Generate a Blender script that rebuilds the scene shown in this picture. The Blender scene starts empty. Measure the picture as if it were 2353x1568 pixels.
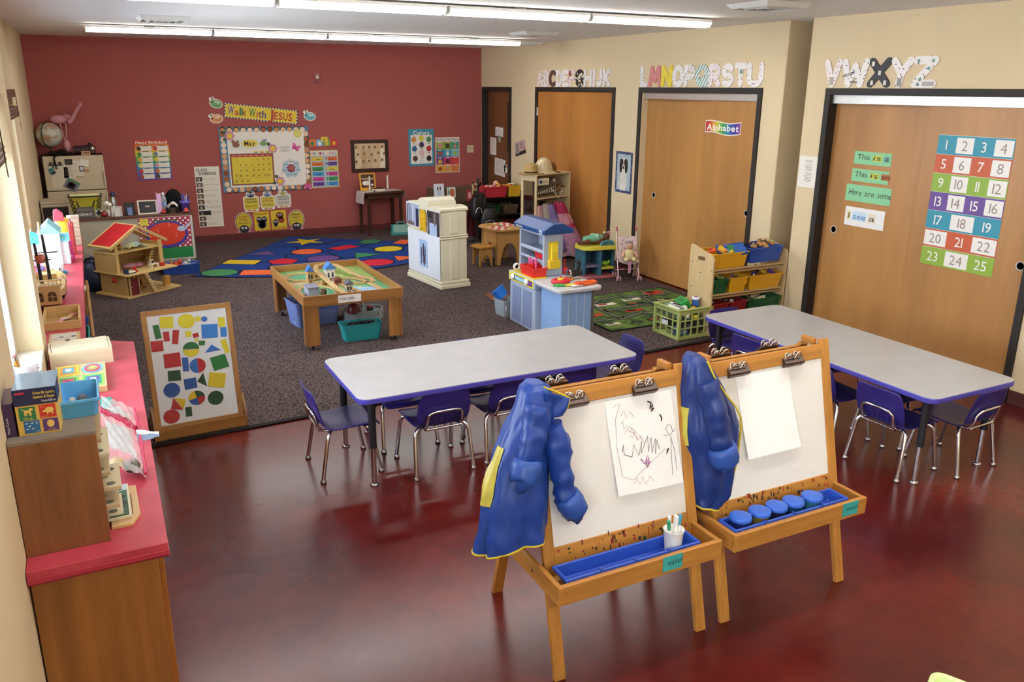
import bpy, math, random
from mathutils import Matrix, Vector
random.seed(7)
PI = math.pi
S = bpy.context.scene
COL = S.collection

# ------------------------------------------------------------------ camera
W_PX, H_PX = 2353.0, 1568.0
F_PX, CX, CY = 1879.21, 1167.24, 760.67
YAW, PITCH, ROLL, CAM_Z = 0.468599, 0.288515, 0.0076155, 2.15988
_f = Vector((math.sin(YAW)*math.cos(PITCH), math.cos(YAW)*math.cos(PITCH), -math.sin(PITCH)))
_r = Vector((math.cos(YAW), -math.sin(YAW), 0)); _u = _r.cross(_f)
_r2 = _r*math.cos(ROLL)+_u*math.sin(ROLL); _u2 = -_r*math.sin(ROLL)+_u*math.cos(ROLL)
cam_data = bpy.data.cameras.new('camera'); cam = bpy.data.objects.new('camera', cam_data); COL.objects.link(cam)
cam_data.sensor_fit = 'HORIZONTAL'; cam_data.sensor_width = 36; cam_data.lens = F_PX/W_PX*36
cam_data.shift_x = (W_PX/2-CX)/W_PX; cam_data.shift_y = (CY-H_PX/2)/W_PX
cam_data.clip_start = .05; cam_data.clip_end = 200
cam.matrix_world = Matrix(((_r2.x,_u2.x,-_f.x,0),(_r2.y,_u2.y,-_f.y,0),(_r2.z,_u2.z,-_f.z,CAM_Z),(0,0,0,1)))
S.camera = cam
# ------------------------------------------------------------------ world and exposure
LAMP_STRENGTH = 15.0
SKY_STRENGTH = 11.0
world = bpy.data.worlds.new('sky'); S.world = world; world.use_nodes = True
_bg = world.node_tree.nodes['Background']; _bg.inputs[0].default_value = (.78,.88,1,1); _bg.inputs[1].default_value = SKY_STRENGTH
S.view_settings.view_transform = 'Standard'; S.view_settings.look = 'None'
S.view_settings.exposure = 0.68; S.view_settings.gamma = 1; S.view_settings.use_curve_mapping = False

# ------------------------------------------------------------------ colours and materials
def hx(h):
    if not isinstance(h, str): return tuple(h)
    h = h.lstrip('#')
    def l(c): c/=255; return c/12.92 if c <= .04045 else ((c+.055)/1.055)**2.4
    return tuple(l(int(h[i:i+2],16)) for i in (0,2,4))
MATS = {}
def nmat(name):
    m = bpy.data.materials.new(name); m.use_nodes = True
    nt = m.node_tree; b = nt.nodes['Principled BSDF']; MATS[name] = m
    return m, nt, b
def N(nt, typ, **kw):
    n = nt.nodes.new(typ)
    for k, v in kw.items():
        if k in n.inputs: n.inputs[k].default_value = v
        else: setattr(n, k, v)
    return n
def mixrgb(nt, a, b, fac, mode='MIX'):
    n = nt.nodes.new('ShaderNodeMix'); n.data_type = 'RGBA'; n.blend_type = mode
    for sock, v in ((n.inputs[0],fac),(n.inputs[6],a),(n.inputs[7],b)):
        if hasattr(v,'is_output'): nt.links.new(v, sock)
        else: sock.default_value = v
    return n.outputs[2]
def ramp(nt, src, stops):
    r = nt.nodes.new('ShaderNodeValToRGB'); nt.links.new(src, r.inputs[0])
    while len(r.color_ramp.elements) < len(stops): r.color_ramp.elements.new(.5)
    for e, (p, c) in zip(r.color_ramp.elements, stops):
        e.position = p; e.color = (*hx(c),1) if not isinstance(c,(int,float)) else (c,c,c,1)
    return r.outputs[0]
def coords(nt, scale=(1,1,1), src='Object', rot=(0,0,0)):
    t = nt.nodes.new('ShaderNodeTexCoord'); mp = nt.nodes.new('ShaderNodeMapping')
    mp.inputs['Scale'].default_value = scale; mp.inputs['Rotation'].default_value = rot
    nt.links.new(t.outputs[src], mp.inputs[0]); return mp.outputs[0]
def noise(nt, vec, scale, detail=3, rough=.5):
    n = N(nt,'ShaderNodeTexNoise'); n.inputs['Scale'].default_value = scale; n.inputs['Detail'].default_value = detail
    n.inputs['Roughness'].default_value = rough; nt.links.new(vec, n.inputs['Vector']); return n
def bump(nt, b, h, strength, dist=.01):
    n = N(nt,'ShaderNodeBump'); n.inputs['Strength'].default_value = strength; n.inputs['Distance'].default_value = dist
    nt.links.new(h, n.inputs['Height']); nt.links.new(n.outputs[0], b.inputs['Normal'])
def vcol(nt):
    a = nt.nodes.new('ShaderNodeAttribute'); a.attribute_name = 'Col'; return a.outputs['Color']
def simple(name, rough, metallic=0, var=.06, vscale=25, spec=.5, bmp=0, bscale=200, coat=0, sheen=0):
    m, nt, b = nmat(name); v = coords(nt); n = noise(nt, v, vscale)
    g = ramp(nt, n.outputs[0], [(.3,1-var),(.7,1+0*var)])
    c = mixrgb(nt, vcol(nt), g, 1.0, 'MULTIPLY'); nt.links.new(c, b.inputs['Base Color'])
    b.inputs['Roughness'].default_value = rough; b.inputs['Metallic'].default_value = metallic
    b.inputs['Specular IOR Level'].default_value = spec
    if coat: b.inputs['Coat Weight'].default_value = coat
    if sheen: b.inputs['Sheen Weight'].default_value = sheen
    if bmp: bump(nt, b, noise(nt, v, bscale, 2).outputs[0], bmp, .002)
    return m
simple('paint', .6, var=.04); simple('paper', .7, var=.03, spec=.3); simple('card', .45, var=.03)
simple('plastic', .35, var=.04); simple('gloss', .15, var=.03, coat=.3); simple('dull', .85, var=.1, spec=.2)
simple('fabric', .85, var=.15, vscale=40, bmp=.2, bscale=300, spec=.2); simple('nylon', .42, var=.15, vscale=14, bmp=.15, bscale=40)
simple('chrome', .12, metallic=1, var=.02); simple('metal', .35, metallic=1, var=.08)
simple('rubber', .7, var=.05, spec=.2)
def wood(name, axis, rough=.4, contrast=.35, sc=1.0):
    m, nt, b = nmat(name)
    s = [28*sc]*3; s[axis] = 1.6*sc
    v = coords(nt, tuple(s)); n = noise(nt, v, 1.0, 6, .6); n2 = noise(nt, coords(nt, tuple(q*.35 for q in s)), 1.0, 3)
    g = ramp(nt, n.outputs[0], [(.3,1-contrast),(.65,1.0)]); g2 = ramp(nt, n2.outputs[0], [(.25,1-contrast*.5),(.6,1.0)])
    c = mixrgb(nt, mixrgb(nt, vcol(nt), g, 1.0, 'MULTIPLY'), g2, 1.0, 'MULTIPLY'); nt.links.new(c, b.inputs['Base Color'])
    b.inputs['Roughness'].default_value = rough; bump(nt, b, n.outputs[0], .08, .002)
for a, ax in enumerate('xyz'): wood('wood_'+ax, a); wood('birch_'+ax, a, .35, .14)
wood('oak_cab', 2, .4, .5, .35)
# see-through plastics and glass
def clear(name, alpha, rough=.1):
    m, nt, b = nmat(name); tr = N(nt,'ShaderNodeBsdfTransparent'); mx = nt.nodes.new('ShaderNodeMixShader')
    nt.links.new(vcol(nt), b.inputs['Base Color']); b.inputs['Roughness'].default_value = rough
    fr = N(nt,'ShaderNodeFresnel', IOR=1.35)
    ad = N(nt,'ShaderNodeMath', operation='ADD'); ad.use_clamp = True; nt.links.new(fr.outputs[0], ad.inputs[0]); ad.inputs[1].default_value = alpha
    nt.links.new(ad.outputs[0], mx.inputs[0]); nt.links.new(tr.outputs[0], mx.inputs[1]); nt.links.new(b.outputs[0], mx.inputs[2])
    nt.links.new(mx.outputs[0], nt.nodes['Material Output'].inputs[0])
clear('glass', .02, .02); clear('clear_plastic', .28, .15); clear('tint_plastic', .62, .25)
# lamps
def emis(name, col, st):
    m, nt, b = nmat(name); b.inputs['Base Color'].default_value = (.9,.9,.9,1)
    b.inputs['Emission Color'].default_value = col; b.inputs['Emission Strength'].default_value = st
emis('lamp', (1,.975,.93,1), LAMP_STRENGTH)
# setting
def mk_floor():
    m, nt, b = nmat('floor_stain'); v = coords(nt)
    n1 = noise(nt, v, 1.1, 4, .6); n2 = noise(nt, v, 6, 3, .6)
    c1 = ramp(nt, n1.outputs[0], [(.3,'#431314'),(.55,'#611a16'),(.75,'#7a2118')])
    c2 = ramp(nt, n2.outputs[0], [(.25,.78),(.7,1.0)])
    nt.links.new(mixrgb(nt, c1, c2, 1.0, 'MULTIPLY'), b.inputs['Base Color'])
    nt.links.new(ramp(nt, n1.outputs[0], [(.3,.21),(.7,.25)]), b.inputs['Roughness'])
    b.inputs['Specular IOR Level'].default_value = .5
mk_floor()
def mk_carpet():
    m, nt, b = nmat('carpet_loop'); v = coords(nt, (60,60,60), rot=(0,0,.3))
    vo = N(nt,'ShaderNodeTexVoronoi'); vo.inputs['Scale'].default_value = 1.0; vo.inputs['Randomness'].default_value = .55
    nt.links.new(v, vo.inputs['Vector'])
    c = ramp(nt, vo.outputs['Distance'], [(.1,'#82726f'),(.45,'#5a4d4c'),(.75,'#2e2727')])
    n = noise(nt, coords(nt), 5, 3); g = ramp(nt, n.outputs[0], [(.3,.85),(.7,1.0)])
    nt.links.new(mixrgb(nt, c, g, 1.0, 'MULTIPLY'), b.inputs['Base Color']); b.inputs['Roughness'].default_value = .95
    b.inputs['Specular IOR Level'].default_value = .1
    bump(nt, b, ramp(nt, vo.outputs['Distance'], [(0,1.0),(.8,0.0)]), .5, .006)
mk_carpet()
def mk_wall(name, h, rough=.75, bs=.12, sc=90):
    m, nt, b = nmat(name); v = coords(nt); n = noise(nt, v, 1.2, 2)
    g = ramp(nt, n.outputs[0], [(.3,.96),(.7,1.0)])
    nt.links.new(mixrgb(nt, (*hx(h),1), g, 1.0, 'MULTIPLY'), b.inputs['Base Color']); b.inputs['Roughness'].default_value = rough
    b.inputs['Specular IOR Level'].default_value = .25
    bump(nt, b, noise(nt, v, sc, 3).outputs[0], bs, .004)
mk_wall('wall_beige', '#dcc8a2'); mk_wall('wall_red', '#a85954'); mk_wall('ceiling_white', '#efeeea', .9, .5, 45)
mk_wall('wall_brown', '#9a7c5a'); mk_wall('wall_white', '#e6dfcf')
def mk_maple(name, h, dark):
    m, nt, b = nmat(name)
    n1 = noise(nt, coords(nt,(6,6,.5)), 1.2, 6, .6); n2 = noise(nt, coords(nt,(1.6,1.6,.35)), 1.2, 4, .6)
    c = ramp(nt, n2.outputs[0], [(.3,dark),(.62,h)]); g = ramp(nt, n1.outputs[0], [(.3,.86),(.65,1.0)])
    nt.links.new(mixrgb(nt, c, g, 1.0, 'MULTIPLY'), b.inputs['Base Color']); b.inputs['Roughness'].default_value = .38
mk_maple('door_maple', '#c08a4c', '#a87540'); mk_maple('door_walnut', '#80522f', '#6c4326'); mk_maple('door_oak', '#bd7f3e', '#ad7236')
def mk_lam(name, h, h2, rough):
    m, nt, b = nmat(name); v = coords(nt); n = noise(nt, v, 7, 4)
    nt.links.new(ramp(nt, n.outputs[0], [(.3,h2),(.7,h)]), b.inputs['Base Color']); b.inputs['Roughness'].default_value = rough
mk_lam('laminate_red', '#c8485a', '#b23848', .45); mk_lam('laminate_grey', '#b6b5b6', '#aeadae', .32)

# ------------------------------------------------------------------ mesh building
I4 = Matrix.Identity(4)
def T(x=0,y=0,z=0): return Matrix.Translation((x,y,z))
def RX(a): return Matrix.Rotation(math.radians(a),4,'X')
def RY(a): return Matrix.Rotation(math.radians(a),4,'Y')
def RZ(a): return Matrix.Rotation(math.radians(a),4,'Z')
def SC(x,y,z): return Matrix.Diagonal((x,y,z,1))
_GL = {}
def glyph(ch, bold):
    "one character as a flat mesh, starting at x=0"
    k = (ch, bold)
    if k not in _GL:
        cu = bpy.data.curves.new('t','FONT'); cu.body = ch; cu.size = 1; cu.resolution_u = 2; cu.offset = bold
        o = bpy.data.objects.new('t', cu); COL.objects.link(o)
        dg = bpy.context.evaluated_depsgraph_get(); me = bpy.data.meshes.new_from_object(o.evaluated_get(dg))
        vs = [v.co.copy() for v in me.vertices]; fs = [tuple(p.vertices) for p in me.polygons]
        bpy.data.objects.remove(o); bpy.data.curves.remove(cu); bpy.data.meshes.remove(me)
        x0 = min([v.x for v in vs] or [0]); x1 = max([v.x for v in vs] or [.25])
        _GL[k] = ([(v.x-x0, v.y) for v in vs], fs, x1-x0)
    return _GL[k]
def glyphs(txt, bold=0):
    bold = .02 if bold >= .01 else 0
    vs=[]; fs=[]; x=0
    for ch in txt:
        if ch == ' ': x += .28; continue
        v,f,w = glyph(ch,bold); o=len(vs)
        vs += [Vector((a+x,b,0)) for a,b in v]; fs += [tuple(o+i for i in q) for q in f]; x += w+.075
    return vs, fs, 0, max(x-.075,.05)
for _c in "ABCDEFGHIJKLMNOPQRSTUVWYZabcdefghijklmnoprstuvwxyz0123456789!&',": glyph(_c,0); glyph(_c,.02)
class MB:
    def __init__(s, M=None): s.v=[]; s.f=[]; s.c=[]; s.M = M or I4; s.sm=[]
    def add(s, vs, fs, col, M=None, smooth=False):
        A = s.M @ M if M is not None else s.M
        o = len(s.v); s.v += [A @ Vector(v) for v in vs]; c = hx(col)
        flip = A.determinant() < 0
        for f in fs:
            f = tuple(o+i for i in f); s.f.append(f[::-1] if flip else f); s.c.append(c); s.sm.append(smooth)
        return s
    def bx(s, x0,x1,y0,y1,z0,z1, col, M=None):
        vs=[(x0,y0,z0),(x1,y0,z0),(x1,y1,z0),(x0,y1,z0),(x0,y0,z1),(x1,y0,z1),(x1,y1,z1),(x0,y1,z1)]
        return s.add(vs,[(0,3,2,1),(4,5,6,7),(0,1,5,4),(1,2,6,5),(2,3,7,6),(3,0,4,7)],col,M)
    def box(s, c, d, col, M=None):
        A = T(*c) @ M if M is not None else T(*c)
        return s.bx(-d[0]/2,d[0]/2,-d[1]/2,d[1]/2,-d[2]/2,d[2]/2,col,A)
    def beam(s, p0, p1, w, d, col, up=(0,0,1)):
        p0=Vector(p0); p1=Vector(p1); z=(p1-p0); L=z.length; z.normalize(); u=Vector(up)
        if abs(z.dot(u))>.98: u=Vector((0,1,0))
        x=u.cross(z).normalized(); y=z.cross(x)
        A=Matrix(((x.x,y.x,z.x,p0.x),(x.y,y.y,z.y,p0.y),(x.z,y.z,z.z,p0.z),(0,0,0,1)))
        return s.bx(-w/2,w/2,-d/2,d/2,0,L,col,A)
    def cyl(s, p0, p1, r, col, r1=None, n=12, cap=True, smooth=True):
        return s.tube([p0,p1],[r, r if r1 is None else r1],col,n,cap,smooth=smooth)
    def tube(s, pts, r, col, n=8, cap=True, closed=False, smooth=True):
        pts=[Vector(p) for p in pts]; m=len(pts); rs = r if isinstance(r,(list,tuple)) else [r]*m
        vs=[]; fs=[]; prev=None
        for i,p in enumerate(pts):
            if closed: d=(pts[(i+1)%m]-pts[i-1])
            elif i==0: d=pts[1]-p
            elif i==m-1: d=p-pts[-2]
            else: d=(pts[i+1]-p).normalized()+(p-pts[i-1]).normalized()
            if d.length<1e-9: d=Vector((0,0,1))
            d.normalize()
            if prev is None:
                a=Vector((0,0,1)) if abs(d.z)<.9 else Vector((1,0,0)); x=a.cross(d).normalized()
            else:
                x=prev-d*prev.dot(d)
                if x.length<1e-6: x=Vector((1,0,0)).cross(d)
                x.normalize()
            prev=x; y=d.cross(x)
            for k in range(n):
                a=2*PI*k/n; vs.append(p+(x*math.cos(a)+y*math.sin(a))*rs[i])
        rng = m if closed else m-1
        for i in range(rng):
            j=(i+1)%m
            for k in range(n): fs.append((i*n+k,i*n+(k+1)%n,j*n+(k+1)%n,j*n+k))
        s.add(vs,fs,col,smooth=smooth)
        if cap and not closed: s.add(vs,[tuple(range(n))[::-1],tuple((m-1)*n+k for k in range(n))],col)
        return s
    def sph(s, c, r, col, n=14, m=8, M=None, z0=-1, z1=1):
        if not isinstance(r,(list,tuple)): r=(r,r,r)
        vs=[]; fs=[]
        t0=math.asin(max(-1,z0)); t1=math.asin(min(1,z1))
        for i in range(m+1):
            t=t0+(t1-t0)*i/m
            for k in range(n):
                a=2*PI*k/n; vs.append((c[0]+r[0]*math.cos(t)*math.cos(a),c[1]+r[1]*math.cos(t)*math.sin(a),c[2]+r[2]*math.sin(t)))
        for i in range(m):
            for k in range(n): fs.append((i*n+k,i*n+(k+1)%n,(i+1)*n+(k+1)%n,(i+1)*n+k))
        return s.add(vs,fs,col,M,True)
    def lathe(s, prof, col, n=16, M=None, smooth=True):
        vs=[]; fs=[]; m=len(prof)
        for r,z in prof:
            for k in range(n): a=2*PI*k/n; vs.append((r*math.cos(a),r*math.sin(a),z))
        for i in range(m-1):
            for k in range(n): fs.append((i*n+k,i*n+(k+1)%n,(i+1)*n+(k+1)%n,(i+1)*n+k))
        s.add(vs,fs,col,M,smooth)
        e=[]
        if prof[0][0]>1e-5: e.append(tuple(range(n))[::-1])
        if prof[-1][0]>1e-5: e.append(tuple((m-1)*n+k for k in range(n)))
        return s.add(vs,e,col,M) if e else s
    def poly(s, pts, z0, z1, col, M=None, back=True):
        "polygon in local xy extruded from z0 to z1"
        if sum(pts[i][0]*pts[(i+1)%len(pts)][1]-pts[(i+1)%len(pts)][0]*pts[i][1] for i in range(len(pts)))<0: pts=pts[::-1]
        n=len(pts); vs=[(x,y,z0) for x,y in pts]+[(x,y,z1) for x,y in pts]
        fs=[tuple(range(n,2*n))]+[(i,(i+1)%n,n+(i+1)%n,n+i) for i in range(n)]
        if back: fs.append(tuple(range(n))[::-1])
        return s.add(vs,fs,col,M)
    def rect(s, x0,x1,y0,y1,z,col,M=None,t=.0007): return s.bx(x0,x1,y0,y1,z-t,z,col,M)
    def disc(s, x,y,rx,z,col,ry=None,n=18,M=None,t=.0007,a=0):
        ry = rx if ry is None else ry
        return s.poly([(x+rx*math.cos(2*PI*k/n+a),y+ry*math.sin(2*PI*k/n+a)) for k in range(n)],z-t,z,col,M)
    def text(s, txt, x,y,z, size, col, M=None, fit=None, bold=0, align='L', t=.0006, ry=1.0, rot=0):
        vs,fs,w0,w1 = glyphs(txt,bold)
        sx = size if fit is None else fit/max(w1-w0,1e-3)
        off = -w0 if align=='L' else -(w0+w1)/2
        A = T(x,y,0)@RZ(rot)
        A = M@A if M is not None else A
        return s.add([((v.x+off)*sx, v.y*size*ry, z) for v in vs], fs, col, A)
    def grid(s, fn, nu, nv, col, M=None, smooth=True, colfn=None, closeu=False):
        vs=[fn(i/nu,j/nv) for j in range(nv+1) for i in range(nu+1)]
        A = s.M @ M if M is not None else s.M
        o=len(s.v); s.v += [A @ Vector(v) for v in vs]
        for j in range(nv):
            for i in range(nu):
                a=o+j*(nu+1)+i
                s.f.append((a,a+1,a+nu+2,a+nu+1)); s.c.append(hx(colfn((i+.5)/nu,(j+.5)/nv) if colfn else col)); s.sm.append(smooth)
        return s
    def build(s, name, mat, parent=None, bevel=0, loc=None, weld=False, solid=0, seg=2, sub=0):
        me = bpy.data.meshes.new(name); me.from_pydata([tuple(v) for v in s.v],[],s.f)
        ca = me.color_attributes.new('Col','FLOAT_COLOR','CORNER')
        buf=[]
        for p,c in zip(me.polygons,s.c): buf += [c[0],c[1],c[2],1.0]*p.loop_total
        ca.data.foreach_set('color',buf)
        me.polygons.foreach_set('use_smooth',s.sm)
        if weld:
            import bmesh
            b=bmesh.new(); b.from_mesh(me); bmesh.ops.remove_doubles(b,verts=b.verts,dist=1e-5); b.to_mesh(me); b.free()
        me.materials.append(MATS[mat]); me.update()
        o = bpy.data.objects.new(name, me); COL.objects.link(o)
        if parent is not None: o.parent = parent
        if loc: o.location = loc
        if solid:
            md=o.modifiers.new('Solidify','SOLIDIFY'); md.thickness=abs(solid); md.offset = -1 if solid>0 else 0
        if sub:
            md=o.modifiers.new('Subdivision','SUBSURF'); md.levels=sub; md.render_levels=sub
        if bevel:
            md=o.modifiers.new('Bevel','BEVEL'); md.width=bevel; md.segments=seg; md.limit_method='ANGLE'; md.angle_limit=math.radians(40)
        return o
def tag(o, label, cat, group=None):
    o['label']=label; o['category']=cat
    if group: o['group']=group
    return o
def thing(name, label, cat, loc=(0,0,0), rz=0, group=None):
    o = bpy.data.objects.new(name,None); COL.objects.link(o); o.empty_display_size=.1
    o.location=loc; o.rotation_euler=(0,0,math.radians(rz)); return tag(o,label,cat,group)
def struct(o): o['kind']='structure'; return o
def sthing(name, loc=(0,0,0)):
    o = bpy.data.objects.new(name,None); COL.objects.link(o); o.location=loc; o['kind']='structure'; return o
def dup(root, loc, rz, label, group=None):
    r=root.copy(); COL.objects.link(r); r.location=loc; r.rotation_euler=(0,0,math.radians(rz)); r['label']=label
    if group: r['group']=group
    for ch in list(root.children):
        c=ch.copy(); COL.objects.link(c); c.parent=r
        for g in list(ch.children):
            d=g.copy(); COL.objects.link(d); d.parent=c
    return r
def rrect(w,h,r,n=5,cx=0,cy=0):
    p=[]
    for sx,sy,a0 in ((1,1,0),(-1,1,90),(-1,-1,180),(1,-1,270)):
        for k in range(n+1):
            a=math.radians(a0+90*k/n); p.append((cx+sx*(w/2-r)+r*math.cos(a),cy+sy*(h/2-r)+r*math.sin(a)))
    return p
XL, XP, XR, YB, ZC, YF = -.57, -.32, 5.73, 12.32, 2.757, -1.6
def back(x, z, d=.002): return Matrix(((1,0,0,x),(0,0,-1,YB-d),(0,1,0,z),(0,0,0,1)))      # local x right, y up, z out of the back wall
def right(y, z, d=.002, x=None): return Matrix(((0,0,-1,(XR if x is None else x)-d),(-1,0,0,y),(0,1,0,z),(0,0,0,1)))
# ------------------------------------------------------------------ the room
def plain(name, mat, boxes, parent=None, bevel=0):
    m=MB()
    for b in boxes: m.bx(*b,'#ffffff')
    return m.build(name,mat,parent,bevel)
struct(plain('floor','floor_stain',[(-.9,6.6,YF-.2,YB+.2,-.1,0)]))
def yedge(x): return 5.172+.058*x
m=MB(); m.poly([(-.4,yedge(-.4)),(5.72,yedge(5.72)),(5.72,YB-.01),(-.56,YB-.01),(-.56,5.6)],.001,.008,'#ffffff'); struct(m.build('floor_carpet','carpet_loop'))
m=MB()
m.poly([(.0,yedge(0)-.03),(5.72,yedge(5.72)-.03),(5.72,yedge(5.72)+.012),(.0,yedge(0)+.012)],.001,.012,'#1d1a1a'); struct(m.build('trim_1','rubber',bevel=.003))
struct(plain('ceiling','ceiling_white',[(-.9,6.6,YF-.2,YB+.2,ZC,ZC+.1)]))
struct(plain('wall_back','wall_red',[(-.9,6.6,YB,YB+.15,0,ZC)]))
struct(plain('wall_front','wall_beige',[(-.9,6.6,YF-.15,YF,0,ZC)]))
# right wall: facing pieces between the openings and a solid backing
OPEN=[(3.36,5.25),(6.11,7.97),(8.57,10.45),(11.31,12.22)]
ys=[(YF,3.36),(5.25,5.53),(5.80,6.11),(7.97,8.57),(10.45,11.31),(12.22,YB)]
wr=[(XR,XR+.12,a,b,0,ZC) for a,b in ys]+[(XR,XR+.12,a,b,2.13,ZC) for a,b in OPEN]+[(XR+.12,XR+.22,YF,5.53,0,ZC),(XR+.12,XR+.22,5.80,YB,0,ZC),(XR+.7,XR+.8,5.3,5.9,0,ZC),(XR+.12,XR+.7,5.43,5.53,0,ZC)]
struct(plain('wall_right','wall_beige',wr))
struct(plain('wall_right_pocket','wall_beige',[(XR+.0,XR+.7,5.795,5.803,.001,ZC-.001)]))
# left wall: thick near part with a deep window, thinner far part with another window
W1=(3.15,4.62,.84,2.12); W0=(-1.4,1.0,.84,2.12); W2=(6.3,9.10,.80,2.10)  # W0: unseen window, added to bring daylight to the front of the room
wl=[(-.75,XP,YF,W0[0],0,ZC),(-.75,XP,W0[1],W1[0],0,ZC),(-.75,XP,W0[0],W0[1],0,W0[2]),(-.75,XP,W0[0],W0[1],W0[3],ZC),(-.75,XP,W1[1],4.87,0,ZC),(-.75,XP,W1[0],W1[1],0,W1[2]),(-.75,XP,W1[0],W1[1],W1[3],ZC),
    (-.75,XL,4.87,W2[0],0,ZC),(-.75,XL,W2[1],YB,0,ZC),(-.75,XL,W2[0],W2[1],0,W2[2]),(-.75,XL,W2[0],W2[1],W2[3],ZC)]
struct(plain('wall_left','wall_beige',wl))
def window(name, xg, a, b, z0, z1, n):
    r=sthing(name,(xg,a,z0)); w=b-a; h=z1-z0
    m=MB()
    for q in ((0,.05),(w-.05,w)): m.bx(-.05,.03,q[0],q[1],0,h,'#eef0f0')
    for q in ((0,.05),(h-.05,h)): m.bx(-.05,.03,.05,w-.05,q[0],q[1],'#eef0f0')
    m.build('window_frame','paint',r,.004)
    for i in range(1,n):
        m=MB(); y=w*i/n; m.bx(-.04,.02,y-.025,y+.025,.05,h-.05,'#eef0f0'); m.build('mullion','paint',r,.003)
    for i in range(n):
        m=MB(); m.bx(-.008,-.004,w*i/n+.03,w*(i+1)/n-.03,.05,h-.05,'#f4fbff'); m.build('pane','glass',r)
    m=MB(); m.bx(.03,(XP if a<4 else XL)-xg-.002,.0,w,-.0,.022,'#e4dcca'); m.build('window_sill','paint',r,.003)
    return r
window('window_1',-.47,*W1,2); window('window_added',-.47,*W0,3); window('window_2',-.64,*W2,2)
def shade(label, x, a, b, z, drop):
    t=thing('window_shade',label,'shade',(x,a,z),group='rolled wood shades over the windows')
    m=MB(); m.bx(0,.05,0,b-a,-.07,0,'#6b5138'); m.build('headrail','wood_y',t,.004)
    for k in range(7):
        m=MB(); z0=-.07-drop*k/7; m.bx(.01,.016+.006*(k%2),0,b-a,z0-drop/7+.003,z0,'#7b5f42'); m.build('slat','wood_y',t)
    m=MB()
    for k in range(3): m.cyl((.035,.0,-.07-drop-.0+.0-.028*k),(.035,b-a,-.07-drop-.028*k),.022,'#705338',n=10)
    m.build('rolled_shade','wood_y',t)
    m=MB(); m.tube([(.055,b-a-.12,-.07),(.058,b-a-.1,-.3),(.06,b-a-.12,-.36),(.062,b-a-.16,-.3)],.003,'#4b3c2d',6); m.build('cord','fabric',t)
shade('brown woven wood shade rolled up over the nearest window',-.40,3.18,4.58,2.11,.16)
shade('brown woven wood shade rolled up over the far window by the counter',-.575,6.35,9.06,2.12,.10)
# baseboards
def bb(name, boxes, col):
    m=MB()
    for b in boxes: m.bx(*b,col)
    return struct(m.build(name,'paint',bevel=.003))
bb('baseboard_back',[(XL,XR,YB-.012,YB,.008,.105)],'#5e2322')
bb('baseboard_right',[(XR-.012,XR,a,b,.001,.105) for a,b in [(YF,3.305),(5.30,5.53),(5.80,6.055),(8.03,8.515),(10.51,11.25)]],'#4e1f20')
bb('baseboard_left',[(XL,XL+.012,9.0,YB,.008,.105)],'#5e2322')
# doors
FR='#241f1c'
def frame(r, a, b, z, fw, deep, reveal=.0):
    for nm,q in (('door_jamb',(XR-.018,XR+deep,a,a+fw,.0,z)),('door_jamb',(XR-.018,XR+deep,b-fw,b,.0,z)),('door_head',(XR-.018,XR+deep,a+fw,b-fw,z-fw,z))):
        m=MB(); m.bx(*q,FR); m.build(nm,'paint',r,.004)
d=sthing('door_1')
frame(d,11.255,12.275,2.18,.06,.115)
m=MB(); m.bx(XR+.07,XR+.11,11.315,12.215,.012,2.12,'#ffffff'); m.build('door_leaf','door_walnut',d)
m=MB(); 
for q in ((11.33,11.36,1.22,1.96),(11.47,11.50,1.22,1.96)): m.bx(XR+.055,XR+.07,*q,FR)
for q in ((11.36,11.47,1.22,1.25),(11.36,11.47,1.93,1.96)): m.bx(XR+.055,XR+.07,*q,FR)
m.build('vision_frame','paint',d,.002)
m=MB(); m.bx(XR+.066,XR+.0698,11.36,11.47,1.25,1.93,'#aeb4b4'); m.build('vision_pane','gloss',d)
m=MB(); m.cyl((XR+.07,11.37,1.0),(XR+.02,11.37,1.0),.012,'#9a948a'); m.tube([(XR+.02,11.37,1.0),(XR+.018,11.42,1.0),(XR+.02,11.48,.998)],.009,'#9a948a'); m.build('door_handle','metal',d)
d=sthing('door_2')
frame(d,8.515,10.505,2.18,.055,.1)
for a,b in ((8.57,9.555),(9.558,10.45)):
    m=MB(); m.bx(XR+.005,XR+.045,a+.002,b-.002,.012,2.12,'#ffffff'); m.build('door_leaf','door_oak',d,.002)
for y,zs in ((8.572,(1.85,1.05,.25)),(10.448,(1.85,1.05,.25))):
    for z in zs:
        m=MB(); m.bx(XR-.008,XR+.006,y-.014,y+.014,z-.055,z+.055,'#c9c7c0'); m.cyl((XR-.008,y,z-.055),(XR-.008,y,z+.055),.007,'#c9c7c0'); m.build('hinge','metal',d)
def pull(r,y,z,x):
    m=MB(Matrix(((0,0,-1,x),(-1,0,0,y),(0,1,0,z),(0,0,0,1)))); m.lathe([(.034,0),(.034,.003),(.028,.004),(.026,-.0005),(0,-.0005)],'#c4c1b8',20); m.build('finger_pull','paint',r)
def slider(name,a,b,split,pulls):
    d=sthing(name); frame(d,a,b,2.18,.055,.12)
    m=MB(); m.bx(XR+.02,XR+.035,a+.055,b-.055,2.055,2.13,'#d4d4cf'); m.build('track_fascia','metal',d,.002)
    m=MB(); m.bx(XR+.04,XR+.07,a+.055,split+.02,.012,2.10,'#ffffff'); m.build('sliding_leaf','door_maple',d,.001)
    m=MB(); m.bx(XR+.08,XR+.11,split-.02,b-.055,.012,2.10,'#ffffff'); m.build('sliding_leaf','door_maple',d,.001)
    for y in pulls: pull(d,y,.985,XR+(.04 if y<split else .08))
slider('door_3',6.06,8.03,6.9,(6.18,7.76)); slider('door_4',3.31,5.30,4.3,(3.42,5.12))
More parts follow.
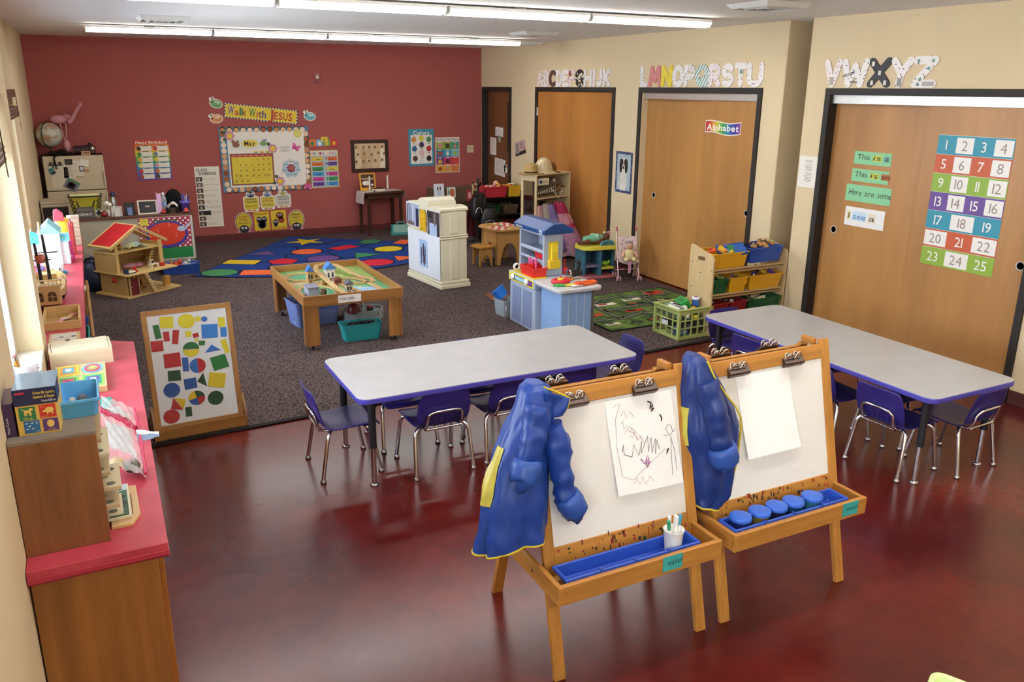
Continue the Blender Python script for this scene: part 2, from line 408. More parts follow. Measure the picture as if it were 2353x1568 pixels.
# ceiling diffusers
def vent(label,x0,x1,y0,y1):
    t=thing('ceiling_vent',label,'vent',((x0+x1)/2,(y0+y1)/2,ZC),group='square ceiling diffusers')
    w=x1-x0; h=y1-y0
    m=MB()
    for sx,sy in ((0,1),(0,-1),(1,0),(-1,0)):
        if sx==0: q=[(-w/2,sy*h/2,0),(w/2,sy*h/2,0),(w/2-.03,sy*(h/2-.03),-.035),(-w/2+.03,sy*(h/2-.03),-.035)]
        else: q=[(sx*w/2,-h/2,0),(sx*w/2,h/2,0),(sx*(w/2-.03),h/2-.03,-.035),(sx*(w/2-.03),-h/2+.03,-.035)]
        m.add(q,[(0,1,2,3)],'#d8d6cf'); 
    m.build('diffuser_frame','paint',t,solid=.004)
    for k in range(3):
        a=.06+.055*k; m=MB()
        for sx,sy in ((0,1),(0,-1),(1,0),(-1,0)):
            if sx==0: q=[(-w/2+a,sy*(h/2-a),-.012),(w/2-a,sy*(h/2-a),-.012),(w/2-a-.04,sy*(h/2-a-.04),-.04),(-w/2+a+.04,sy*(h/2-a-.04),-.04)]
            else: q=[(sx*(w/2-a),-h/2+a,-.012),(sx*(w/2-a),h/2-a,-.012),(sx*(w/2-a-.04),h/2-a-.04,-.04),(sx*(w/2-a-.04),-h/2+a+.04,-.04)]
            m.add(q,[(0,1,2,3)],'#cfcdc6')
        m.build('louvre','paint',t,solid=.003)
vent('square ceiling vent nearest the wide sliding closet',4.29,4.72,4.58,5.0)
vent('square ceiling vent between the two light rows near the right wall',4.38,4.80,8.28,8.70)
vent('square ceiling vent at the left between the two light rows',.55,.97,8.29,8.78)
vent('square ceiling vent behind the right end of the far light row',5.22,5.62,10.1,10.5)
# fluorescent rows
def light_row(y, x1, n, words, z=ZC-.014):
    for k in range(n):
        xc=x1-.61-1.243*k
        t=thing('ceiling_light',f'white wraparound fluorescent fixture, {words[k]}','light',(xc,y,z),group='fluorescent ceiling lights')
        m=MB(); m.bx(-.612,.612,-.07,.07,-.022,0,'#efefec'); m.build('housing','paint',t,.002)
        m=MB(); prof=[(-.068,-.022),(-.066,-.040),(-.045,-.062),(.045,-.062),(.066,-.040),(.068,-.022)]
        A=Matrix(((0,0,1,0),(1,0,0,0),(0,1,0,0),(0,0,0,1)))
        m.poly(prof,-.603,.603,'#ffffff',A); m.build('diffuser','lamp',t)
        for s_ in (-1,1):
            m=MB(); m.poly([(a*1.04,b) for a,b in prof],-.004+s_*.607,.004+s_*.607,'#f2f2ee',A); m.build('end_cap','paint',t)
        m=MB(); m.bx(-.05,.05,-.03,.03,0,.014,'#d0d0cc'); m.build('mounting_bracket','paint',t)
ORD=['nearest the right wall','second from the right wall','third from the right wall','farthest from the right wall']
light_row(9.80,5.08,4,['row by the red wall, '+o for o in ORD])
light_row(6.03,4.98,4,['row above the tables, '+o for o in ORD])
light_row(2.26,4.98,4,['row over the easels, '+o for o in ORD])
light_row(-.9,4.98,4,['row behind the viewer, '+o for o in ORD])
# ------------------------------------------------------------------ tables and chairs
def make_table(label, loc, w, d, h=.56):
    t=thing('activity_table',label,'table',loc,group='grey activity tables with purple edges')
    m=MB(); m.poly(rrect(w-.006,d-.006,.065,6),h-.012,h,'#ffffff'); m.build('tabletop','laminate_grey',t,.002)
    m=MB(); m.poly(rrect(w,d,.068,6),h-.034,h-.003,'#4d46a8'); m.build('edge_band','plastic',t,.006,seg=3)
    for sx in (-1,1):
        m=MB(); m.bx(sx*(w/2-.13)-.015,sx*(w/2-.13)+.015,-d/2+.07,d/2-.07,h-.05,h-.034,'#17151c'); m.build('apron_rail','paint',t)
        for sy in (-1,1):
            x=sx*(w/2-.095); y=sy*(d/2-.10)
            lg=MB().cyl((x,y,.23),(x,y,h-.034),.021,'#16151d',n=14).build('leg','paint',t)
            MB().cyl((x,y,.012),(x,y,.24),.0145,'#d8d8dc',n=14).build('leg_extension','chrome',lg)
            MB(T(x,y,0)).lathe([(.024,0),(.026,.006),(.02,.014),(.012,.018)],'#b9b9bd',14).build('glide','chrome',lg)
            MB().tube([(x,y,h-.12),(x-sx*.05,y-sy*.03,h-.07),(x-sx*.1,y-sy*.05,h-.036)],.007,'#16151d',6).build('leg_brace','paint',lg)
    return t
make_table('long grey table with purple edge in the middle of the room',(2.04,4.365,0),1.82,.78)
make_table('long grey table with purple edge beside the wide sliding closet',(4.295,3.608,0),.752,1.92)
PURP='#2c2470'
def make_chair(label, loc, rz, group):
    t=thing('child_chair',label,'chair',loc,rz,group)
    prof=[(.178,.283,.150),(.176,.300,.160),(.160,.312,.168),(.08,.309,.168),(0,.302,.164),(-.075,.298,.160),(-.115,.303,.158),(-.140,.322,.158),(-.156,.36,.163),(-.168,.41,.166),(-.180,.46,.160),(-.191,.505,.150),(-.196,.522,.138),(-.198,.531,.118)]
    nu=10
    def fn(i,j):
        y,z,hw=prof[j]; u=i/nu*2-1; k=min(1,max(0,(j-6)/3))
        x=hw*u; dish=(1-u*u)
        return (x, y-.016*k*dish+.0, z-.010*(1-k)*dish*(1 if 2<=j<=7 else .3))
    def part(name,j0,j1):
        m=MB(); vs=[fn(i,j) for j in range(j0,j1+1) for i in range(nu+1)]
        fs=[(a,a+nu+1,a+nu+2,a+1) for j in range(j1-j0) for a in range(j*(nu+1),j*(nu+1)+nu)]
        m.add(vs,fs,PURP,None,True); return m.build(name,'plastic',t,solid=-.009,sub=1)
    part('seat',0,7); bk=part('backrest',7,len(prof)-1)
    for k in range(5):
        x=-.07+.035*k; MB().beam((x,-.158,.325),(x,-.181,.40),.008,.006,'#241c60').build('rib','plastic',bk)
    for sx in (-1,1):
        for pts in ([(sx*.105,-.095,.286),(sx*.145,-.115,.284),(sx*.160,-.126,.268),(sx*.166,-.134,.245),(sx*.180,-.175,.02)],[(sx*.105,.085,.290),(sx*.146,.105,.288),(sx*.160,.116,.272),(sx*.166,.124,.248),(sx*.178,.168,.02)]):
            lg=MB().tube(pts,.0112,'#dcdce0',10).build('leg','chrome',t)
            p=pts[-1]; MB(T(p[0],p[1],0)).lathe([(.015,0),(.018,.005),(.017,.012),(.010,.022)],'#a9a9ae',12).build('glide','chrome',lg)
    m=MB(); m.tube([(-.105,.085,.290),(-.105,-.095,.286)],.010,'#dcdce0',8); m.tube([(.105,.085,.290),(.105,-.095,.286)],.010,'#dcdce0',8); m.build('seat_rail','chrome',t)
    m=MB(); m.tube([(-.104,-.095,.286),(-.108,-.150,.292),(-.108,-.172,.32),(-.104,-.187,.385),(-.085,-.196,.405),(-.05,-.202,.412),(.05,-.202,.412),(.085,-.196,.405),(.104,-.187,.385),(.108,-.172,.32),(.108,-.150,.292),(.104,-.095,.286)],.0085,'#dcdce0',8)
    m.tube([(-.108,-.165,.296),(.108,-.165,.296)],.007,'#dcdce0',8); m.build('back_frame','chrome',t)
    return t
G1='purple chairs at the middle table'; G2='purple chairs at the table by the closet'
ch=make_chair('purple plastic chair at the left end of the middle table',(1.145,4.40,0),-90,G1)
dup(ch,(1.635,4.195,0),0,'purple chair on the near side of the middle table, closest to its left end',G1)
dup(ch,(2.085,4.225,0),2,'purple chair at the middle table, partly behind the blue smock',G1)
dup(ch,(2.50,4.215,0),3,'purple chair on the near side of the middle table, closest to its right end',G1)
dup(ch,(1.585,4.625,0),180,'purple chair tucked under the far side of the middle table, leftmost',G1)
dup(ch,(2.13,4.64,0),178,'purple chair tucked under the far side of the middle table, centre',G1)
dup(ch,(2.53,4.63,0),181,'purple chair tucked under the far side of the middle table, rightmost',G1)
dup(ch,(2.99,4.40,0),86,'purple chair at the right end of the middle table',G1)
dup(ch,(4.10,2.985,0),-88,'purple chair on the left side of the closet table, nearest the viewer',G2)
dup(ch,(4.10,3.465,0),-90,'purple chair at the middle of the left side of the closet table, beside the easel',G2)
dup(ch,(4.10,4.075,0),-87,'purple chair on the left side of the closet table, seen above the second easel',G2)
dup(ch,(4.46,2.86,0),3,'purple chair at the near end of the closet table',G2)
dup(ch,(4.27,4.53,0),180,'purple chair at the far end of the closet table beside the crate',G2)
dup(ch,(4.49,3.28,0),92,'purple chair under the closet side of the closet table, nearer one',G2)
dup(ch,(4.49,3.87,0),88,'purple chair under the closet side of the closet table, farther one',G2)
# ------------------------------------------------------------------ easels
WD='#c98a3e'
def make_easel(label, xc, tc):
    t=thing('art_easel',label,'easel',(xc,2.52,0),group='wooden double art easels')
    sl=.234
    def fy(z): return -.285+sl*z
    def ry(z): return .335-.27*z
    for s_ in (-1,1):
        m=MB(); m.beam((s_*.337,fy(0),0),(s_*.337,fy(1.095),1.095),.048,.022,WD,up=(0,1,0)); lg=m.build('front_leg','wood_z',t,.003)
        m=MB(); m.beam((s_*.30,ry(0),0),(s_*.30,ry(1.06),1.06),.048,.022,WD,up=(0,1,0)); m.build('rear_leg','wood_z',t,.003)
    A=Matrix.Translation((0,fy(0),0))@Matrix.Rotation(-math.atan(sl),4,'X')
    L=lambda z: z*math.hypot(1,sl)
    m=MB(A); m.bx(-.313,.313,-.010,.010,L(1.012),L(1.075),WD); m.build('top_rail','wood_x',t,.003)
    m=MB(A); m.bx(-.313,.313,-.010,.010,L(.40),L(.50),WD); m.build('bottom_rail','wood_x',t,.003)
    m=MB(A); m.bx(-.313,.313,-.004,.004,L(.49),L(1.022),'#e4e1da'); m.build('whiteboard','card',t)
    B=Matrix.Translation((0,ry(0),0))@Matrix.Rotation(math.atan(.27),4,'X')
    m=MB(B); m.bx(-.28,.28,-.008,.008,L(.99),L(1.06),WD); m.build('top_rail','wood_x',t,.003)
    m=MB(B); m.bx(-.28,.28,-.004,.004,L(.49),L(1.0),'#d9d6cf'); m.build('whiteboard','card',t)
    for s_ in (-1,1):
        m=MB(); m.bx(s_*.30-.012,s_*.30+.012,-.02,.052,1.068,1.098,'#b97b34'); m.build('hinge_block','wood_y',t,.004)
    d=tc-xc
    for s_ in (-1,1):
        m=MB(); m.bx(d+s_*.361-.010,d+s_*.361+.010,-.35,.235,.385,.46,WD); ar=m.build('side_arm','wood_y',t,.003)
        for y in (-.17,.19):
            MB().cyl((d+s_*.371,y,.425),(d+s_*.378,y,.425),.007,'#d6d6d6',n=10).build('bolt','chrome',ar)
    m=MB(); m.bx(d-.371,d+.371,-.362,-.342,.385,.462,WD); m.build('tray_front','wood_x',t,.003)
    m=MB(); m.bx(d-.35,d+.35,-.342,-.175,.388,.40,'#b57f40'); m.build('tray_bottom','wood_x',t)
    # paint smears where colours dripped on the bottom rail
    rnd=random.Random(int(xc*100)); m=MB(A)
    for k in range(60):
        c=rnd.choice(['#7d1e1e','#231a1a','#a4342a','#1f2140','#b1702a','#2b4426']); x=rnd.uniform(-.3,.3); z=L(rnd.uniform(.44,.502)); w=rnd.uniform(.003,.012); h=rnd.uniform(.004,.02)
        m.bx(x-w/2,x+w/2,-.0112,-.0102,z-h/2,z+h/2,c)
    m.build('paint_stain','paint',t)['kind']='stuff'
    return t
make_easel('wooden easel with a scribbled drawing clipped to it, nearest the viewer',1.70,1.675)
make_easel('wooden easel with a blank sheet and paint cups, beside the closet table',2.505,2.483)
def board_m(xc): return Matrix.Translation((xc,2.52-.285,0))@Matrix.Rotation(-math.atan(.234),4,'X')@Matrix(((1,0,0,0),(0,0,-1,0),(0,1,0,0),(0,0,0,1)))
HZ=math.hypot(1,.234)
# plastic tray inserts
def tray_insert(label, x0,x1,y0,y1,z):
    t=thing('tray_insert',label,'tray',((x0+x1)/2,(y0+y1)/2,z),group='blue plastic easel trays')
    w=x1-x0; d=y1-y0; h=.055; m=MB(); c='#2a4fb4'
    o=[(-w/2,-d/2),(w/2,-d/2),(w/2,d/2),(-w/2,d/2)]; i=[(a*(1-.02/w*1.2),b*(1-.02/d)) for a,b in o]; b_=[(a*(1-.05/w),b*(1-.035/d)) for a,b in o]
    vs=[(*p,h) for p in o]+[(*p,h) for p in i]+[(*p,.004) for p in b_]+[(*p,h-.012) for p in o]+[(a*.97,b*.9,0) for a,b in b_]
    fs=[(0,1,5,4),(1,2,6,5),(2,3,7,6),(3,0,4,7),(4,5,9,8),(5,6,10,9),(6,7,11,10),(7,4,8,11),(8,9,10,11)]
    fs+=[(12+k,12+(k+1)%4,(k+1)%4,k) for k in range(4)]+[(16+k,16+(k+1)%4,12+(k+1)%4,12+k) for k in range(4)]+[(19,18,17,16)]
    m.add(vs,fs,c); m.build('trough','plastic',t,.003)
    for k in (-1,0,1):
        MB().bx(k*w*.25-.006,k*w*.25+.006,-d/2-.002,-d/2+.012,h-.014,h+.004,'#23459f').build('notch','plastic',t)
tray_insert('blue plastic trough in the tray of the easel with the drawing',1.345,1.955,2.18,2.285,.415)
tray_insert('blue plastic trough holding paint cups on the second easel',2.13,2.765,2.18,2.285,.415)
# clips
def clip(label, M):
    t=thing('bulldog_clip',label,'clip',group='metal bulldog clips on the easels'); t.matrix_world=M
    m=MB(); pr=[(0,-.012),(.018,.0),(.020,.006),(.004,.030),(-.004,.030),(-.004,-.012)]
    A=Matrix(((0,0,1,0),(0,1,0,0),(1,0,0,.004),(0,0,0,1)))
    m.poly(pr,-.055,.055,'#6c5f58',A); m.build('jaw','metal',t,.002)
    for dz,ry_ in ((.016,18),(.004,-8)):
        m=MB(T(0,.026,dz)@RX(ry_)); pts=[]
        for k in range(17):
            a=PI*k/16; pts.append((-.024+.013*math.cos(a+PI*.0)+0,.010+.013*math.sin(a),0))
        m.tube([(-.037,0,0)]+[(-.024+.013*math.cos(PI-PI*k/8),.012+.012*math.sin(PI-PI*k/8),0) for k in range(9)]+[(-.008,.004,0),(0,-.002,0),(.008,.004,0)]+[(.024+.013*math.cos(PI-PI*k/8),.012+.012*math.sin(PI-PI*k/8),0) for k in range(9)]+[(.037,0,0)],.0035,'#cfcac4',6)
        m.sph((-.018,.012,0),(.008,.008,.002),'#cfcac4',8,4); m.sph((.018,.012,0),(.008,.008,.002),'#cfcac4',8,4)
        m.build('finger_loop','chrome',t)
for xc,x,w in ((1.70,1.53,'left one on the easel with the drawing'),(1.70,1.85,'right one on the easel with the drawing'),(2.505,2.33,'left one over the blank sheet'),(2.505,2.638,'right one over the blank sheet')):
    clip('metal bulldog clip, '+w, board_m(0)@T(x,1.012*HZ,.010))
for xc,x,w in ((1.70,1.52,'back of the drawing easel, left'),(1.70,1.82,'back of the drawing easel, right'),(2.505,2.34,'back of the second easel, left'),(2.505,2.62,'back of the second easel, right')):
    clip('metal bulldog clip showing above the ridge, '+w, T(x,2.52+.335-.27*1.03+.012,1.035)@RX(15)@RZ(180)@Matrix(((1,0,0,0),(0,0,-1,0),(0,1,0,0),(0,0,0,1))))
# papers
def sheet(name,label,cat,quad,z,col,mat='paper',group=None):
    t=thing(name,label,cat,group=group); t.matrix_world=board_m(0)
    return t
BM=board_m(0)
def bsheet(name,label,q,bend=.012):
    m=MB(BM); (ax,az),(bx_,bz),(cx_,cz_),(dx,dz)=q
    def fn(u,v):
        x=(ax*(1-u)+bx_*u)*(1-v)+(dx*(1-u)+cx_*u)*v; z=(az*(1-u)+bz*u)*(1-v)+(dz*(1-u)+cz_*u)*v
        return (x,z*HZ,.0055+bend*v*v+.003*math.sin(u*PI)*v)
    m.grid(lambda u,v: fn(u,1-v),6,8,'#f3f1ee'); o=m.build(name,'paper'); return o,fn
o,fn=bsheet('drawing_paper','',[(1.667,1.0),(1.985,1.0),(2.003,.625),(1.687,.632)])
tag(o,"child's crayon scribble drawing on white paper clipped to the nearest easel",'drawing')
def scrib(pts,col,r,parent):
    m=MB(BM); m.tube([(lambda p:(p[0],p[1],p[2]+.0012))(fn(u,v)) for u,v in pts],r,col,5); return m.build('crayon_line','paper',parent)
rnd=random.Random(3)
scrib([(.15,.55),(.18,.48),(.17,.58),(.22,.60),(.28,.62),(.33,.5),(.38,.62),(.45,.48),(.42,.6),(.5,.5),(.55,.44),(.53,.6),(.6,.46),(.58,.62),(.66,.48),(.63,.64),(.68,.5),(.7,.6)],'#2b2426',.0011,o)
scrib([(.4,.66),(.45,.72),(.5,.64),(.46,.74),(.52,.66),(.48,.76),(.53,.7)],'#b04a9c',.0022,o)
scrib([(.62,.08),(.67,.1),(.64,.16),(.69,.12),(.66,.19),(.7,.16)],'#3a2a2a',.0035,o)
scrib([(.78,.24),(.8,.28),(.79,.31)],'#3a2a2a',.003,o); scrib([(.82,.62),(.80,.66),(.84,.61)],'#3a2a2a',.0028,o)
scrib([(.86,.44),(.84,.40),(.88,.36),(.93,.38),(.94,.44),(.9,.48),(.86,.44),(.9,.5),(.88,.62),(.84,.9)],'#6b5a58',.0008,o)
scrib([(.9,.5),(.93,.66),(.92,.86)],'#6b5a58',.0008,o); scrib([(.8,.46),(.86,.48)],'#6b5a58',.0008,o); scrib([(.94,.45),(.99,.42)],'#6b5a58',.0008,o)
scrib([(.1,.08),(.16,.05),(.22,.06),(.18,.1),(.12,.2),(.08,.5),(.1,.8),(.25,.86),(.4,.78),(.8,.6)],'#b48a94',.0007,o)
for k in range(5):
    u0=rnd.uniform(.12,.4); v0=rnd.uniform(.1,.38); scrib([(u0+.03*i+rnd.uniform(-.03,.03),v0+rnd.uniform(-.05,.05)+.02*i) for i in range(7)],'#c8a4ac',.0008,o)
scrib([(.25,.9),(.3,.84),(.33,.92),(.38,.84),(.42,.93),(.5,.85),(.54,.92)],'#d8b48c',.0009,o)
o,fn=bsheet('blank_paper','',[(2.323,1.0),(2.618,1.0),(2.65,.652),(2.346,.652)],.016); tag(o,'blank white sheet of paper clipped to the second easel','paper')
# easel name cards
for x0,w in ((1.757,'easel with the drawing'),(2.708,'easel with the paint cups')):
    m=MB(Matrix(((1,0,0,x0),(0,0,-1,2.157),(0,1,0,.40),(0,0,0,1)))); m.bx(0,.092,0,.062,0,.0012,'#3aa09a'); o=m.build('name_card','paper'); tag(o,'turquoise card reading easel on the tray of the '+w,'card','easel name cards')
    m=MB(Matrix(((1,0,0,x0),(0,0,-1,2.157),(0,1,0,.40),(0,0,0,1)))); m.text('easel',.018,.024,.0016,.034,'#1c3c3c',M=Matrix(((1,.2,0,0),(0,1,0,0),(0,0,1,0),(0,0,0,1)))); m.build('lettering','paper',o)
# markers in a white cup
t=thing('marker_cup','white plastic cup of markers in the tray of the nearest easel','cup',(1.86,2.232,.421))
m=MB(); m.lathe([(.030,0),(.040,.098),(.042,.10),(.0385,.10),(.029,.004),(0,.004)],'#f1efea',20); m.build('cup_body','plastic',t)
for k,(dx,dy,c,l) in enumerate([(-.022,.0,'#2f9a6a',.135),(-.010,.008,'#f2f2ee',.145),(.004,-.004,'#e9e9e4',.15),(.014,.008,'#efefe9',.142),(.022,.0,'#4aa3c4',.15)]):
    q=thing('marker',['green marker in the white cup','white-capped marker in the white cup, second from the left','white-capped marker in the middle of the white cup','white-capped marker in the white cup, second from the right','light blue marker in the white cup'][k],'marker',(1.86+dx*.5,2.232+dy,.426),group='markers in the white cup')
    e=(dx*.8,dy,l); mid=(dx*.8*.72,dy*.72,l*.72)
    MB().cyl((0,0,0),mid,.0065,'#f0efe8',n=8).build('barrel','plastic',q); MB().cyl(mid,e,.0072,c,n=8).build('cap','plastic',q)
# paint cups
for k,(x,y,c) in enumerate([(2.20,2.232,'#1d2a66'),(2.305,2.234,'#7b6a2a'),(2.40,2.236,'#20203a'),(2.495,2.236,'#1c3f66'),(2.60,2.234,'#2f6f86')]):
    t=thing('paint_cup','lidded blue paint cup on the second easel, '+['leftmost','second from the left','middle one','second from the right','rightmost with a teal body'][k],'paint cup',(x,y,.420),group='paint cups in the easel tray')
    MB().lathe([(.036,0),(.040,.06),(.041,.062)],c,18).build('cup_body','plastic',t)
    MB().lathe([(.046,.060),(.047,.068),(.044,.076),(.041,.0775),(.030,.079),(0,.079)],'#2f62c8',20).build('lid','plastic',t,)
    MB().bx(.040,.058,-.008,.008,.066,.071,'#2f62c8').build('lid_tab','plastic',t,.002)
# smocks hanging on the left corner of each easel
BL='#2450b8'; YE='#d8c23c'
from mathutils import noise as mnoise
def lerp_prof(prof,f):
    x=f*(len(prof)-1); k=min(int(x),len(prof)-2); t_=x-k; t_=t_*t_*(3-2*t_)*.5+t_*.5
    return [p*(1-t_)+r*t_ for p,r in zip(prof[k],prof[k+1])]
def smock(label, prof, sleeves, patch, seed, trim, bl):
    t=thing('art_smock',label,'smock',group='blue nylon art smocks on the easels'); rnd=random.Random(seed)
    nU,nV=72,36; ph=[rnd.uniform(0,6) for _ in range(5)]
    def fn(u,v,out=0):
        z,cx_,cy_,rx,ry_,rip=lerp_prof(prof,v); a=2*PI*u
        fold=(abs(math.sin(2.5*a+ph[0]+.6*math.sin(3*v)))**.7-.6)+.55*(abs(math.sin(4.5*a+ph[1]-1.1*v))**.8-.6)
        nz=mnoise.noise(Vector((math.cos(a)*1.7,math.sin(a)*1.7+ph[2],v*5)))*.16+mnoise.noise(Vector((math.cos(a)*4,math.sin(a)*4+ph[3],v*13)))*.07
        f=1+rip*2.0*fold*(.35+v)+nz*(.4+.6*min(1,v*3))+out
        return (cx_+rx*math.cos(a)*f, cy_+ry_*math.sin(a)*f, z+.016*math.sin(2*a+ph[4])*max(0,v-.8)*5+.006*nz)
    m=MB(); m.grid(fn,nU,nV,bl); vs=[fn(i/nU,0) for i in range(nU)]; m.add(vs,[tuple(range(nU))[::-1]],bl); m.build('smock_body','nylon',t,weld=True)
    m=MB(); m.tube([fn(i/nU,1) for i in range(nU)],.0042,YE,6,closed=True); m.build('hem_trim','fabric',t)
    for pts,rs in sleeves:
        P=[Vector(p) for p in pts]; n=22; path=[]; rad=[]
        for i in range(n+1):
            x=i/n*(len(P)-1); k=min(int(x),len(P)-2); path.append(P[k].lerp(P[k+1],x-k)); rad.append(rs[k]*(1-x+k)+rs[k+1]*(x-k))
        m=MB(); m.tube(path,rad,bl,20); o_=len(m.v)
        for i,vv in enumerate(m.v):
            d=mnoise.noise(vv*22+Vector((seed,0,0)))*.014+mnoise.noise(vv*48)*.006; c=min(path,key=lambda p:(p-vv).length); m.v[i]=vv+(vv-c).normalized()*d if (vv-c).length>1e-6 else vv
        s_=m.build('sleeve','nylon',t)
        p=path[-1]; d=(p-path[-3]).normalized(); r=rs[-1]; m=MB()
        ks=[(-.05,r*1.05),(-.046,r*1.5),(-.02,r*1.62),(.012,r*1.6),(.032,r*1.5),(.036,r*1.3),(.02,r*1.05),(-.02,r*.85)]
        m.tube([p+d*k for k,_ in ks],[w for _,w in ks],'#2a52a4',22,cap=False)
        for i,vv in enumerate(m.v):
            m.v[i]=vv+Vector((mnoise.noise(vv*45),mnoise.noise(vv*45+Vector((9,0,0))),mnoise.noise(vv*45+Vector((0,9,0)))))*.007
        m.build('rolled_cuff','nylon',s_,solid=.002)
    a0,a1,v0,v1=patch; m=MB(); m.grid(lambda u,v:fn(a0+(a1-a0)*u,v0+(v1-v0)*v,.03),8,10,'#cfc452'); m.build('yellow_patch','nylon',t)
    for pts in trim: MB().tube(pts,.0042,YE,6).build('collar_trim','fabric',t)
    return t
# smock on the nearest easel: from the post top at the left, spreading downwards
P1=[(1.138,1.350,2.455,.028,.04,.01),(1.118,1.352,2.45,.055,.06,.03),(1.06,1.345,2.44,.074,.072,.05),(1.0,1.325,2.435,.088,.078,.06),(.92,1.300,2.43,.100,.082,.06),(.84,1.285,2.425,.112,.085,.06),(.76,1.272,2.42,.122,.088,.06),(.68,1.260,2.415,.130,.09,.06),(.60,1.250,2.41,.138,.09,.06),(.535,1.246,2.41,.146,.09,.06)]
s1=smock('bright blue smock with yellow trim hanging on the easel with the drawing',P1,
  [([(1.330,2.385,1.07),(1.300,2.362,.98),(1.275,2.348,.90),(1.258,2.338,.845)],[.048,.048,.042,.034]),([(1.385,2.392,.98),(1.415,2.375,.88),(1.420,2.36,.78),(1.436,2.348,.71),(1.458,2.34,.668)],[.05,.05,.044,.038,.034])],
  (.455,.545,.45,.74),5,[[(1.362,2.405,1.130),(1.41,2.395,1.108),(1.462,2.388,1.078),(1.452,2.384,1.045),(1.43,2.381,1.02)]],'#1d439a')
m=MB(); m.grid(lambda u,v:(1.352+.105*u*(1-v*.25),2.378+.02*v*(1-u)-.006*math.sin(u*6+v*4),1.130-.05*u-.115*v*(1-.45*u)),10,8,'#1d439a'); m.build('collar','nylon',s1,solid=.002)
P2=[(1.138,2.085,2.46,.022,.04,.01),(1.114,2.090,2.455,.045,.06,.03),(1.05,2.108,2.445,.072,.072,.05),(.98,2.128,2.44,.096,.078,.05),(.90,2.152,2.435,.120,.082,.05),(.82,2.168,2.43,.134,.085,.05),(.74,2.174,2.425,.134,.085,.05),(.66,2.172,2.42,.126,.083,.05),(.58,2.162,2.415,.114,.08,.05),(.52,2.152,2.41,.104,.078,.05),(.485,2.14,2.41,.09,.075,.05)]
smock('dark blue smock with yellow trim hanging on the easel with the blank sheet',P2,
  [([(2.10,2.392,1.04),(2.12,2.366,.95),(2.138,2.35,.86),(2.156,2.34,.78),(2.170,2.334,.725)],[.05,.052,.05,.044,.04])],
  (.47,.56,.36,.56),9,[[(2.10,2.392,1.125),(2.13,2.378,1.06),(2.185,2.362,.98),(2.24,2.36,.92),(2.283,2.37,.86),(2.30,2.38,.80),(2.296,2.38,.72),(2.286,2.375,.64),(2.265,2.37,.56),(2.235,2.365,.52)]],'#18347a')
# green tub at the very front
t=thing('green_tub','pale green plastic tub at the bottom right edge, only its rim corner in view','tub',(2.315,1.222,0),26.5)
m=MB(); w,d,h=.46,.34,.2
def tub(m,w,d,h,col,tk=.006,taper=.88,r=.04,rim=.012):
    o=rrect(w,d,r); b_=[(x*taper,y*taper) for x,y in o]; i=[(x*(1-2*tk/w),y*(1-2*tk/d)) for x,y in o]; ib=[(x*taper*(1-2*tk/w),y*taper*(1-2*tk/d)) for x,y in o]; R=[(x*(1+2*rim/w),y*(1+2*rim/d)) for x,y in o]
    n=len(o); vs=[(*p,0) for p in b_]+[(*p,h-.01) for p in o]+[(*p,h-.01) for p in R]+[(*p,h) for p in R]+[(*p,h) for p in i]+[(*p,tk) for p in ib]
    fs=[tuple(range(n))[::-1],tuple(range(5*n,6*n))]
    for k in range(5):
        for q in range(n): fs.append((k*n+q,k*n+(q+1)%n,(k+1)*n+(q+1)%n,(k+1)*n+q))
    m.add(vs,fs,col)
tub(m,w,d,h,'#cfe29a'); m.build('tub_body','plastic',t,.003)
m=MB(); m.bx(-.05,.05,-d/2-.03,-d/2-.008,h-.02,h-.004,'#cfe29a'); m.build('handle','plastic',t,.004)
# ------------------------------------------------------------------ counter along the left wall
ZT=.76
t=thing('counter_cabinet','oak base cabinet under the near end of the red counter','cabinet',(-.14,3.75,0))
def loc_mb(): return MB()
m=MB(); m.bx(-.175,.185,-1.17,1.14,.09,.712,'#a96f38'); m.build('cabinet_body','oak_cab',t,.003)
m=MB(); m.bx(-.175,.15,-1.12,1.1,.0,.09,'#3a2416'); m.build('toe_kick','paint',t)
for k in range(3):
    y=-1.12+.745*k; m=MB(); m.bx(.185,.203,y,y+.73,.11,.70,'#bd7634'); d=m.build('door','oak_cab',t,.003)
    MB().tube([(.203,y+.66,.50),(.225,y+.66,.51),(.225,y+.66,.57),(.203,y+.66,.58)],.005,'#c0b8a8',6).build('handle','metal',d)
t=thing('open_shelf','low wooden shelving under the far end of the red counter','shelf',(-.36,6.98,0))
for k in range(6):
    y=-1.85+.74*k; m=MB(); m.bx(-.2,.185,y-.01,y+.01,.008,.715,'#a8763f'); m.build('divider','wood_z',t,.002)
for z in (.05,.38): m=MB(); m.bx(-.2,.18,-1.85,1.85,z-.009,z+.009,'#a8763f'); m.build('shelf_board','wood_y',t,.002)
m=MB(); m.bx(-.205,-.2,-1.85,1.85,.03,.715,'#8d6236'); m.build('back_panel','wood_y',t)
t=thing('laminate_counter','long red laminate counter along the window wall','counter')
cp=[(-.318,2.55),(.078,2.55),(.106,4.93),(-.005,5.005),(-.142,5.03),(-.142,8.90),(-.565,8.90),(-.565,4.88),(-.318,4.88)]
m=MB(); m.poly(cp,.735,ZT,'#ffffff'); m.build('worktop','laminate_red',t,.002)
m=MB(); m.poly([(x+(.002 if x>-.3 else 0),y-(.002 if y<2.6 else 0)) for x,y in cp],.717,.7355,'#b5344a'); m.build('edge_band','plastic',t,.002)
m=MB(); m.poly([(x,y) for x,y in cp],.712,.718,'#8f2c3a'); m.build('underside','dull',t)
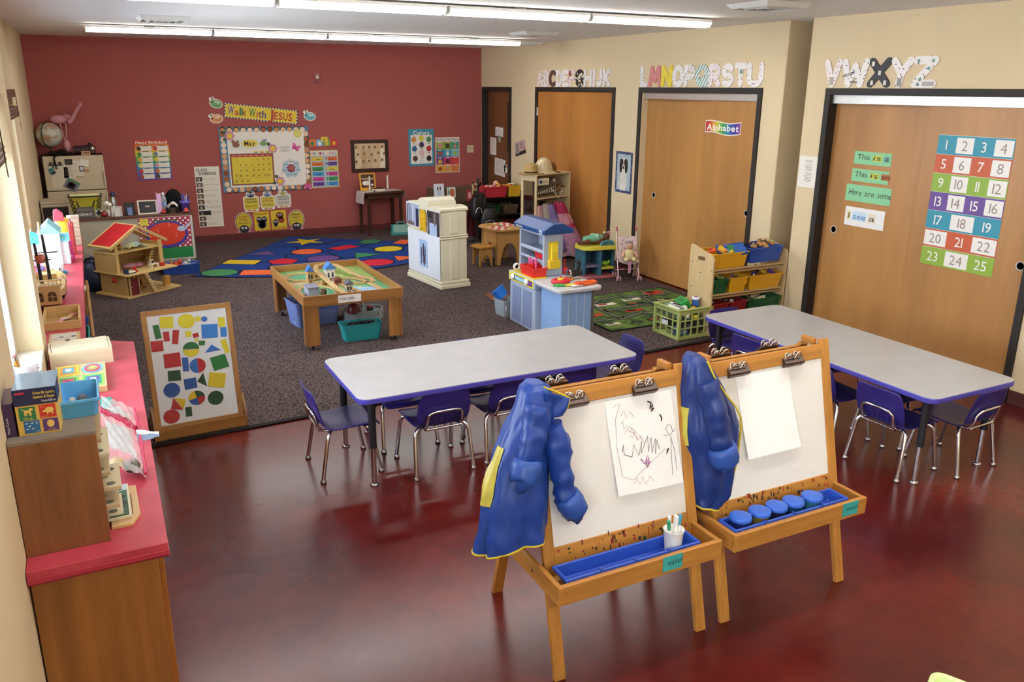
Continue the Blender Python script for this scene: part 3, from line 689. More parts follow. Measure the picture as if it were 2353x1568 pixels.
# wooden cube of puzzles
t=thing('puzzle_shelf','brown oak cubby shelf full of puzzles on the red counter','shelf',(-.20,2.64,ZT))
BR='#8f5c38'
m=MB(); m.bx(-.118,.118,0,.018,0,.37,BR); m.build('side_panel','wood_z',t,.002)
m=MB(); m.bx(-.118,.118,.34,.358,0,.37,BR); m.build('side_panel','wood_z',t,.002)
m=MB(); m.bx(-.118,.118,.0,.358,.37,.383,'#8a7f74'); m.build('top_board','dull',t,.002)
m=MB(); m.bx(-.118,.116,.018,.34,0,.012,BR); m.build('bottom_board','wood_y',t)
m=MB(); m.bx(-.118,-.110,.018,.34,.012,.37,BR); m.build('back_panel','wood_z',t)
for k in range(1,6): m=MB(); m.bx(-.11,.114,.018,.34,.06*k-.003,.06*k+.003,BR); m.build('shelf_board','wood_y',t)
PZ=[(.012,.115,.10,.20,'#d9c9a0','tan puzzle board with line drawings sticking out of the cubby, fourth slot'),(.072,.10,.05,.16,'#cbb488','pale puzzle board jutting from the second slot of the cubby'),(.132,.13,.06,.19,'#d8c59a','cream puzzle board with animals jutting from the third slot of the cubby'),(.192,.06,.05,.2,'#c9b48a','plain puzzle board in the fifth slot of the cubby'),(.252,.075,.06,.24,'#ddd0a6','cream line drawing board in the upper slot of the cubby'),(.312,.03,.04,.28,'#b99a6a','brown board in the top slot of the cubby')]
for k,(z,ext,y0,y1,c,lb) in enumerate(PZ):
    p=thing('puzzle_board',lb,'puzzle',(-.20,2.64+.02+y0,ZT+z+.004),group='puzzles in the cubby')
    w=.118+ext*.38; L=y1-y0+.06; m=MB(); m.bx(-.06,w,0,L,0,.012,c); m.build('board','birch_y',p,.001)
    for j in range(3):
        m=MB(); m.disc(w-.03-.02*(j%2),.03+L*.3*j,.014,.0128,['#6a6a58','#8a8468','#585f50'][j],n=9); m.build('drawn_piece','paper',p)
# flat puzzle and tray in front
t=thing('inset_tray','pale wooden inset tray lying beside the puzzle cubby','tray',(-.078,2.71,ZT))
m=MB(); m.poly([(0,0),(.058+.005,0),(.09,.06),(.088,.29),(.0,.30)],0,.012,'#d6b078'); m.build('board','birch_y',t,.002); MB().bx(.066,.069,.06,.22,.0122,.0128,'#5a4226').build('groove','paper',t)
t=thing('nature_puzzle','green frog and dragonfly picture puzzle on the wooden tray','puzzle',(-.085,2.745,ZT+.013))
m=MB(); m.bx(0,.07,0,.255,0,.010,'#e5dcc0'); m.build('frame','birch_y',t,.001)
m=MB(); m.bx(.004,.064,.006,.12,.010,.0115,'#2c5434'); m.bx(.004,.064,.12,.20,.010,.0115,'#3c6b4a'); m.bx(.004,.064,.20,.25,.010,.0115,'#b9cfd6'); m.build('picture','card',t)
for x,y,rx,ry,c in ((.03,.05,.02,.012,'#9fd6a0'),(.045,.10,.013,.018,'#1c2b22'),(.02,.13,.016,.012,'#cfe0c4'),(.05,.15,.01,.014,'#22322a'),(.03,.21,.022,.005,'#2a2a30'),(.03,.22,.005,.02,'#2a2a30')):
    MB().disc(x,y,rx,.0122,c,ry,12).build('puzzle_piece','card',t)
# clear zip bag
t=thing('zip_bag','clear plastic zip bag with a pink zipper band holding papers','bag',(-.078,3.04,ZT))
def zb(u,v): return (.125*u+.004*math.sin(v*9),.74*v,.012+.115*(1-u)**.8*(.75+.25*math.sin(v*PI))+.005*math.sin(u*23+v*31)+.004*math.sin(v*47+u*9))
m=MB(); m.grid(zb,14,30,'#f4f4f6'); m.build('bag_skin','clear_plastic',t)
m=MB(); m.grid(lambda u,v:(lambda p:(p[0],p[1],p[2]+.004))(zb(u,.62+.09*v)),10,2,'#d02a5c'); m.build('zipper_band','plastic',t,solid=.004); m=MB(); m.tube([(.126,.02,.02),(.13,.3,.018),(.13,.6,.018),(.126,.74,.016)],.006,'#d02a5c',6); m.build('edge_piping','plastic',t)
m=MB(); m.grid(lambda u,v:(lambda p:(p[0],p[1],p[2]-.008))(zb(.12+.7*u,.2+.38*v)),6,6,'#eef2f6'); m.build('paper_sheet','paper',t); m=MB(); m.grid(lambda u,v:(lambda p:(p[0],p[1],p[2]-.008))(zb(.2+.6*u,.76+.14*v)),4,4,'#f2f2f2'); m.build('paper_slip','paper',t)
m=MB(); m.sph((.035,.07,.06),(.03,.04,.02),'#dcb93c',10,6); m.build('yellow_toy','plastic',t); m=MB(); m.sph((.085,.09,.03),(.03,.05,.02),'#55523f',10,6); m.build('plastic_animal','plastic',t)
t=thing('white_bag','small white and blue plastic bag poking out beside the zip bag','bag',(.04,3.42,ZT))
m=MB(); m.grid(lambda u,v:(.085*u,.09*v*(1-.6*u)+.03*u,.04*(1-u*.7)*math.sin(PI*v)+.002*math.sin(u*9+v*8)),8,8,'#dfe6ec',colfn=lambda u,v:'#8fb0d8' if v<.2 else '#eceff1'); m.build('bag_skin','nylon',t)
t=thing('teal_book','thin teal book standing on the counter beside the cubby','book',(-.088,3.80,ZT)); m=MB(); m.bx(0,.05,0,.20,0,.012,'#2f8f80'); m.build('cover','card',t,.001); m=MB(); m.bx(.002,.048,.202,.204,.001,.010,'#efece4'); m.build('pages','paper',t); MB().rect(.03,.036,.02,.05,.0126,'#e8efe9').build('label_mark','paper',t)
# shape puzzle
t=thing('shape_puzzle','wooden nesting shape puzzle with rainbow rings on the counter','puzzle',(-.275,4.12,ZT))
m=MB(); m.bx(0,.225,0,.40,0,.03,'#dcc48e'); m.build('frame','birch_x',t,.002)
def ring(x0,x1,y0,y1,cols,kind):
    for k,c in enumerate(cols):
        s_=1-k*.24; cx_=(x0+x1)/2; cy_=(y0+y1)/2; m=MB()
        if kind=='o': m.disc(cx_,cy_,(x1-x0)/2*s_,.0305+.0012*(k+1),c,(y1-y0)/2*s_,24)
        else: m.rect(cx_-(x1-x0)/2*s_,cx_+(x1-x0)/2*s_,cy_-(y1-y0)/2*s_,cy_+(y1-y0)/2*s_,.0305+.0012*(k+1),c)
        m.build('puzzle_ring','card',t)
ring(.012,.105,.22,.385,['#e6d23c','#e79a4a','#5fb6d2','#e8e2d8'],'r'); ring(.118,.215,.22,.385,['#6fb7d8','#d9546a','#b09a78','#d8d66a'],'o')
ring(.012,.105,.02,.20,['#7fc45a','#2f8a54','#d03a4a','#8a1f6a'],'r'); ring(.118,.215,.02,.20,['#8fce5a','#2f9a8a','#5f4aa0','#f0eef2'],'r')
# white wooden box
t=thing('wooden_box','pale unfinished wooden box with black hinges on the counter','box',(-.30,4.57,ZT),3)
W_='#e9d9b6'
for q in ((0,.292,0,.012,0,.085),(0,.292,.175,.187,0,.09),(0,.012,.012,.175,0,.095),(.28,.292,.012,.175,0,.095)):
    m=MB(); m.bx(*q,W_); m.build('side_panel','birch_x',t,.001)
m=MB(); m.bx(.012,.28,.012,.175,.0,.006,W_); m.build('bottom','birch_x',t)
m=MB(); m.bx(.014,.278,.008,.172,-.004,.004,'#efe2c2',T(0,0,.088)@RX(3)); m.build('lid','birch_x',t,.001)
for x in (.085,.205): MB().bx(x,x+.02,.165,.186,.094,.102,'#1d1a18').build('hinge','metal',t,.001)
for nm,x,y0,w,l,lb in (('wood_puzzle',-.31,4.80,.15,.2,'wooden puzzle tray with pale printed cards behind the wooden box'),):
    t=thing(nm,lb,'puzzle',(x,y0+.03,ZT)); m=MB(); m.bx(0,w,0,l,0,.07,'#d7b579'); m.build('tray','birch_x',t,.002); m=MB(); m.bx(.015,w-.015,.02,l-.02,.070,.0715,'#d9d2c6'); m.build('picture','card',t)
    for k in range(4): MB().disc(.03+.03*k,.07+.03*(k%2),.013,.0724,['#c9a69a','#6f7a82','#c7c2b0','#4a4a4e'][k],n=10).build('puzzle_piece','card',t)
t=thing('letter_puzzle','wooden box tray with a pink letter puzzle leaning on it','puzzle',(-.36,5.36,ZT))
for q in ((0,.2,0,.01,0,.05),(0,.2,.33,.34,0,.07),(0,.01,.01,.33,0,.06),(.19,.2,.01,.33,0,.06)): m=MB(); m.bx(*q,'#d9b67c'); m.build('side_panel','birch_x',t,.001)
m=MB(); m.bx(.01,.19,.01,.33,0,.008,'#b8935c'); m.build('bottom','birch_x',t)
rnd=random.Random(4)
for k in range(9): MB(T(.03+.016*k%.15,.03+.03*k,.014+.003*(k%3))@RZ(rnd.uniform(0,90))).bx(-.022,.022,-.012,.012,0,.008,rnd.choice(['#d98aa0','#e6b2be','#c8c060','#4a3c3a','#d9cfc0'])).build('puzzle_piece','card',t,.001)
# cups of pencils on the sill
for k,(x,y,lb) in enumerate(((-.352,3.95,'clear plastic cup of pencils on the window sill, right one'),(-.435,3.98,'clear plastic cup of pencils at the left edge of the window sill'))):
    z0=.864; t=thing('pencil_cup',lb,'cup',(x,y,z0),group='cups of pencils on the sill'); MB().lathe([(.034,0),(.047,.125),(.050,.128),(.050,.132),(.046,.130),(.033,.003),(0,.003)],'#f2f4f6',22).build('cup_body','clear_plastic',t)
    for j in range(7):
        a=j*.9; q=thing('pencil',['leftmost','second','third','fourth','fifth','sixth','rightmost'][j]+f' yellow pencil in the {"right" if k==0 else "left"} cup on the sill','pencil',(x,y,z0+.004),group='pencils in the sill cups')
        bx_=(-.014+.012*math.cos(a)*.5,.012*math.sin(a),.0); tx=(-.035+.008*math.cos(a),.014*math.sin(a),.145+.004*j)
        e=Vector(tx); b0=Vector(bx_); mid=b0.lerp(e,.9)
        MB().cyl(b0,mid,.0036,'#c98a34',n=6).build('shaft','plastic',q); MB().cyl(mid,e,.0038,'#b9a8a0',n=6).build('ferrule','metal',q); MB().cyl(e,e+(e-mid)*.35,.0036,'#c66a6a',n=6).build('eraser','rubber',q)
t=thing('white_tablet','white flat box lying on the sill beside the pencil cups','box',(-.345,4.25,.864)); m=MB(); m.bx(-.05,.03,0,.2,0,.03,'#e8ebee'); m.build('shell','plastic',t,.004); MB().bx(-.02,.02,-.001,.0,.012,.018,'#2a2a2e').build('slot','plastic',t)
# stencil box and flash card box on top of the cubby
zt=ZT+.383
def box_front(t,w,dpt,h,body,items):
    pass
t=thing('stencil_box','navy and yellow stencil box with a dog and a turtle card on its front','box',(-.286,2.685,zt),-2)
m=MB(); m.bx(0,.112,0,.16,0,.145,'#dcb85a'); m.build('carton','card',t,.001)
m=MB(); m.bx(-.002,.114,-.002,.10,.095,.1465,'#1c2350'); m.build('lid_band','card',t,.001)
m=MB(); m.bx(-.001,.113,.0,.16,.1466,.148,'#8fb6dc'); m.build('window_top','gloss',t)
FM=Matrix(((1,0,0,0),(0,0,-1,0),(0,1,0,0),(0,0,0,1)))
def fr(dy=0): return T(0,-dy,0)@FM
m=MB(fr(.0025)); m.text('I Know My Letters,',.052,.128,.0006,.013,'#e2c95c',fit=.058,bold=.02,align='L'); m.text('Numbers & Shapes',.052,.115,.0006,.013,'#e2c95c',fit=.056,bold=.02); m.text('Stencil Box',.072,.102,.0006,.011,'#eef0f4',fit=.038); m.rect(.006,.03,.132,.139,.0006,'#b8324a'); m.build('lettering','card',t)
for x,z,w,h,c,lb in ((.008,.048,.044,.042,'#2b7a50','dog'),(.062,.050,.044,.042,'#c8372f','turtle'),(.016,.006,.042,.040,'#2d6aa0','five'),(.066,.006,.042,.040,'#5b3a78','oval')):
    m=MB(fr(.0012)); m.rect(x,x+w,z,z+h,.0,c); cd=m.build('picture_card','card',t)
    m=MB(fr(.0012)); Y='#e5c468'
    if lb=='dog':
        m.rect(x+.014,x+.032,z+.023,z+.033,.0007,Y); m.rect(x+.028,x+.036,z+.029,z+.038,.0007,Y); m.rect(x+.034,x+.039,z+.031,z+.035,.0007,Y)
        for q in (.014,.018,.027,.030): m.rect(x+q,x+q+.003,z+.015,z+.024,.0007,Y)
        m.poly([(x+.014,z+.031),(x+.008,z+.036),(x+.009,z+.038),(x+.016,z+.033)],0,.0007,Y); m.text('dog',x+.022,z+.003,.0007,.012,Y,align='C',fit=.024)
    elif lb=='turtle':
        m.disc(x+.027,z+.024,.012,.0007,Y,.009); m.disc(x+.013,z+.021,.005,.0008,Y,.003)
        for q in (.019,.032): m.rect(x+q,x+q+.004,z+.010,z+.018,.0007,Y)
        m.text('turtle',x+.003,z+.003,.0007,.007,Y,fit=.016); m.text('T t',x+.004,z+.033,.0007,.008,Y,fit=.01)
    elif lb=='five':
        for q,r in ((.004,.03),(.018,.03),(.011,.021),(.004,.012),(.018,.012)): m.poly([(x+q,z+r+.002),(x+q+.004,z+r),(x+q+.009,z+r+.003),(x+q+.005,z+r+.004)],0,.0007,'#d8e2e2')
        m.text('5',x+.032,z+.027,.0007,.013,'#d8e2e2'); m.text('five',x+.03,z+.003,.0007,.007,'#d8e2e2',fit=.010)
    else:
        m.disc(x+.021,z+.024,.010,.0007,Y,.012); m.text('oval',x+.021,z+.003,.0007,.009,Y,align='C',fit=.018)
    m.build('card_print','card',cd)
t=thing('flash_card_box','dark purple flash card box at the left edge beside the stencil box','box',(-.352,2.69,zt-.0),-2)
m=MB(); m.bx(0,.06,0,.15,0,.105,'#3c2350'); m.build('carton','card',t,.001); m=MB(); m.bx(0,.06,.0,.15,.1052,.107,'#55456e'); m.build('window_top','gloss',t); m=MB(fr(.001)); m.text('Flash Cards',.044,.012,.0006,.009,'#e3e0ea',rot=90,fit=.05); m.bx(.02,.03,.05,.09,0,.0006,'#b23058'); m.build('lettering','card',t)
t=thing('rock_bin','light blue plastic bin of rocks on top of the cubby','bin',(-.125,2.862,zt))
m=MB(); tub(m,.122,.20,.062,'#5aaee6',.003,.88,.015,.004); m.build('bin_body','plastic',t,.002)
for k,(x,y,r,c) in enumerate(((.015,-.02,.024,'#5b6470'),(-.03,.0,.013,'#cfd8dc'),(-.035,-.05,.012,'#aab4bc'),(.04,.01,.013,'#4d5660'),(.01,.05,.016,'#7c8894'),(-.02,.05,.012,'#d5dde0'))):
    q=MB(); q.sph((0,0,0),(r,r*1.15,r*.85),c,9,6); o=q.build('rock','dull'); o.location=(-.125+x,2.862+y,zt+.004+r*.85); tag(o,['large dark rock in the blue bin','white pebble at the left of the blue bin','pale grey pebble near the front of the blue bin','small dark rock at the right of the blue bin','grey rock at the back of the blue bin','white pebble at the back of the blue bin'][k],'rock','rocks in the blue bin')
    rr=random.Random(k)
    for v in o.data.vertices: v.co *= rr.uniform(.86,1.08)
# ------------------------------------------------------------------ pirate ship
t=thing('toy_ship','plastic toy pirate ship with a maroon hull on the counter','toy ship',(-.345,6.22,ZT))
def hullp(u,v):
    s_=u; y=-.36+.74*s_; w=.115*(1-max(0,(s_-.55)/.45)**2)*(1 if s_>.12 else .82+1.5*s_); 
    return y,w
m=MB()
secs=[(-.36,.085,.03),(-.30,.105,.015),(-.1,.115,0),(.12,.11,0),(.26,.075,.01),(.34,.03,.03),(.37,.004,.05)]
def ship_loft(m,z0,z1,k0,k1,col):
    nv=len(secs); vs=[]; 
    for y,w,zb in secs:
        for a in (-1,-.6,0,.6,1): pass
    for y,w,zb in secs:
        vs+= [(-w*k1,y,z1),(-w*k0,y,z0+zb),(0,y,z0+zb*.6),(w*k0,y,z0+zb),(w*k1,y,z1)]
    fs=[(i*5+j,i*5+j+1,(i+1)*5+j+1,(i+1)*5+j) for i in range(nv-1) for j in range(4)]+[(4,3,2,1,0)]
    m.add(vs,fs,col)
ship_loft(m,.0,.075,.62,.98,'#5c2430'); m.build('lower_hull','plastic',t,.002)
m=MB(); ship_loft(m,.07,.135,.96,1.0,'#c8a468'); m.build('upper_hull','plastic',t,.002)
m=MB(); m.poly([(-w*.93,y) for y,w,_ in secs]+[(w*.93,y) for y,w,_ in secs[::-1]],.095,.10,'#d6b67e'); m.build('deck','plastic',t)
m=MB(); m.bx(-.085,.085,-.40,-.30,.05,.17,'#c2a070'); st=m.build('stern_castle','plastic',t,.006)
for x in (-.04,.035):
    m=MB(T(x,-.4012,.075)@FM); m.poly([(-.025,0),(.025,0),(.025,.04),(.018,.057),(0,.064),(-.018,.057),(-.025,.04)],0,.001,'#4a3626'); w_=m.build('arched_window','plastic',st)
    m=MB(T(x,-.4022,.075)@FM); m.rect(-.0015,.0015,.002,.06,.001,'#d0b27c'); m.rect(-.023,.023,.028,.031,.001,'#d0b27c'); m.build('window_bar','plastic',w_)
m=MB(); m.bx(-.1,.1,-.40,-.38,.17,.178,'#dcc79a')
for k in range(9): m.bx(-.094+.023*k,-.088+.023*k,-.395,-.388,.178,.205,'#dcc79a')
m.bx(-.1,.1,-.40,-.38,.205,.212,'#dcc79a'); m.build('railing','plastic',t,.001)
m=MB(); m.bx(-.06,.06,-.28,-.18,.10,.15,'#cfae74'); m.build('deck_step','plastic',t,.003)
m=MB(); m.bx(-.05,.05,.16,.26,.10,.14,'#cfae74'); m.build('forecastle','plastic',t,.003)
for x,y,h in ((-.03,-.08,.40),(.01,.12,.42)):
    ms=MB().cyl((x,y,.10),(x-.01,y,h),.013,'#17151a',.008,n=8).build('mast','plastic',t)
    MB().cyl((x-.07,y-.015,h*.72),(x+.07,y-.015,h*.72),.004,'#17151a',n=6).build('yard_arm','plastic',ms)
m=MB(T(-.02,-.08,.27)); m.lathe([(.028,0),(.034,.05),(.031,.05),(.026,.004),(0,.004)],'#a8503c',14); m.build('crows_nest','plastic',t)
m=MB(T(-.07,-.2,.10)); m.lathe([(.012,0),(.018,.03),(.008,.05),(.014,.07),(0,.08)],'#3a3630',10); m.build('anchor_winch','plastic',t)
# ------------------------------------------------------------------ play castle and friends on the far counter
def gable(m,x0,x1,y0,y1,z0,h,col,axis='y',ov=.012):
    if axis=='y': A=Matrix(((1,0,0,0),(0,0,1,0),(0,1,0,0),(0,0,0,1))); m.poly([(x0-ov,z0),(x1+ov,z0),((x0+x1)/2,z0+h)],y0-ov,y1+ov,col,A)
    else: A=Matrix(((0,0,1,0),(1,0,0,0),(0,1,0,0),(0,0,0,1))); m.poly([(y0-ov,z0),(y1+ov,z0),((y0+y1)/2,z0+h)],x0-ov,x1+ov,col,A)
t=thing('toy_castle','white toy dollhouse castle with aqua roofs on the far counter','dollhouse',(-.38,7.55,ZT))
m=MB(); m.bx(-.05,.10,-.12,.14,0,.26,'#f1f4f6'); m.build('main_wall','plastic',t,.004)
m=MB(); gable(m,-.05,.10,-.12,.14,.26,.09,'#8fdbe8'); m.build('main_roof','plastic',t,.003)
m=MB(); m.bx(.09,.155,-.10,.02,0,.19,'#eef1f5'); m.build('side_wing','plastic',t,.004); m=MB(); gable(m,.09,.155,-.10,.02,.19,.05,'#7fd0dc','x'); m.build('wing_roof','plastic',t,.003)
m=MB(); m.bx(-.15,-.05,-.1,.05,0,.17,'#f3d6e2'); m.build('pink_wing','plastic',t,.004)
m=MB(T(-.10,-.02,.17)); m.lathe([(.055,0),(.058,.04),(.045,.075),(.02,.095),(0,.10)],'#4fc1e6',16); m.build('dome_roof','plastic',t)
m=MB(); m.cyl((-.03,-.13,.0),(-.035,-.13,.36),.006,'#e8d87a',n=8); m.build('flag_pole','plastic',t)
m=MB(); m.bx(-.045,-.02,-.128,-.122,.25,.33,'#7a90c8'); m.build('flag','plastic',t)
for x,z in ((.0,.16),(.05,.16),(.0,.07),(.05,.07)):
    m=MB(T(x,-.1212,z)@FM); m.poly([(-.014,0),(.014,0),(.014,.035),(0,.048),(-.014,.035)],0,.0012,'#cfe6ee'); m.build('window','plastic',t)
t=thing('toy_whale','white and blue toy whale figure on the counter beside the castle','toy',(-.315,7.02,ZT))
m=MB(); m.sph((0,0,.05),(.055,.07,.05),'#e8ebf2',14,8); m.sph((.0,-.005,.028),(.057,.071,.027),'#3fa7c8',14,6); b_=m.build('body','plastic',t); m=MB(); m.sph((.02,-.062,.058),(.006,.005,.009),'#15151c',8,5); m.sph((-.025,-.060,.06),(.006,.005,.009),'#15151c',8,5); m.build('eye','gloss',b_); m=MB(); m.sph((0,.075,.07),(.04,.02,.012),'#3fa7c8',10,5); m.build('tail_fin','plastic',t); m=MB(); m.sph((.055,0,.02),(.02,.03,.012),'#3fa7c8',8,5); m.build('fin','plastic',t)
for nm,x,y,r,c,lb in (('toy_ball',-.43,7.14,.03,'#8a78c4','small purple toy ball beside the castle'),('toy_pot',-.35,7.25,.028,'#3f9ab0','teal toy cooking pot in front of the castle')):
    q=MB(); q.sph((0,0,r),r,c,12,8); o=q.build(nm,'plastic',loc=(x,y,ZT)); tag(o,lb,'toy')
t=thing('toy_vanity','hot pink toy vanity beside the white castle','toy',(-.225,7.65,ZT)); m=MB(); m.bx(-.025,.025,-.05,.05,0,.07,'#d63a90'); m.build('drawer_body','plastic',t,.004); m=MB(); m.bx(-.02,.02,.03,.045,.07,.15,'#e05aa4'); m.build('mirror_frame','plastic',t,.004); m=MB(); m.bx(-.012,.012,-.052,-.05,.02,.05,'#f5c3da'); m.build('drawer','plastic',t); m=MB(); m.bx(-.03,.03,-.1,-.06,0,.03,'#c8327e'); m.build('stool','plastic',t,.006)
t=thing('red_case','red toy carrying case standing behind the vanity','case',(-.205,7.95,ZT)); m=MB(); m.bx(-.02,.02,-.1,.1,0,.26,'#c24a4a'); m.build('shell','plastic',t,.006); MB().tube([(0,-.04,.26),(0,-.03,.29),(0,.03,.29),(0,.04,.26)],.006,'#8f2f36',6).build('handle','plastic',t)
t=thing('drawer_tower','tan cardboard drawer tower at the far end of the red counter','organizer',(-.17,8.40,ZT)); m=MB(); m.bx(-.045,.03,-.09,.11,0,.25,'#a9937c'); m.build('carcass','card',t,.002)
for k in range(3):
    m=MB(); m.bx(-.041,.026,-.096,-.09,.008+.08*k,.08+.08*k,'#b9a48c'); d=m.build('drawer','card',t,.001); MB().bx(-.012,.002,-.101,-.096,.045+.08*k,.05+.08*k,'#8d7860').build('pull','card',d)
t=thing('plastic_bird','yellow plastic toy with a red roof standing behind the castle','toy',(-.285,8.62,ZT)); m=MB(T(0,0,0)); m.lathe([(.075,0),(.08,.12),(.065,.19),(.03,.22),(0,.225)],'#f0c63a',16); m.build('body','plastic',t); m=MB(); m.poly([(-.05,0),(.04,0),(.035,.07),(-.01,.11),(-.04,.10)],-.025,.025,'#dc4a5c',T(-.02,-.06,.2)@RX(90)); m.build('red_roof','plastic',t,.004); m=MB(); m.bx(-.07,.06,-.09,-.07,.0,.09,'#7fc0d8'); m.build('blue_base','plastic',t,.003)
t=thing('paper_tray','white paper tray on the far end of the counter','tray',(-.20,8.77,ZT)); m=MB(); m.bx(-.05,.05,-.07,.09,0,.2,'#c9b9a0'); m.build('box','card',t,.002); m=MB(); m.bx(-.052,.052,-.072,.092,.2,.206,'#ece9e2'); m.build('papers','paper',t)
# things on the open shelf under the counter
t=thing('teal_bin','teal plastic bin on the shelf under the counter','bin',(-.26,6.1,.395)); m=MB(); tub(m,.24,.34,.14,'#3f9a9a',.004,.85,.03,.006); m.build('bin_body','plastic',t,.002)
for k in range(3): MB().beam((-.05+.04*k,-.12,.02),(-.03+.04*k,.1,.12),.03,.012,'#a58a52').build('block','birch_y',t)
t=thing('blue_ball','dark blue cloth ball on the shelf under the counter','ball',(-.215,6.75,.39)); m=MB(); m.sph((0,0,.07),.07,'#26418a',14,8); m.build('ball_body','fabric',t); MB().disc(0,0,.02,.1405,'#dfe4ee',n=10).build('patch','fabric',t)
t=thing('rolling_pin','wooden rolling pin with white knob on the shelf under the counter','rolling pin',(-.20,8.05,.42)); m=MB(); m.cyl((0,-.12,.03),(0,.12,.03),.03,'#c79a62',n=14); m.build('roller','birch_y',t); m=MB(); m.sph((.03,-.16,.03),(.03,.035,.03),'#eae4d6',10,6); m.build('knob','plastic',t)
t=thing('wood_plank','pale wooden plank leaning on the shelf under the counter','plank',(-.13,7.0,.01)); m=MB(); m.beam((0,-.35,0),(-.0,.25,.62),.02,.10,'#c08a50'); m.build('board','wood_z',t,.003); MB().bx(-.011,.011,-.28,-.25,.05,.08,'#7a5a38').build('peg','wood_x',t)
# ------------------------------------------------------------------ grey fronted shelf unit with clutter on top
t=thing('shelf_unit','low shelf unit with brown top and plain grey back panel','shelf',(.33,10.66,0))
m=MB(); m.bx(-.83,.725,-.195,.215,.665,.70,'#6a4434'); m.build('top_board','wood_x',t,.003)
m=MB(); m.bx(-.82,.70,-.185,-.175,.03,.665,'#b3ac98'); m.build('back_panel','paint',t)
for x in (-.82,.70): m=MB(); m.bx(x-.012,x+.012,-.185,.205,.03,.665,'#6d5a50'); m.build('side_panel','wood_z',t,.002)
m=MB(); m.bx(-.82,.70,-.17,.205,.05,.07,'#8d7b62'); m.build('bottom_board','wood_x',t)
for x in (-.8,.69):
    for y in (-.15,.17): m=MB(); m.cyl((x,y-.0,.028),(x,y+.02,.028),.02,'#2b2b2b',n=10); m.build('caster','rubber',t)
# letter soup chart on the right half
t=thing('soup_chart','gingham pocket chart with a red bowl of soup on the shelf back','chart',(.43,10.47,.15))
CM=T(0,-.004,0)@FM
m=MB(CM); m.bx(0,.60,0,.52,0,.004,'#c9c7bb'); m.build('board','card',t,.001)
m=MB(CM); m.rect(.0,.575,.15,.515,.0052,'#a83a52'); m.build('gingham_ground','paper',t)
m=MB(CM)
for i in range(19):
    for j in range(12):
        if (i+j)%2==0: m.rect(.004+.030*i,.004+.030*i+.02,.155+.030*j,.155+.030*j+.02,.0058,'#f2ecec')
g=m.build('gingham_check','paper',t); g['kind']='stuff'
m=MB(CM); m.disc(.30,.31,.235,.0066,'#4a3f9a',.165,36); m.build('bowl_rim','paper',t); m=MB(CM); m.disc(.30,.318,.205,.0074,'#d8412a',.135,36); m.build('soup','paper',t)
m=MB(CM); m.disc(.47,.37,.05,.0084,'#b9c4de',.032,16); m.poly([(.50,.385),(.575,.45),(.585,.435),(.51,.365)],.0077,.0084,'#b9c4de'); m.build('spoon','paper',t)
m=MB(CM); m.text('Alphabet Soup',.30,.462,.0084,.05,'#1f6a4a',align='C',fit=.27,bold=.015); m.build('lettering','paper',t); m=MB(CM); m.text('Letter',.028,.475,.0094,.02,'#4a3a1a',fit=.06); m.build('tag_lettering','paper',t)
m=MB(CM); m.rect(.018,.11,.43,.505,.0086,'#e6d44a'); m.build('yellow_tag','paper',t)
for x,y in ((.2,.33),(.33,.40),(.40,.27)): m=MB(CM); m.tube([(x,y,.008),(x+.012,y+.02,.008),(x-.004,y+.035,.008),(x+.01,y+.055,.008)],.003,'#f0b8a4',5); m.build('steam_curl','paper',t)
m=MB(CM); m.rect(.0,.575,.02,.15,.0066,'#2e8a4c'); m.build('pocket','gloss',t)
for k in range(7): m=MB(CM); m.rect(.01+.08*k,.012+.08*k,.06,.15,.0072,'#1f6a38'); m.build('pocket_seam','paper',t)
m=MB(CM); m.rect(.0,.575,.058,.061,.0072,'#1f6a38'); m.build('pocket_seam','paper',t)
t=thing('blue_tray','blue plastic tub of soft toys at the foot of the soup chart','tub',(.83,10.33,.008)); m=MB(); tub(m,.44,.22,.12,'#2c4fa4',.004,.9,.03,.006); m.build('tub_body','plastic',t,.003)
for k,(x,c,r) in enumerate(((-.12,'#e8862a',.045),(-.03,'#e2542e',.055),(.07,'#c9ccd2',.055),(.16,'#5f7fb4',.045))):
    q=thing('soft_toy',['orange and yellow','bright orange','pale grey','blue'][k]+' soft toy in the blue tub by the soup chart','soft toy',(.83+x,10.33,.045),group='soft toys in the blue tub')
    m=MB(); m.sph((0,0,r*.9),(r,r*.8,r),c,10,7); b_=m.build('body','fabric',q); m=MB(); m.sph((r*.5,-.02,r*1.9),(r*.4,r*.4,r*.5),c,8,6); m.build('head','fabric',q); m=MB(); m.sph((r*.5,-.035,r*2.0),(.006,.006,.006),'#1a1a1a',6,4); m.build('eye','gloss',q)
# clutter on the shelf top
z0=.70
t=thing('file_crate','yellow folder bin with black lattice sides on the shelf unit','crate',(-.08,10.64,z0))
m=MB(); m.add([(-.14,-.08,.0),(.13,-.08,.0),(.16,-.10,.24),(-.17,-.10,.24),(-.14,.08,0),(.13,.08,0),(.16,.10,.24),(-.17,.10,.24)],[(0,1,2,3),(5,4,7,6),(4,0,3,7),(1,5,6,2),(3,2,1,0),(0,1,5,4)],'#e4d845'); m.build('folder_block','card',t)
m=MB()
for k in range(5): m.beam((-.145-.006*k,-.085-.004*k,.045*k),(-.095-.012*k,-.088-.004*k,.045*k+.045),.010,.008,'#15151a'); m.beam((-.095-.006*k,-.085-.004*k,.045*k),(-.145-.008*k,-.088-.004*k,.045*k+.045),.010,.008,'#15151a'); m.beam((.135+.006*k,-.085-.004*k,.045*k),(.085+.012*k,-.088-.004*k,.045*k+.045),.010,.008,'#15151a'); m.beam((.085+.006*k,-.085-.004*k,.045*k),(.135+.008*k,-.088-.004*k,.045*k+.045),.010,.008,'#15151a')
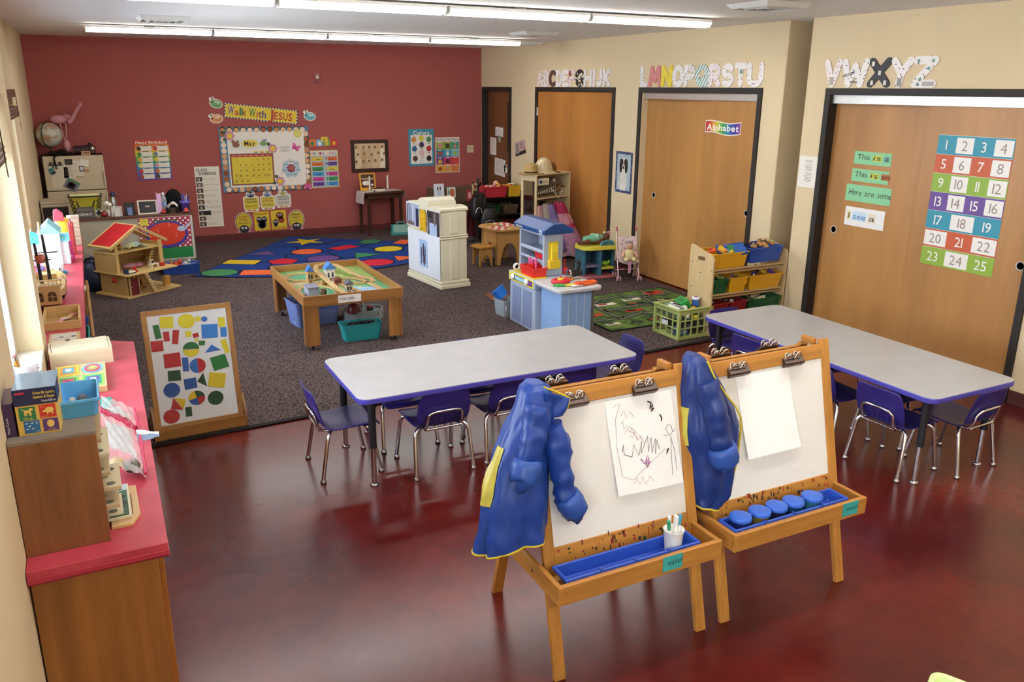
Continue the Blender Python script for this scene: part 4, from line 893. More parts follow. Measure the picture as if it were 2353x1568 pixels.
m.tube([(-.10,-.09,.2),(-.08,-.09,.12),(-.06,-.09,.085),(.04,-.09,.085),(.06,-.09,.12),(.09,-.09,.2)],.008,'#15151a',6); o=m.build('lattice','plastic',t)
m=MB()
for a,b in (((-.175,-.105,.24),(.165,-.105,.24)),((-.175,.105,.24),(.165,.105,.24)),((-.175,-.105,.24),(-.175,.105,.24)),((.165,-.105,.24),(.165,.105,.24))): m.beam(a,b,.014,.016,'#1b1b20')
m.build('rim','plastic',t,.002)
for k in range(5): m=MB(); m.bx(-.16,.15,-.08+.035*k,-.072+.035*k,.2,.252,'#ece3a0'); m.build('folder','paper',t)
t=thing('word_block','grey block sign reading GENIUS on the shelf unit','sign',(-.195,10.50,z0)); m=MB(); m.bx(0,.185,0,.03,0,.125,'#5d5a56'); m.build('block','paint',t,.002); m=MB(T(0,-.001,0)@FM); m.text('GENIUS',.092,.03,0,.036,'#e6e3dc',align='C',fit=.13,bold=.02); m.rect(.02,.15,.10,.105,0,'#8f8c86'); m.rect(.02,.11,.085,.09,0,'#8f8c86'); m.build('lettering','paint',t)
t=thing('red_apple','shiny red apple ornament on the shelf unit','apple',(.09,10.53,z0)); m=MB(); m.lathe([(0,.006),(.022,0),(.036,.016),(.040,.034),(.030,.056),(.012,.062),(0,.054)],'#8a1f22',16); m.build('body','gloss',t); MB().cyl((0,0,.055),(.006,0,.075),.003,'#3a2a1a',n=6).build('stem','wood_z',t)
t=thing('flower_jar','white flowers in a small jar on the shelf unit','flowers',(.135,10.60,z0)); m=MB(); m.lathe([(.022,0),(.024,.05),(.018,.07),(.016,.07)],'#d8dcd8',12); m.build('jar','gloss',t)
for k in range(7):
    a=k*.9; m=MB(); m.sph((.025*math.cos(a),.02*math.sin(a),.125+.012*(k%3)),(.026,.026,.020),['#eceadc','#e3e0c4','#f0efe6'][k%3],8,5); m.build('blossom','fabric',t)
MB().cyl((0,0,.05),(.0,0,.12),.004,'#5f7a3a',n=6).build('flower_stem','plastic',t)
t=thing('steel_thermos','steel flask with a navy cap at the back of the shelf unit','flask',(.205,10.74,z0)); m=MB(); m.lathe([(.035,0),(.036,.15),(.026,.185),(.026,.20)],'#b9bcbf',16); m.build('body','metal',t); m=MB(); m.lathe([(.028,.20),(.028,.245),(.024,.25),(0,.25)],'#1f2a4a',14); m.build('cap','plastic',t)
def pframe(label,x,y,w,h,fc,ic,stand=None,rz=0,tilt=-10):
    t=thing('picture_stand',label,'frame',(x,y,z0),rz,'picture frames on the shelf unit')
    R=RX(tilt); m=MB(R)
    for q in ((0,w,0,.016),(0,w,h-.016,h)): m.bx(q[0],q[1],-.006,.006,q[2],q[3],fc)
    for q in ((0,.016),(w-.016,w)): m.bx(q[0],q[1],-.006,.006,.016,h-.016,fc)
    m.build('frame','paint',t,.001); m=MB(R); m.bx(.016,w-.016,-.003,.003,.016,h-.016,ic); m.build('backing','card',t)
    m=MB(); m.beam((w/2,.0,h*.6),(w/2,-.06 if stand else .06,.006),.05,.004,stand or fc,up=(0,1,0)); m.build('easel_stand','card',t)
pframe('silver photo frame seen from behind on the shelf unit',.165,10.50,.115,.115,'#b8b6b2','#c9c2ba','#b0aca6')
pframe('black photo frame with a blue stand on the shelf unit',.305,10.56,.115,.145,'#17171b','#1c1c20','#4a5f8f')
pframe('wide cream picture frame with a black back on the shelf unit',.45,10.55,.215,.165,'#ddd2c0','#1a1a1c',None)
t=thing('camera_box','small box with a camera picture beside the GENIUS sign','box',(.0,10.55,z0)); m=MB(); m.bx(0,.07,0,.05,0,.09,'#d8d3c8'); m.build('carton','card',t,.001); m=MB(T(0,-.001,0)@FM); m.rect(.015,.055,.03,.06,0,'#3a3a40'); m.disc(.035,.045,.011,.0008,'#15151a'); m.build('picture','card',t)
t=thing('pink_folder','pink plastic folder standing on the shelf unit','folder',(.665,10.62,z0)); m=MB(); m.bx(0,.012,-.07,.07,0,.235,'#d99acb'); m.bx(.0,.05,-.072,-.066,0,.235,'#e2b2d8'); m.build('cover','plastic',t,.002); MB().bx(.012,.02,-.065,.065,.004,.22,'#f2eef2').build('papers','paper',t)
t=thing('water_bottle','clear plastic water bottle on the shelf unit','bottle',(.745,10.62,z0)); m=MB(); m.lathe([(.03,0),(.032,.03),(.029,.08),(.032,.13),(.03,.17),(.014,.205),(.014,.22)],'#d5e2ea',14); m.build('body','clear_plastic',t); MB().lathe([(.016,.215),(.016,.235),(0,.235)],'#e8ecef',10).build('cap','plastic',t); MB().lathe([(.0325,.08),(.0325,.13)],'#7f9fc4',14).build('label_band','paper',t)
t=thing('black_hat','black fabric hat propped at the back of the shelf unit','hat',(.87,10.76,z0)); m=MB(); m.sph((0,0,.06),(.115,.075,.20),'#121214',16,10,z0=-.3); m.build('crown','fabric',t); m=MB(); m.bx(-.11,.11,-.1,.05,0,.012,'#141416'); m.build('brim','fabric',t,.005)
t=thing('pencil_caddy','purple cup of pens and scissors on the shelf unit','cup',(.98,10.60,z0)); m=MB(); m.lathe([(.042,0),(.05,.10),(.058,.105),(.060,.13),(.055,.13),(.046,.01),(0,.01)],'#6a5ac4',18); m.build('cup_body','plastic',t)
for k in range(8):
    a=k*.8; MB().cyl((.02*math.cos(a),.02*math.sin(a),.01),(.045*math.cos(a),.04*math.sin(a),.19+.012*(k%3)),.006,['#2b4ab0','#d8d8d8','#3a5ac8','#b03030','#222228','#3f6ad0','#c9c9cf','#2b3f90'][k],n=6).build('pen','plastic',t)
for k,(x,y,c,lb) in enumerate(((.705,10.50,'#c8352c','red toy car in front of the water bottle'),(.955,10.49,'#d8483c','coral red toy figures in front of the purple pen cup'))):
    t=thing('red_toy',lb,'toy',(x,y,z0)); m=MB(); m.sph((.02,0,.022),(.035,.02,.018),c,10,6); m.sph((.02,.0,.045),(.02,.016,.016),c,10,6); m.build('body','plastic',t); m=MB(); m.cyl((-.005,-.022,.01),(-.005,.022,.01),.01,'#2a2020',n=8); m.cyl((.042,-.022,.01),(.042,.022,.01),.01,'#2a2020',n=8); m.build('wheel_pair','rubber',t)
t=thing('headset','black headphones lying among papers on the shelf unit','headphones',(.83,10.51,z0)); m=MB(); m.sph((-.055,0,.035),(.03,.022,.035),'#26241f',10,6); m.sph((.05,0,.04),(.022,.02,.042),'#1b1b1d',10,6); m.build('ear_cup','rubber',t); MB().tube([(-.05,0,.06),(-.03,.0,.10),(.0,0,.115),(.03,0,.105),(.05,0,.07)],.007,'#ddd9d4',8).build('headband','plastic',t)
t=thing('loose_papers','crumpled white papers behind the headphones on the shelf unit','paper',(.83,10.60,z0)); m=MB(); m.grid(lambda u,v:(-.06+.13*u,-.03+.06*v,.06+.05*math.sin(u*3)+.02*math.sin(v*5+u*4)),6,4,'#e9e6e0'); m.build('sheet','paper',t,solid=.001); m=MB(); m.bx(-.055,.06,-.025,.03,0,.055,'#4a3c34'); m.build('book_pile','card',t,.002)
t=thing('magazine_stack','pile of folded newspapers on a black file box behind the crate','stack',(-.40,10.95,0)); m=MB(); m.bx(-.14,.12,-.12,.12,.02,.80,'#1a1a1c'); m.build('file_box','plastic',t,.004)
for k in range(5): m=MB(); m.bx(-.15+.004*(k%2),.125,-.125,.125,.80+.016*k,.814+.016*k,['#b9ad94','#cfc7b4','#a89a80','#d8d2c2','#b4a88e'][k]); m.build('newspaper','paper',t,.002)
# ------------------------------------------------------------------ tall cabinet in the corner with magnets
t=thing('corner_fridge','beige refrigerator covered with notes in the far left corner','refrigerator',(-.17,12.02,0))
m=MB(); m.bx(-.36,-.345,-.02,.28,.02,1.30,'#17130f'); m.bx(-.345,.345,.0,.28,.02,1.30,'#211b17'); m.build('cabinet','paint',t,.004)
m=MB(); m.bx(-.345,.345,-.06,-.004,.86,1.295,'#cfc0a0'); d1=m.build('freezer_door','paint',t,.012,seg=3)
m=MB(); m.bx(-.345,.345,-.06,-.004,.05,.852,'#cbbc9c'); d2=m.build('main_door','paint',t,.012,seg=3)
MB().bx(.325,.34,-.085,-.06,.9,1.1,'#d9ccb0').build('handle','paint',d1,.004); MB().bx(.325,.34,-.085,-.06,.5,.8,'#d9ccb0').build('handle','paint',d2,.004)
def note(label,x,z,w,h,c,rot=0,lines=0,name='note_paper',pic=None,d=0):
    M=T(-.17+x,12.02-.063-d,z)@FM@RZ(rot); m=MB(M); m.bx(0,w,0,h,0,.0012,c); o=m.build(name,'paper'); tag(o,label,'note','notes and magnets on the refrigerator')
    if lines:
        m=MB(M)
        for k in range(lines): m.rect(w*.1,w*(.9 if k%2 else .8),h*(.88-.8*k/lines)-.004,h*(.88-.8*k/lines),.002,'#9a958a')
        m.build('writing','paper',o)
    if pic:
        m=MB(M)
        for (a,b,c_,d_,cc) in pic: m.rect(w*a,w*b,h*c_,h*d_,.002,cc)
        m.build('picture','paper',o)
    return o
note('large blank white sheet on the refrigerator door',-.275,.90,.20,.26,'#ddd2ba')
note('lined handwritten note at the middle of the refrigerator',-.13,1.02,.13,.18,'#e6dcc6',-4,7)
note('tilted white note right of centre on the refrigerator',-.03,1.11,.10,.12,'#eae3d2',3,4,d=.0015)
note('white card at the upper right of the refrigerator',.065,1.165,.10,.085,'#ece6d8',-6,0,d=.0015)
note('lower white card overlapping the tilted note on the refrigerator',.01,1.045,.09,.085,'#e8e0cc',-8,3,d=.003)
note('small dark framed photo magnet on the refrigerator',-.10,1.185,.085,.07,'#2d2a28',-1,0,pic=[(.1,.9,.15,.85,'#4c4640')],d=.0015)
note('tilted photograph with a green strip low on the refrigerator',-.16,.92,.16,.13,'#7d8290',-32,0,pic=[(.05,.95,.78,.97,'#4f8a5c'),(.2,.8,.1,.7,'#33272a'),(.35,.6,.35,.75,'#7a4a40')],d=.003)
note('pink ticket on the refrigerator beside the black frame',.10,1.085,.065,.035,'#c98a78',4,0,d=.0015)
note('black framed label magnet on the refrigerator',.052,1.10,.055,.07,'#22262b',-3,0,pic=[(.15,.85,.15,.85,'#d9dde0')],d=.0045)
note('small round teal cap magnet on the refrigerator',-.265,1.06,.06,.08,'#3f7f78',28,0,pic=[(.2,1.0,.0,.35,'#26324a')],d=.002)
for k,x in enumerate((-.26,-.215,-.155)):
    t=thing('magnet_clip',['leftmost','middle','rightmost'][k]+' of the three small figure magnets along the top of the refrigerator','magnet',(-.17+x,12.02-.063,1.19),group='figure magnets on the refrigerator'); MB().sph((0,-.008,.025),(.015,.008,.015),'#3a3534',8,5).build('head','plastic',t); MB().bx(-.024,.024,-.012,0,-.012,.012,'#4a423c').build('clip','plastic',t,.003); MB().bx(-.03,.03,-.003,-.001,-.04,-.01,'#e4dcc8').build('tag','paper',t)
t=thing('black_strap','braided black strap hanging over the refrigerator door','strap',(-.385,11.945,1.30)); MB().tube([(.2,.15,.02),(.1,.06,.02),(.03,-.0,.005),(.0,-.012,-.02),(.005,-.014,-.08),(.015,-.014,-.13)],.010,'#161413',8).build('braid','fabric',t); MB().tube([(.015+.012*math.cos(a*.63),-.014,-.145+.014*math.sin(a*.63)) for a in range(10)],.005,'#161413',6,closed=True).build('ring','fabric',t)
t=thing('world_globe','old world globe with pale oceans on top of the refrigerator','globe',(-.405,12.08,1.30))
m=MB(); m.sph((0,0,.255),.150,'#a8ab98',28,18); o=m.build('sphere','dull',t)
m2,nt,b=nmat('globe_map'); n=noise(nt,coords(nt),9,5,.6); nt.links.new(ramp(nt,n.outputs[0],[(.50,'#c4c6b8'),(.54,'#a8a48c'),(.58,'#b89a78'),(.7,'#a87c60')]),b.inputs['Base Color']); b.inputs['Roughness'].default_value=.4; o.data.materials[0]=m2
m=MB(); m.tube([(.158*math.sin(a)*-.5,-.158*math.sin(a)*.86,.255+.158*math.cos(a)) for a in [PI*k/16 for k in range(17)]],.005,'#3b3934',6); m.build('meridian_ring','metal',t)
m=MB(); m.lathe([(.09,0),(.085,.02),(.03,.035),(.014,.06),(.014,.10)],'#2a211b',18); m.build('base','wood_z',t)
t=thing('pink_flamingo','pink painted wooden flamingo figure on top of the refrigerator','figurine',(-.215,12.12,1.30))
PK='#c98a94'
m=MB(); m.sph((-.06,0,.44),(.10,.04,.055),PK,14,8,M=T(0,0,0)); m.sph((.03,0,.47),(.06,.03,.04),'#b8707e',12,7); b_=m.build('body','paint',t)
m=MB(); m.tube([(.05,0,.40),(.09,0,.43),(.13,0,.50),(.165,0,.56),(.20,0,.60)],[.03,.026,.022,.022,.02],PK,10); m.build('neck','paint',t); m=MB(); m.sph((.205,0,.615),(.026,.02,.024),PK,10,6); m.sph((.20,0,.645),(.008,.006,.02),PK,8,5); m.sph((.222,0,.64),(.008,.006,.02),PK,8,5); m.build('head','paint',t)
for x,dx in ((-.02,-.03),(.0,.015)): MB().cyl((x+dx,0,.40),(x,0,.17),.006,'#d8a8a4',n=6).build('leg','paint',t)
m=MB(); m.lathe([(.012,0),(.022,.05),(.045,.10),(.04,.15),(.02,.18)],PK,12,M=T(-.005,0,-.005)); m.build('foot_block','paint',t)
t=thing('punch_bowl','dark blender lying on its side with a steel cap on the refrigerator','appliance',(-.02,12.05,1.30)); m=MB(); m.cyl((-.13,.02,.055),(.06,0,.075),.05,'#3a2a34',.055,n=16); m.build('body','gloss',t); m=MB(); m.sph((.085,0,.07),(.045,.058,.062),'#b4b0a8',14,8); m.build('steel_cap','chrome',t); MB().cyl((.06,0,.12),(.06,0,.15),.02,'#2a2226',n=10).build('knob','plastic',t)
t=thing('small_carton','small tan card box on the front edge of the refrigerator top','box',(-.07,11.985,1.30)); m=MB(); m.bx(0,.105,0,.05,0,.05,'#c39a6c'); m.build('carton','card',t,.001); MB(T(0,-.001,0)@FM).rect(.015,.09,.018,.034,0,'#7a3f30').build('print','card',t)
t=thing('dark_cloth','dark folded cloth heap on the refrigerator top beside the globe base','cloth',(-.30,12.0,1.30)); m=MB(); m.grid(lambda u,v:(-.14+.28*u,-.05+.2*v,.02+.05*math.sin(PI*u)*math.sin(PI*v)+.01*math.sin(u*14)),10,6,'#241d18'); m.build('folds','fabric',t,solid=.004)
t=thing('duffel_bag','dark blue nylon bag slumped on the carpet beside the dollhouse','bag',(-.10,9.78,.008)); m=MB()
m.grid(lambda u,v:(.15*math.cos(2*PI*u)*math.sin(PI*min(1,.08+v*.92))**.55*(1+.06*math.sin(9*u+5*v)),.14*math.sin(2*PI*u)*math.sin(PI*min(1,.08+v*.92))**.55*(1+.08*math.sin(12*u-7*v)),.38*v+.0),24,14,'#1c2746'); m.build('bag_body','nylon',t); MB().tube([(-.07,-.1,.33),(-.05,-.12,.38),(.03,-.12,.37),(.06,-.1,.31)],.010,'#161f3a',8).build('strap','fabric',t)
# ------------------------------------------------------------------ wooden dollhouse
t=thing('wooden_dollhouse','large wooden dollhouse with a red roof on the carpet','dollhouse',(.205,9.20,.008),35)
OK_='#d9b674'
def dp(name,q,c=OK_,mat='birch_x',par=None,bev=.002): m=MB(); m.bx(*q,c); return m.build(name,mat,par or t,bev)
dp('base_board',(-.01,.68,-.0,.52,0,.018)); dp('deck_floor',(.0,.64,-.02,.52,.238,.252)); dp('attic_floor',(-.0,.635,.17,.50,.452,.466))
for x in (.03,.585): dp('post',(x,x+.03,.165,.185,.252,.53) if x<.1 else (x-.015,x+.03,.165,.185,.252,.53),mat='birch_z')
dp('side_wall',(.015,.025,.185,.50,.252,.47),'#c9a262','birch_z'); dp('side_wall',(.61,.62,.185,.50,.252,.50),'#cfa968','birch_z')
dp('back_wall',(.30,.62,.49,.50,.252,.47),'#cba566','birch_z'); dp('back_wall',(.025,.62,.49,.50,.252,.32),'#cba566','birch_z')
dp('lower_wall',(.04,.05,.06,.48,.018,.238),'#c9a262','birch_z'); dp('lower_post',(.30,.33,.30,.33,.018,.238),mat='birch_z'); dp('lower_post',(.56,.59,.42,.45,.018,.238),mat='birch_z')
dp('lower_back_wall',(.05,.60,.49,.50,.018,.14),'#b48d54','birch_z')
# red front door in a frame on the lower left
for q in ((.055,.065,.03,.05),(.165,.175,.03,.05)): dp('door_frame',(q[0],q[1],q[2],q[3],.018,.215),mat='birch_z')
dd=dp('front_door',(.066,.164,.036,.044,.02,.20),'#6e1f22','paint'); MB().sph((.08,.033,.11),.006,'#e0d6c0',8,5).build('door_knob','paint',dd)
# roof: front barge boards, left panel red
for sx,(x0,x1) in ((-1,(-.035,.32)),(1,(.675,.32))):
    m=MB(); m.beam((x0,.165,.515),(x1,.165,.715),.030,.028,OK_,up=(0,1,0)); m.build('barge_board','birch_x',t,.002)
    m=MB(); m.beam((x0,.50,.515),(x1,.50,.715),.03,.022,OK_,up=(0,1,0)); m.build('barge_board','birch_x',t,.002)
m=MB(); m.add([(-.035,.15,.528),(.32,.15,.728),(.32,.515,.728),(-.035,.515,.528)],[(0,1,2,3)],OK_); m.build('roof_panel','birch_y',t,solid=.012)
m=MB(); m.add([(-.012,.178,.5425),(.305,.178,.7215),(.305,.49,.7215),(-.012,.49,.5425)],[(0,1,2,3)],'#c8282c'); m.build('red_shingle_sheet','fabric',t,solid=.001)
m=MB(); m.add([(.32,.40,.728),(.675,.40,.528),(.675,.515,.528),(.32,.515,.728)],[(0,1,2,3)],OK_); m.build('roof_panel','birch_y',t,solid=.012)
# stairs
for sgn,(p0,p1) in enumerate((((.20,-.03,.245),(.305,-.025,.02)),((.56,.25,.46),(.50,.28,.255)))):
    a=Vector(p0); b=Vector(p1); st=MB(); st.beam(a,b,.016,.02,'#c79f5e'); s0=st.build('stair_stringer','birch_z',t,.002)
    for k in range(7):
        p=a.lerp(b,(k+.5)/7.3); MB().bx(p.x-.005,p.x+.045,p.y-.0,p.y+.055,p.z-.006,p.z+.004,'#e6d3a8').build('stair_tread','birch_y',s0,.001)
# furniture
def df(name,boxes,mat,label=None):
    m=MB()
    for b in boxes: m.bx(*b)
    o=m.build(name,mat,t,.0015)
    if label: o['label']=label
    return o
df('toy_bookcase',[(.06,.075,.22,.30,.466,.56,'#c79f5e'),(.14,.15,.22,.30,.466,.58,'#c79f5e'),(.06,.15,.22,.30,.466,.472,'#d9b674'),(.06,.15,.22,.30,.51,.516,'#d9b674')],'birch_z')
m=MB(); m.grid(lambda u,v:(.24+.24*u,.22+.16*v,.475+.045*math.sin(PI*u)*(.5+.5*math.sin(v*4))+.012*math.sin(u*12+v*5)),10,6,'#b6cdbf',colfn=lambda u,v:'#cfd6a4' if u<.4 else '#a9c8c0'); m.build('doll_blanket','fabric',t,solid=.002)
df('blue_bed',[(.045,.06,.03,.10,.252,.305,'#24345c'),(.06,.15,.035,.095,.262,.275,'#e6dcc0'),(.06,.15,.035,.095,.252,.262,'#2a3c68')],'paint','toy bed with a dark blue headboard')
df('red_chair',[(.155,.195,.06,.09,.252,.272,'#b8261f'),(.155,.195,.088,.096,.252,.31,'#b8261f')],'paint','tiny red chair')
m=MB(); m.sph((.28,.30,.278),(.09,.06,.028),'#c08a98',14,6); m.sph((.36,.27,.278),(.06,.05,.026),'#b87888',12,6); m.build('pink_sofa','fabric',t)
df('toy_desk',[(.40,.50,.10,.16,.282,.292,'#e8dcc0'),(.40,.42,.10,.16,.252,.282,'#e0d0a8'),(.47,.50,.10,.16,.252,.282,'#e0d0a8')],'birch_x'); df('toy_computer',[(.42,.455,.125,.15,.292,.33,'#d8cfc0'),(.424,.451,.1245,.125,.298,.326,'#26262a')],'plastic'); df('red_cabinet',[(.51,.555,.08,.12,.252,.29,'#b62a22')],'paint','tiny red cabinet')
df('toy_table',[(.24,.34,.20,.27,.06,.068,'#a67c42'),(.25,.26,.21,.22,.018,.06,'#a67c42'),(.32,.33,.21,.22,.018,.06,'#a67c42'),(.25,.26,.25,.26,.018,.06,'#a67c42'),(.32,.33,.25,.26,.018,.06,'#a67c42')],'birch_x')
df('toy_chair',[(.36,.40,.19,.23,.045,.051,'#b58a4c'),(.36,.40,.226,.232,.018,.09,'#b58a4c'),(.36,.366,.19,.196,.018,.045,'#b58a4c'),(.394,.40,.19,.196,.018,.045,'#b58a4c')],'birch_x')
df('toy_bed',[(.40,.52,.30,.36,.018,.05,'#9a7440'),(.40,.408,.30,.36,.018,.10,'#8a6434')],'birch_x'); df('toy_cupboard',[(.55,.62,.10,.15,.018,.13,'#d6ac62'),(.555,.585,.098,.10,.03,.12,'#c08a3a'),(.59,.615,.098,.10,.03,.12,'#c08a3a')],'birch_z')
df('red_toy_bag',[(-.0,.012,.18,.24,.15,.21,'#c8392f'),(-.002,.0,.19,.23,.16,.17,'#1d1a1a')],'fabric')
# ------------------------------------------------------------------ things on the back wall
def sheetobj(name,label,cat,M,w,h,col,mat='card',th=.003,group=None,pts=None):
    m=MB(); m.poly(pts,0,th,col) if pts else m.bx(0,w,0,h,0,th,col)
    o=m.build(name,mat); o.matrix_world=M; tag(o,label,cat,group); o['_t']=th; del o['_t']; return o
def prt(o,name,fn,mat='card',kind=None,label=None):
    m=MB(); fn(m); c=m.build(name,mat,o)
    if kind: c['kind']=kind
    if label: c['label']=label
    return c
Z1,Z2,Z3,Z4=.0042,.0052,.0062,.0072
# birthday chart
o=sheetobj('birthday_chart','rainbow birthday chart with twelve white boxes on the red wall','poster',back(.572,.913),.44,.542,'#c83a3a')
bands=['#c8392f','#d8702f','#e2b03a','#c8c83e','#6fae4a','#3f9a7a','#3a92b8','#3f78b8','#5a5aa8','#6a4a98']
for k,c in enumerate(bands): prt(o,'colour_band',lambda m:m.rect(.004,.436,.538-.0534*(k+1),.538-.0534*k,Z1,c))
prt(o,'lettering',lambda m:m.text('Happy Birthdays!',.22,.492,Z2,.05,'#f4ead4',align='C',fit=.40,bold=.02))
ic=['#3a3030','#c8283a','#4f8f3a','#6f7f92','#e0b02f','#e3c93a','#e8d86a','#d89ab0','#c83a32','#d8742c','#9a4a2a','#4a4030']
for r in range(6):
    for c in range(2):
        x=.02+.205*c; z=.40-.075*r
        cell=prt(o,'month_box',lambda m:m.rect(x+.05,x+.195,z,z+.062,Z2,'#ece6d6'))
        prt(o,'month_icon',lambda m:m.disc(x+.035,z+.028,.028,Z3,ic[r*2+c],n=12))
        prt(cell,'month_name',lambda m:m.rect(x+.08,x+.15,z+.058,z+.068,Z3,'#3a3a40'))
# class schedule
o=sheetobj('class_schedule','tall white CLASS SCHEDULE poster with small photographs','poster',back(1.305,.225),.33,.85,'#e9e2d2','paper')
prt(o,'lettering',lambda m:(m.text('CLASS',.018,.785,Z1,.055,'#181614',fit=.15,bold=.03),m.text('SCHEDULE',.05,.735,Z1,.055,'#181614',fit=.235,bold=.03)))
for k,wd in enumerate(['Sanitizer','Free Choice','Jesus Time','Calendar','Table Time','Outside Play','Wash Hands','Snack','Sharing']):
    z=.645-.079*k; w=.16 if k==6 else .085
    ph=prt(o,'photo',lambda m:m.rect(.008,.008+w,z,z+.062,Z1,['#4a443e','#6b6258','#54483f','#7a5a44','#6e4a38','#4c4a48','#2c2a2a','#5b5048','#4a3830'][k]),'paper')
    prt(ph,'photo_figure',lambda m:(m.disc(.03+.1*w,z+.03,.014,Z2,'#a89684',.018,9),m.rect(.045,.06,z+.005,z+.045,Z2,'#cfc4b4')),'paper')
    prt(o,'handwriting',lambda m:m.text(wd,.02+w,z+.022,Z1,.036,'#a9a294',fit=min(.20,.018*len(wd))),'paper')
# banner
o=sheetobj('banner_sign','yellow banner reading Walk With JESUS with a checked border','banner',back(1.768,1.742,.003)@RZ(-6.2),1.012,.198,'#17161a')
prt(o,'yellow_panel',lambda m:m.rect(.016,.996,.016,.182,Z1,'#e6c92c'))
def dash(m):
    for k in range(25):
        x=.006+.0405*k; m.rect(x,x+.02,.002,.0155,Z1,'#f2eee6'); m.rect(x,x+.02,.1825,.196,Z1,'#f2eee6')
    for k in range(4):
        y=.02+.042*k; m.rect(.002,.0155,y,y+.02,Z1,'#f2eee6'); m.rect(.9965,1.01,y,y+.02,Z1,'#f2eee6')
prt(o,'border_dash',dash,kind='stuff')
x=.045
for ch_,c,s_,w in zip('Walk',['#5a4a9a','#b84a2a','#3f7a4a','#6a4a2a'],(.17,.12,.15,.13),(.085,.06,.03,.06)): prt(o,'banner_letter',lambda m:m.text(ch_,x,.05,Z2,s_,c,fit=w,bold=.02)); x+=w+.006
x+=.03
for ch_,c,s_,w in zip('With',['#3f7a3a','#c8702a','#8a3a6a','#3a3a8a'],(.17,.12,.15,.14),(.09,.026,.045,.055)): prt(o,'banner_letter',lambda m:m.text(ch_,x,.045,Z2,s_,c,fit=w,bold=.02)); x+=w+.006
x+=.03
for ch_,c,s_,w in zip('JESUS',['#b8372a']*5,(.19,.15,.15,.15,.15),(.068,.054,.06,.062,.058)): prt(o,'banner_letter',lambda m:m.text(ch_,x,.04,Z2,s_,c,fit=w,bold=.03)); x+=w+.008
# bees
for k,(x,z,c,w1,w2,ang) in enumerate(((1.675,1.925,'#6fae6a','BEE','Joyful',-12),(1.665,1.722,'#e09a62','BEE','Thankful',8),(2.965,1.745,'#6fb6c4','BEE','Like Jesus',-8))):
    o=sheetobj('bee_cutout',['pale green bee cut-out reading BEE Joyful','orange bee cut-out reading BEE Thankful','light blue bee cut-out reading BEE Like Jesus'][k],'cut-out',back(x,z,.003)@RZ(ang),0,0,'#efe7d6',pts=[(.09*math.cos(a*PI/12),.062*math.sin(a*PI/12)) for a in range(24)],group='bee cut-outs')
    prt(o,'body_print',lambda m:m.disc(.0,0,.08,Z1,c,.053)); prt(o,'wing',lambda m:(m.disc(-.075,.05,.028,Z2,'#efe9dc',.022),m.disc(-.05,.062,.022,Z2,'#efe9dc',.02))); prt(o,'eye',lambda m:m.disc(-.058,.012,.012,Z2,'#2a2420',.014))
    prt(o,'lettering',lambda m:(m.text(w1,.015,.010,Z3,.034,'#f6f2e8',align='C',fit=.06,bold=.03),m.text(w2,.015,-.028,Z3,.03,'#5a4a30',align='C',fit=.075)))
# calendar board
o=sheetobj('bulletin_board','white bulletin board bordered with paper faces on the red wall','board',back(1.672,.700),1.253,.908,'#5f8aa8','paper',.012)
prt(o,'white_panel',lambda m:m.rect(.105,1.185,.065,.845,.0135,'#ece6da'),'card')
fc=['#e8c8a8','#c98f62','#f0d6bc','#a8673f','#e4bd98','#f2dcc8','#8a4f2f','#d9a878']
def face(x,z,k,rot):
    f=prt(o,'paper_face',lambda m:m.disc(x,z,.036,.0145,fc[k%8],.038,16),'paper')
    if k%3: prt(f,'hair',lambda m:m.poly([(x+.042*math.cos(math.radians(rot+a)),z+.044*math.sin(math.radians(rot+a))) for a in range(-85,86,17)]+[(x+.033*math.cos(math.radians(rot+a)),z+.030*math.sin(math.radians(rot+a))) for a in range(85,-86,-17)],.0145,.0155,['#2a211c','#3a2a20','#6a4a2a'][k%3]),'paper')
for k in range(13): face(.055+.093*k,.868,k*3+1,90); face(.075+.09*k,.035,k*5+2,-90)
for k in range(10): face(.052,.115+.078*k,k*3,180); face(1.215,.10+.078*k,k*5+3,0)
B=back(1.672,.700,.002+.0145)
o=sheetobj('month_card','month card reading May with animals on the bulletin board','card',B@T(.14,.605,0),.53,.148,'#dfe2d8',pts=rrect(.53,.148,.02,3,.265,.074),th=.002)
prt(o,'yellow_burst',lambda m:m.disc(.27,.074,.115,.0028,'#e8cf4e',.055,14)); prt(o,'lettering',lambda m:m.text('May',.27,.045,.0036,.09,'#3a3038',align='C',fit=.15,bold=.015))
prt(o,'animal_print',lambda m:(m.disc(.08,.06,.05,.0028,'#8a5a42',.04),m.disc(.045,.10,.025,.003,'#8a5a42'),m.disc(.105,.10,.022,.003,'#9a6a50'))); prt(o,'plane_print',lambda m:(m.disc(.46,.07,.05,.0028,'#7fa05a',.035),m.disc(.48,.115,.035,.003,'#8a8ab0',.014)))
o=sheetobj('calendar_chart','yellow calendar grid with scattered date cards on the bulletin board','calendar',B@T(.122,.095,0),.605,.445,'#8a5a4a',th=.002)
prt(o,'header_strip',lambda m:m.rect(.02,.585,.40,.43,.0028,'#b8302c'))
for k in range(7): prt(o,'weekday_name',lambda m:m.rect(.03+.079*k,.08+.079*k,.412,.418,.0036,'#f0d8c8'))
nums=[(0,3),(0,4),(0,5),(0,6),(1,1),(1,2),(1,3),(1,4),(1,5),(1,6),(2,1),(2,2),(2,3),(2,4),(2,5),(2,6),(3,0),(3,1),(3,2),(3,3),(3,4),(3,5),(3,6),(4,0),(4,1),(4,2)]
rnd=random.Random(2)
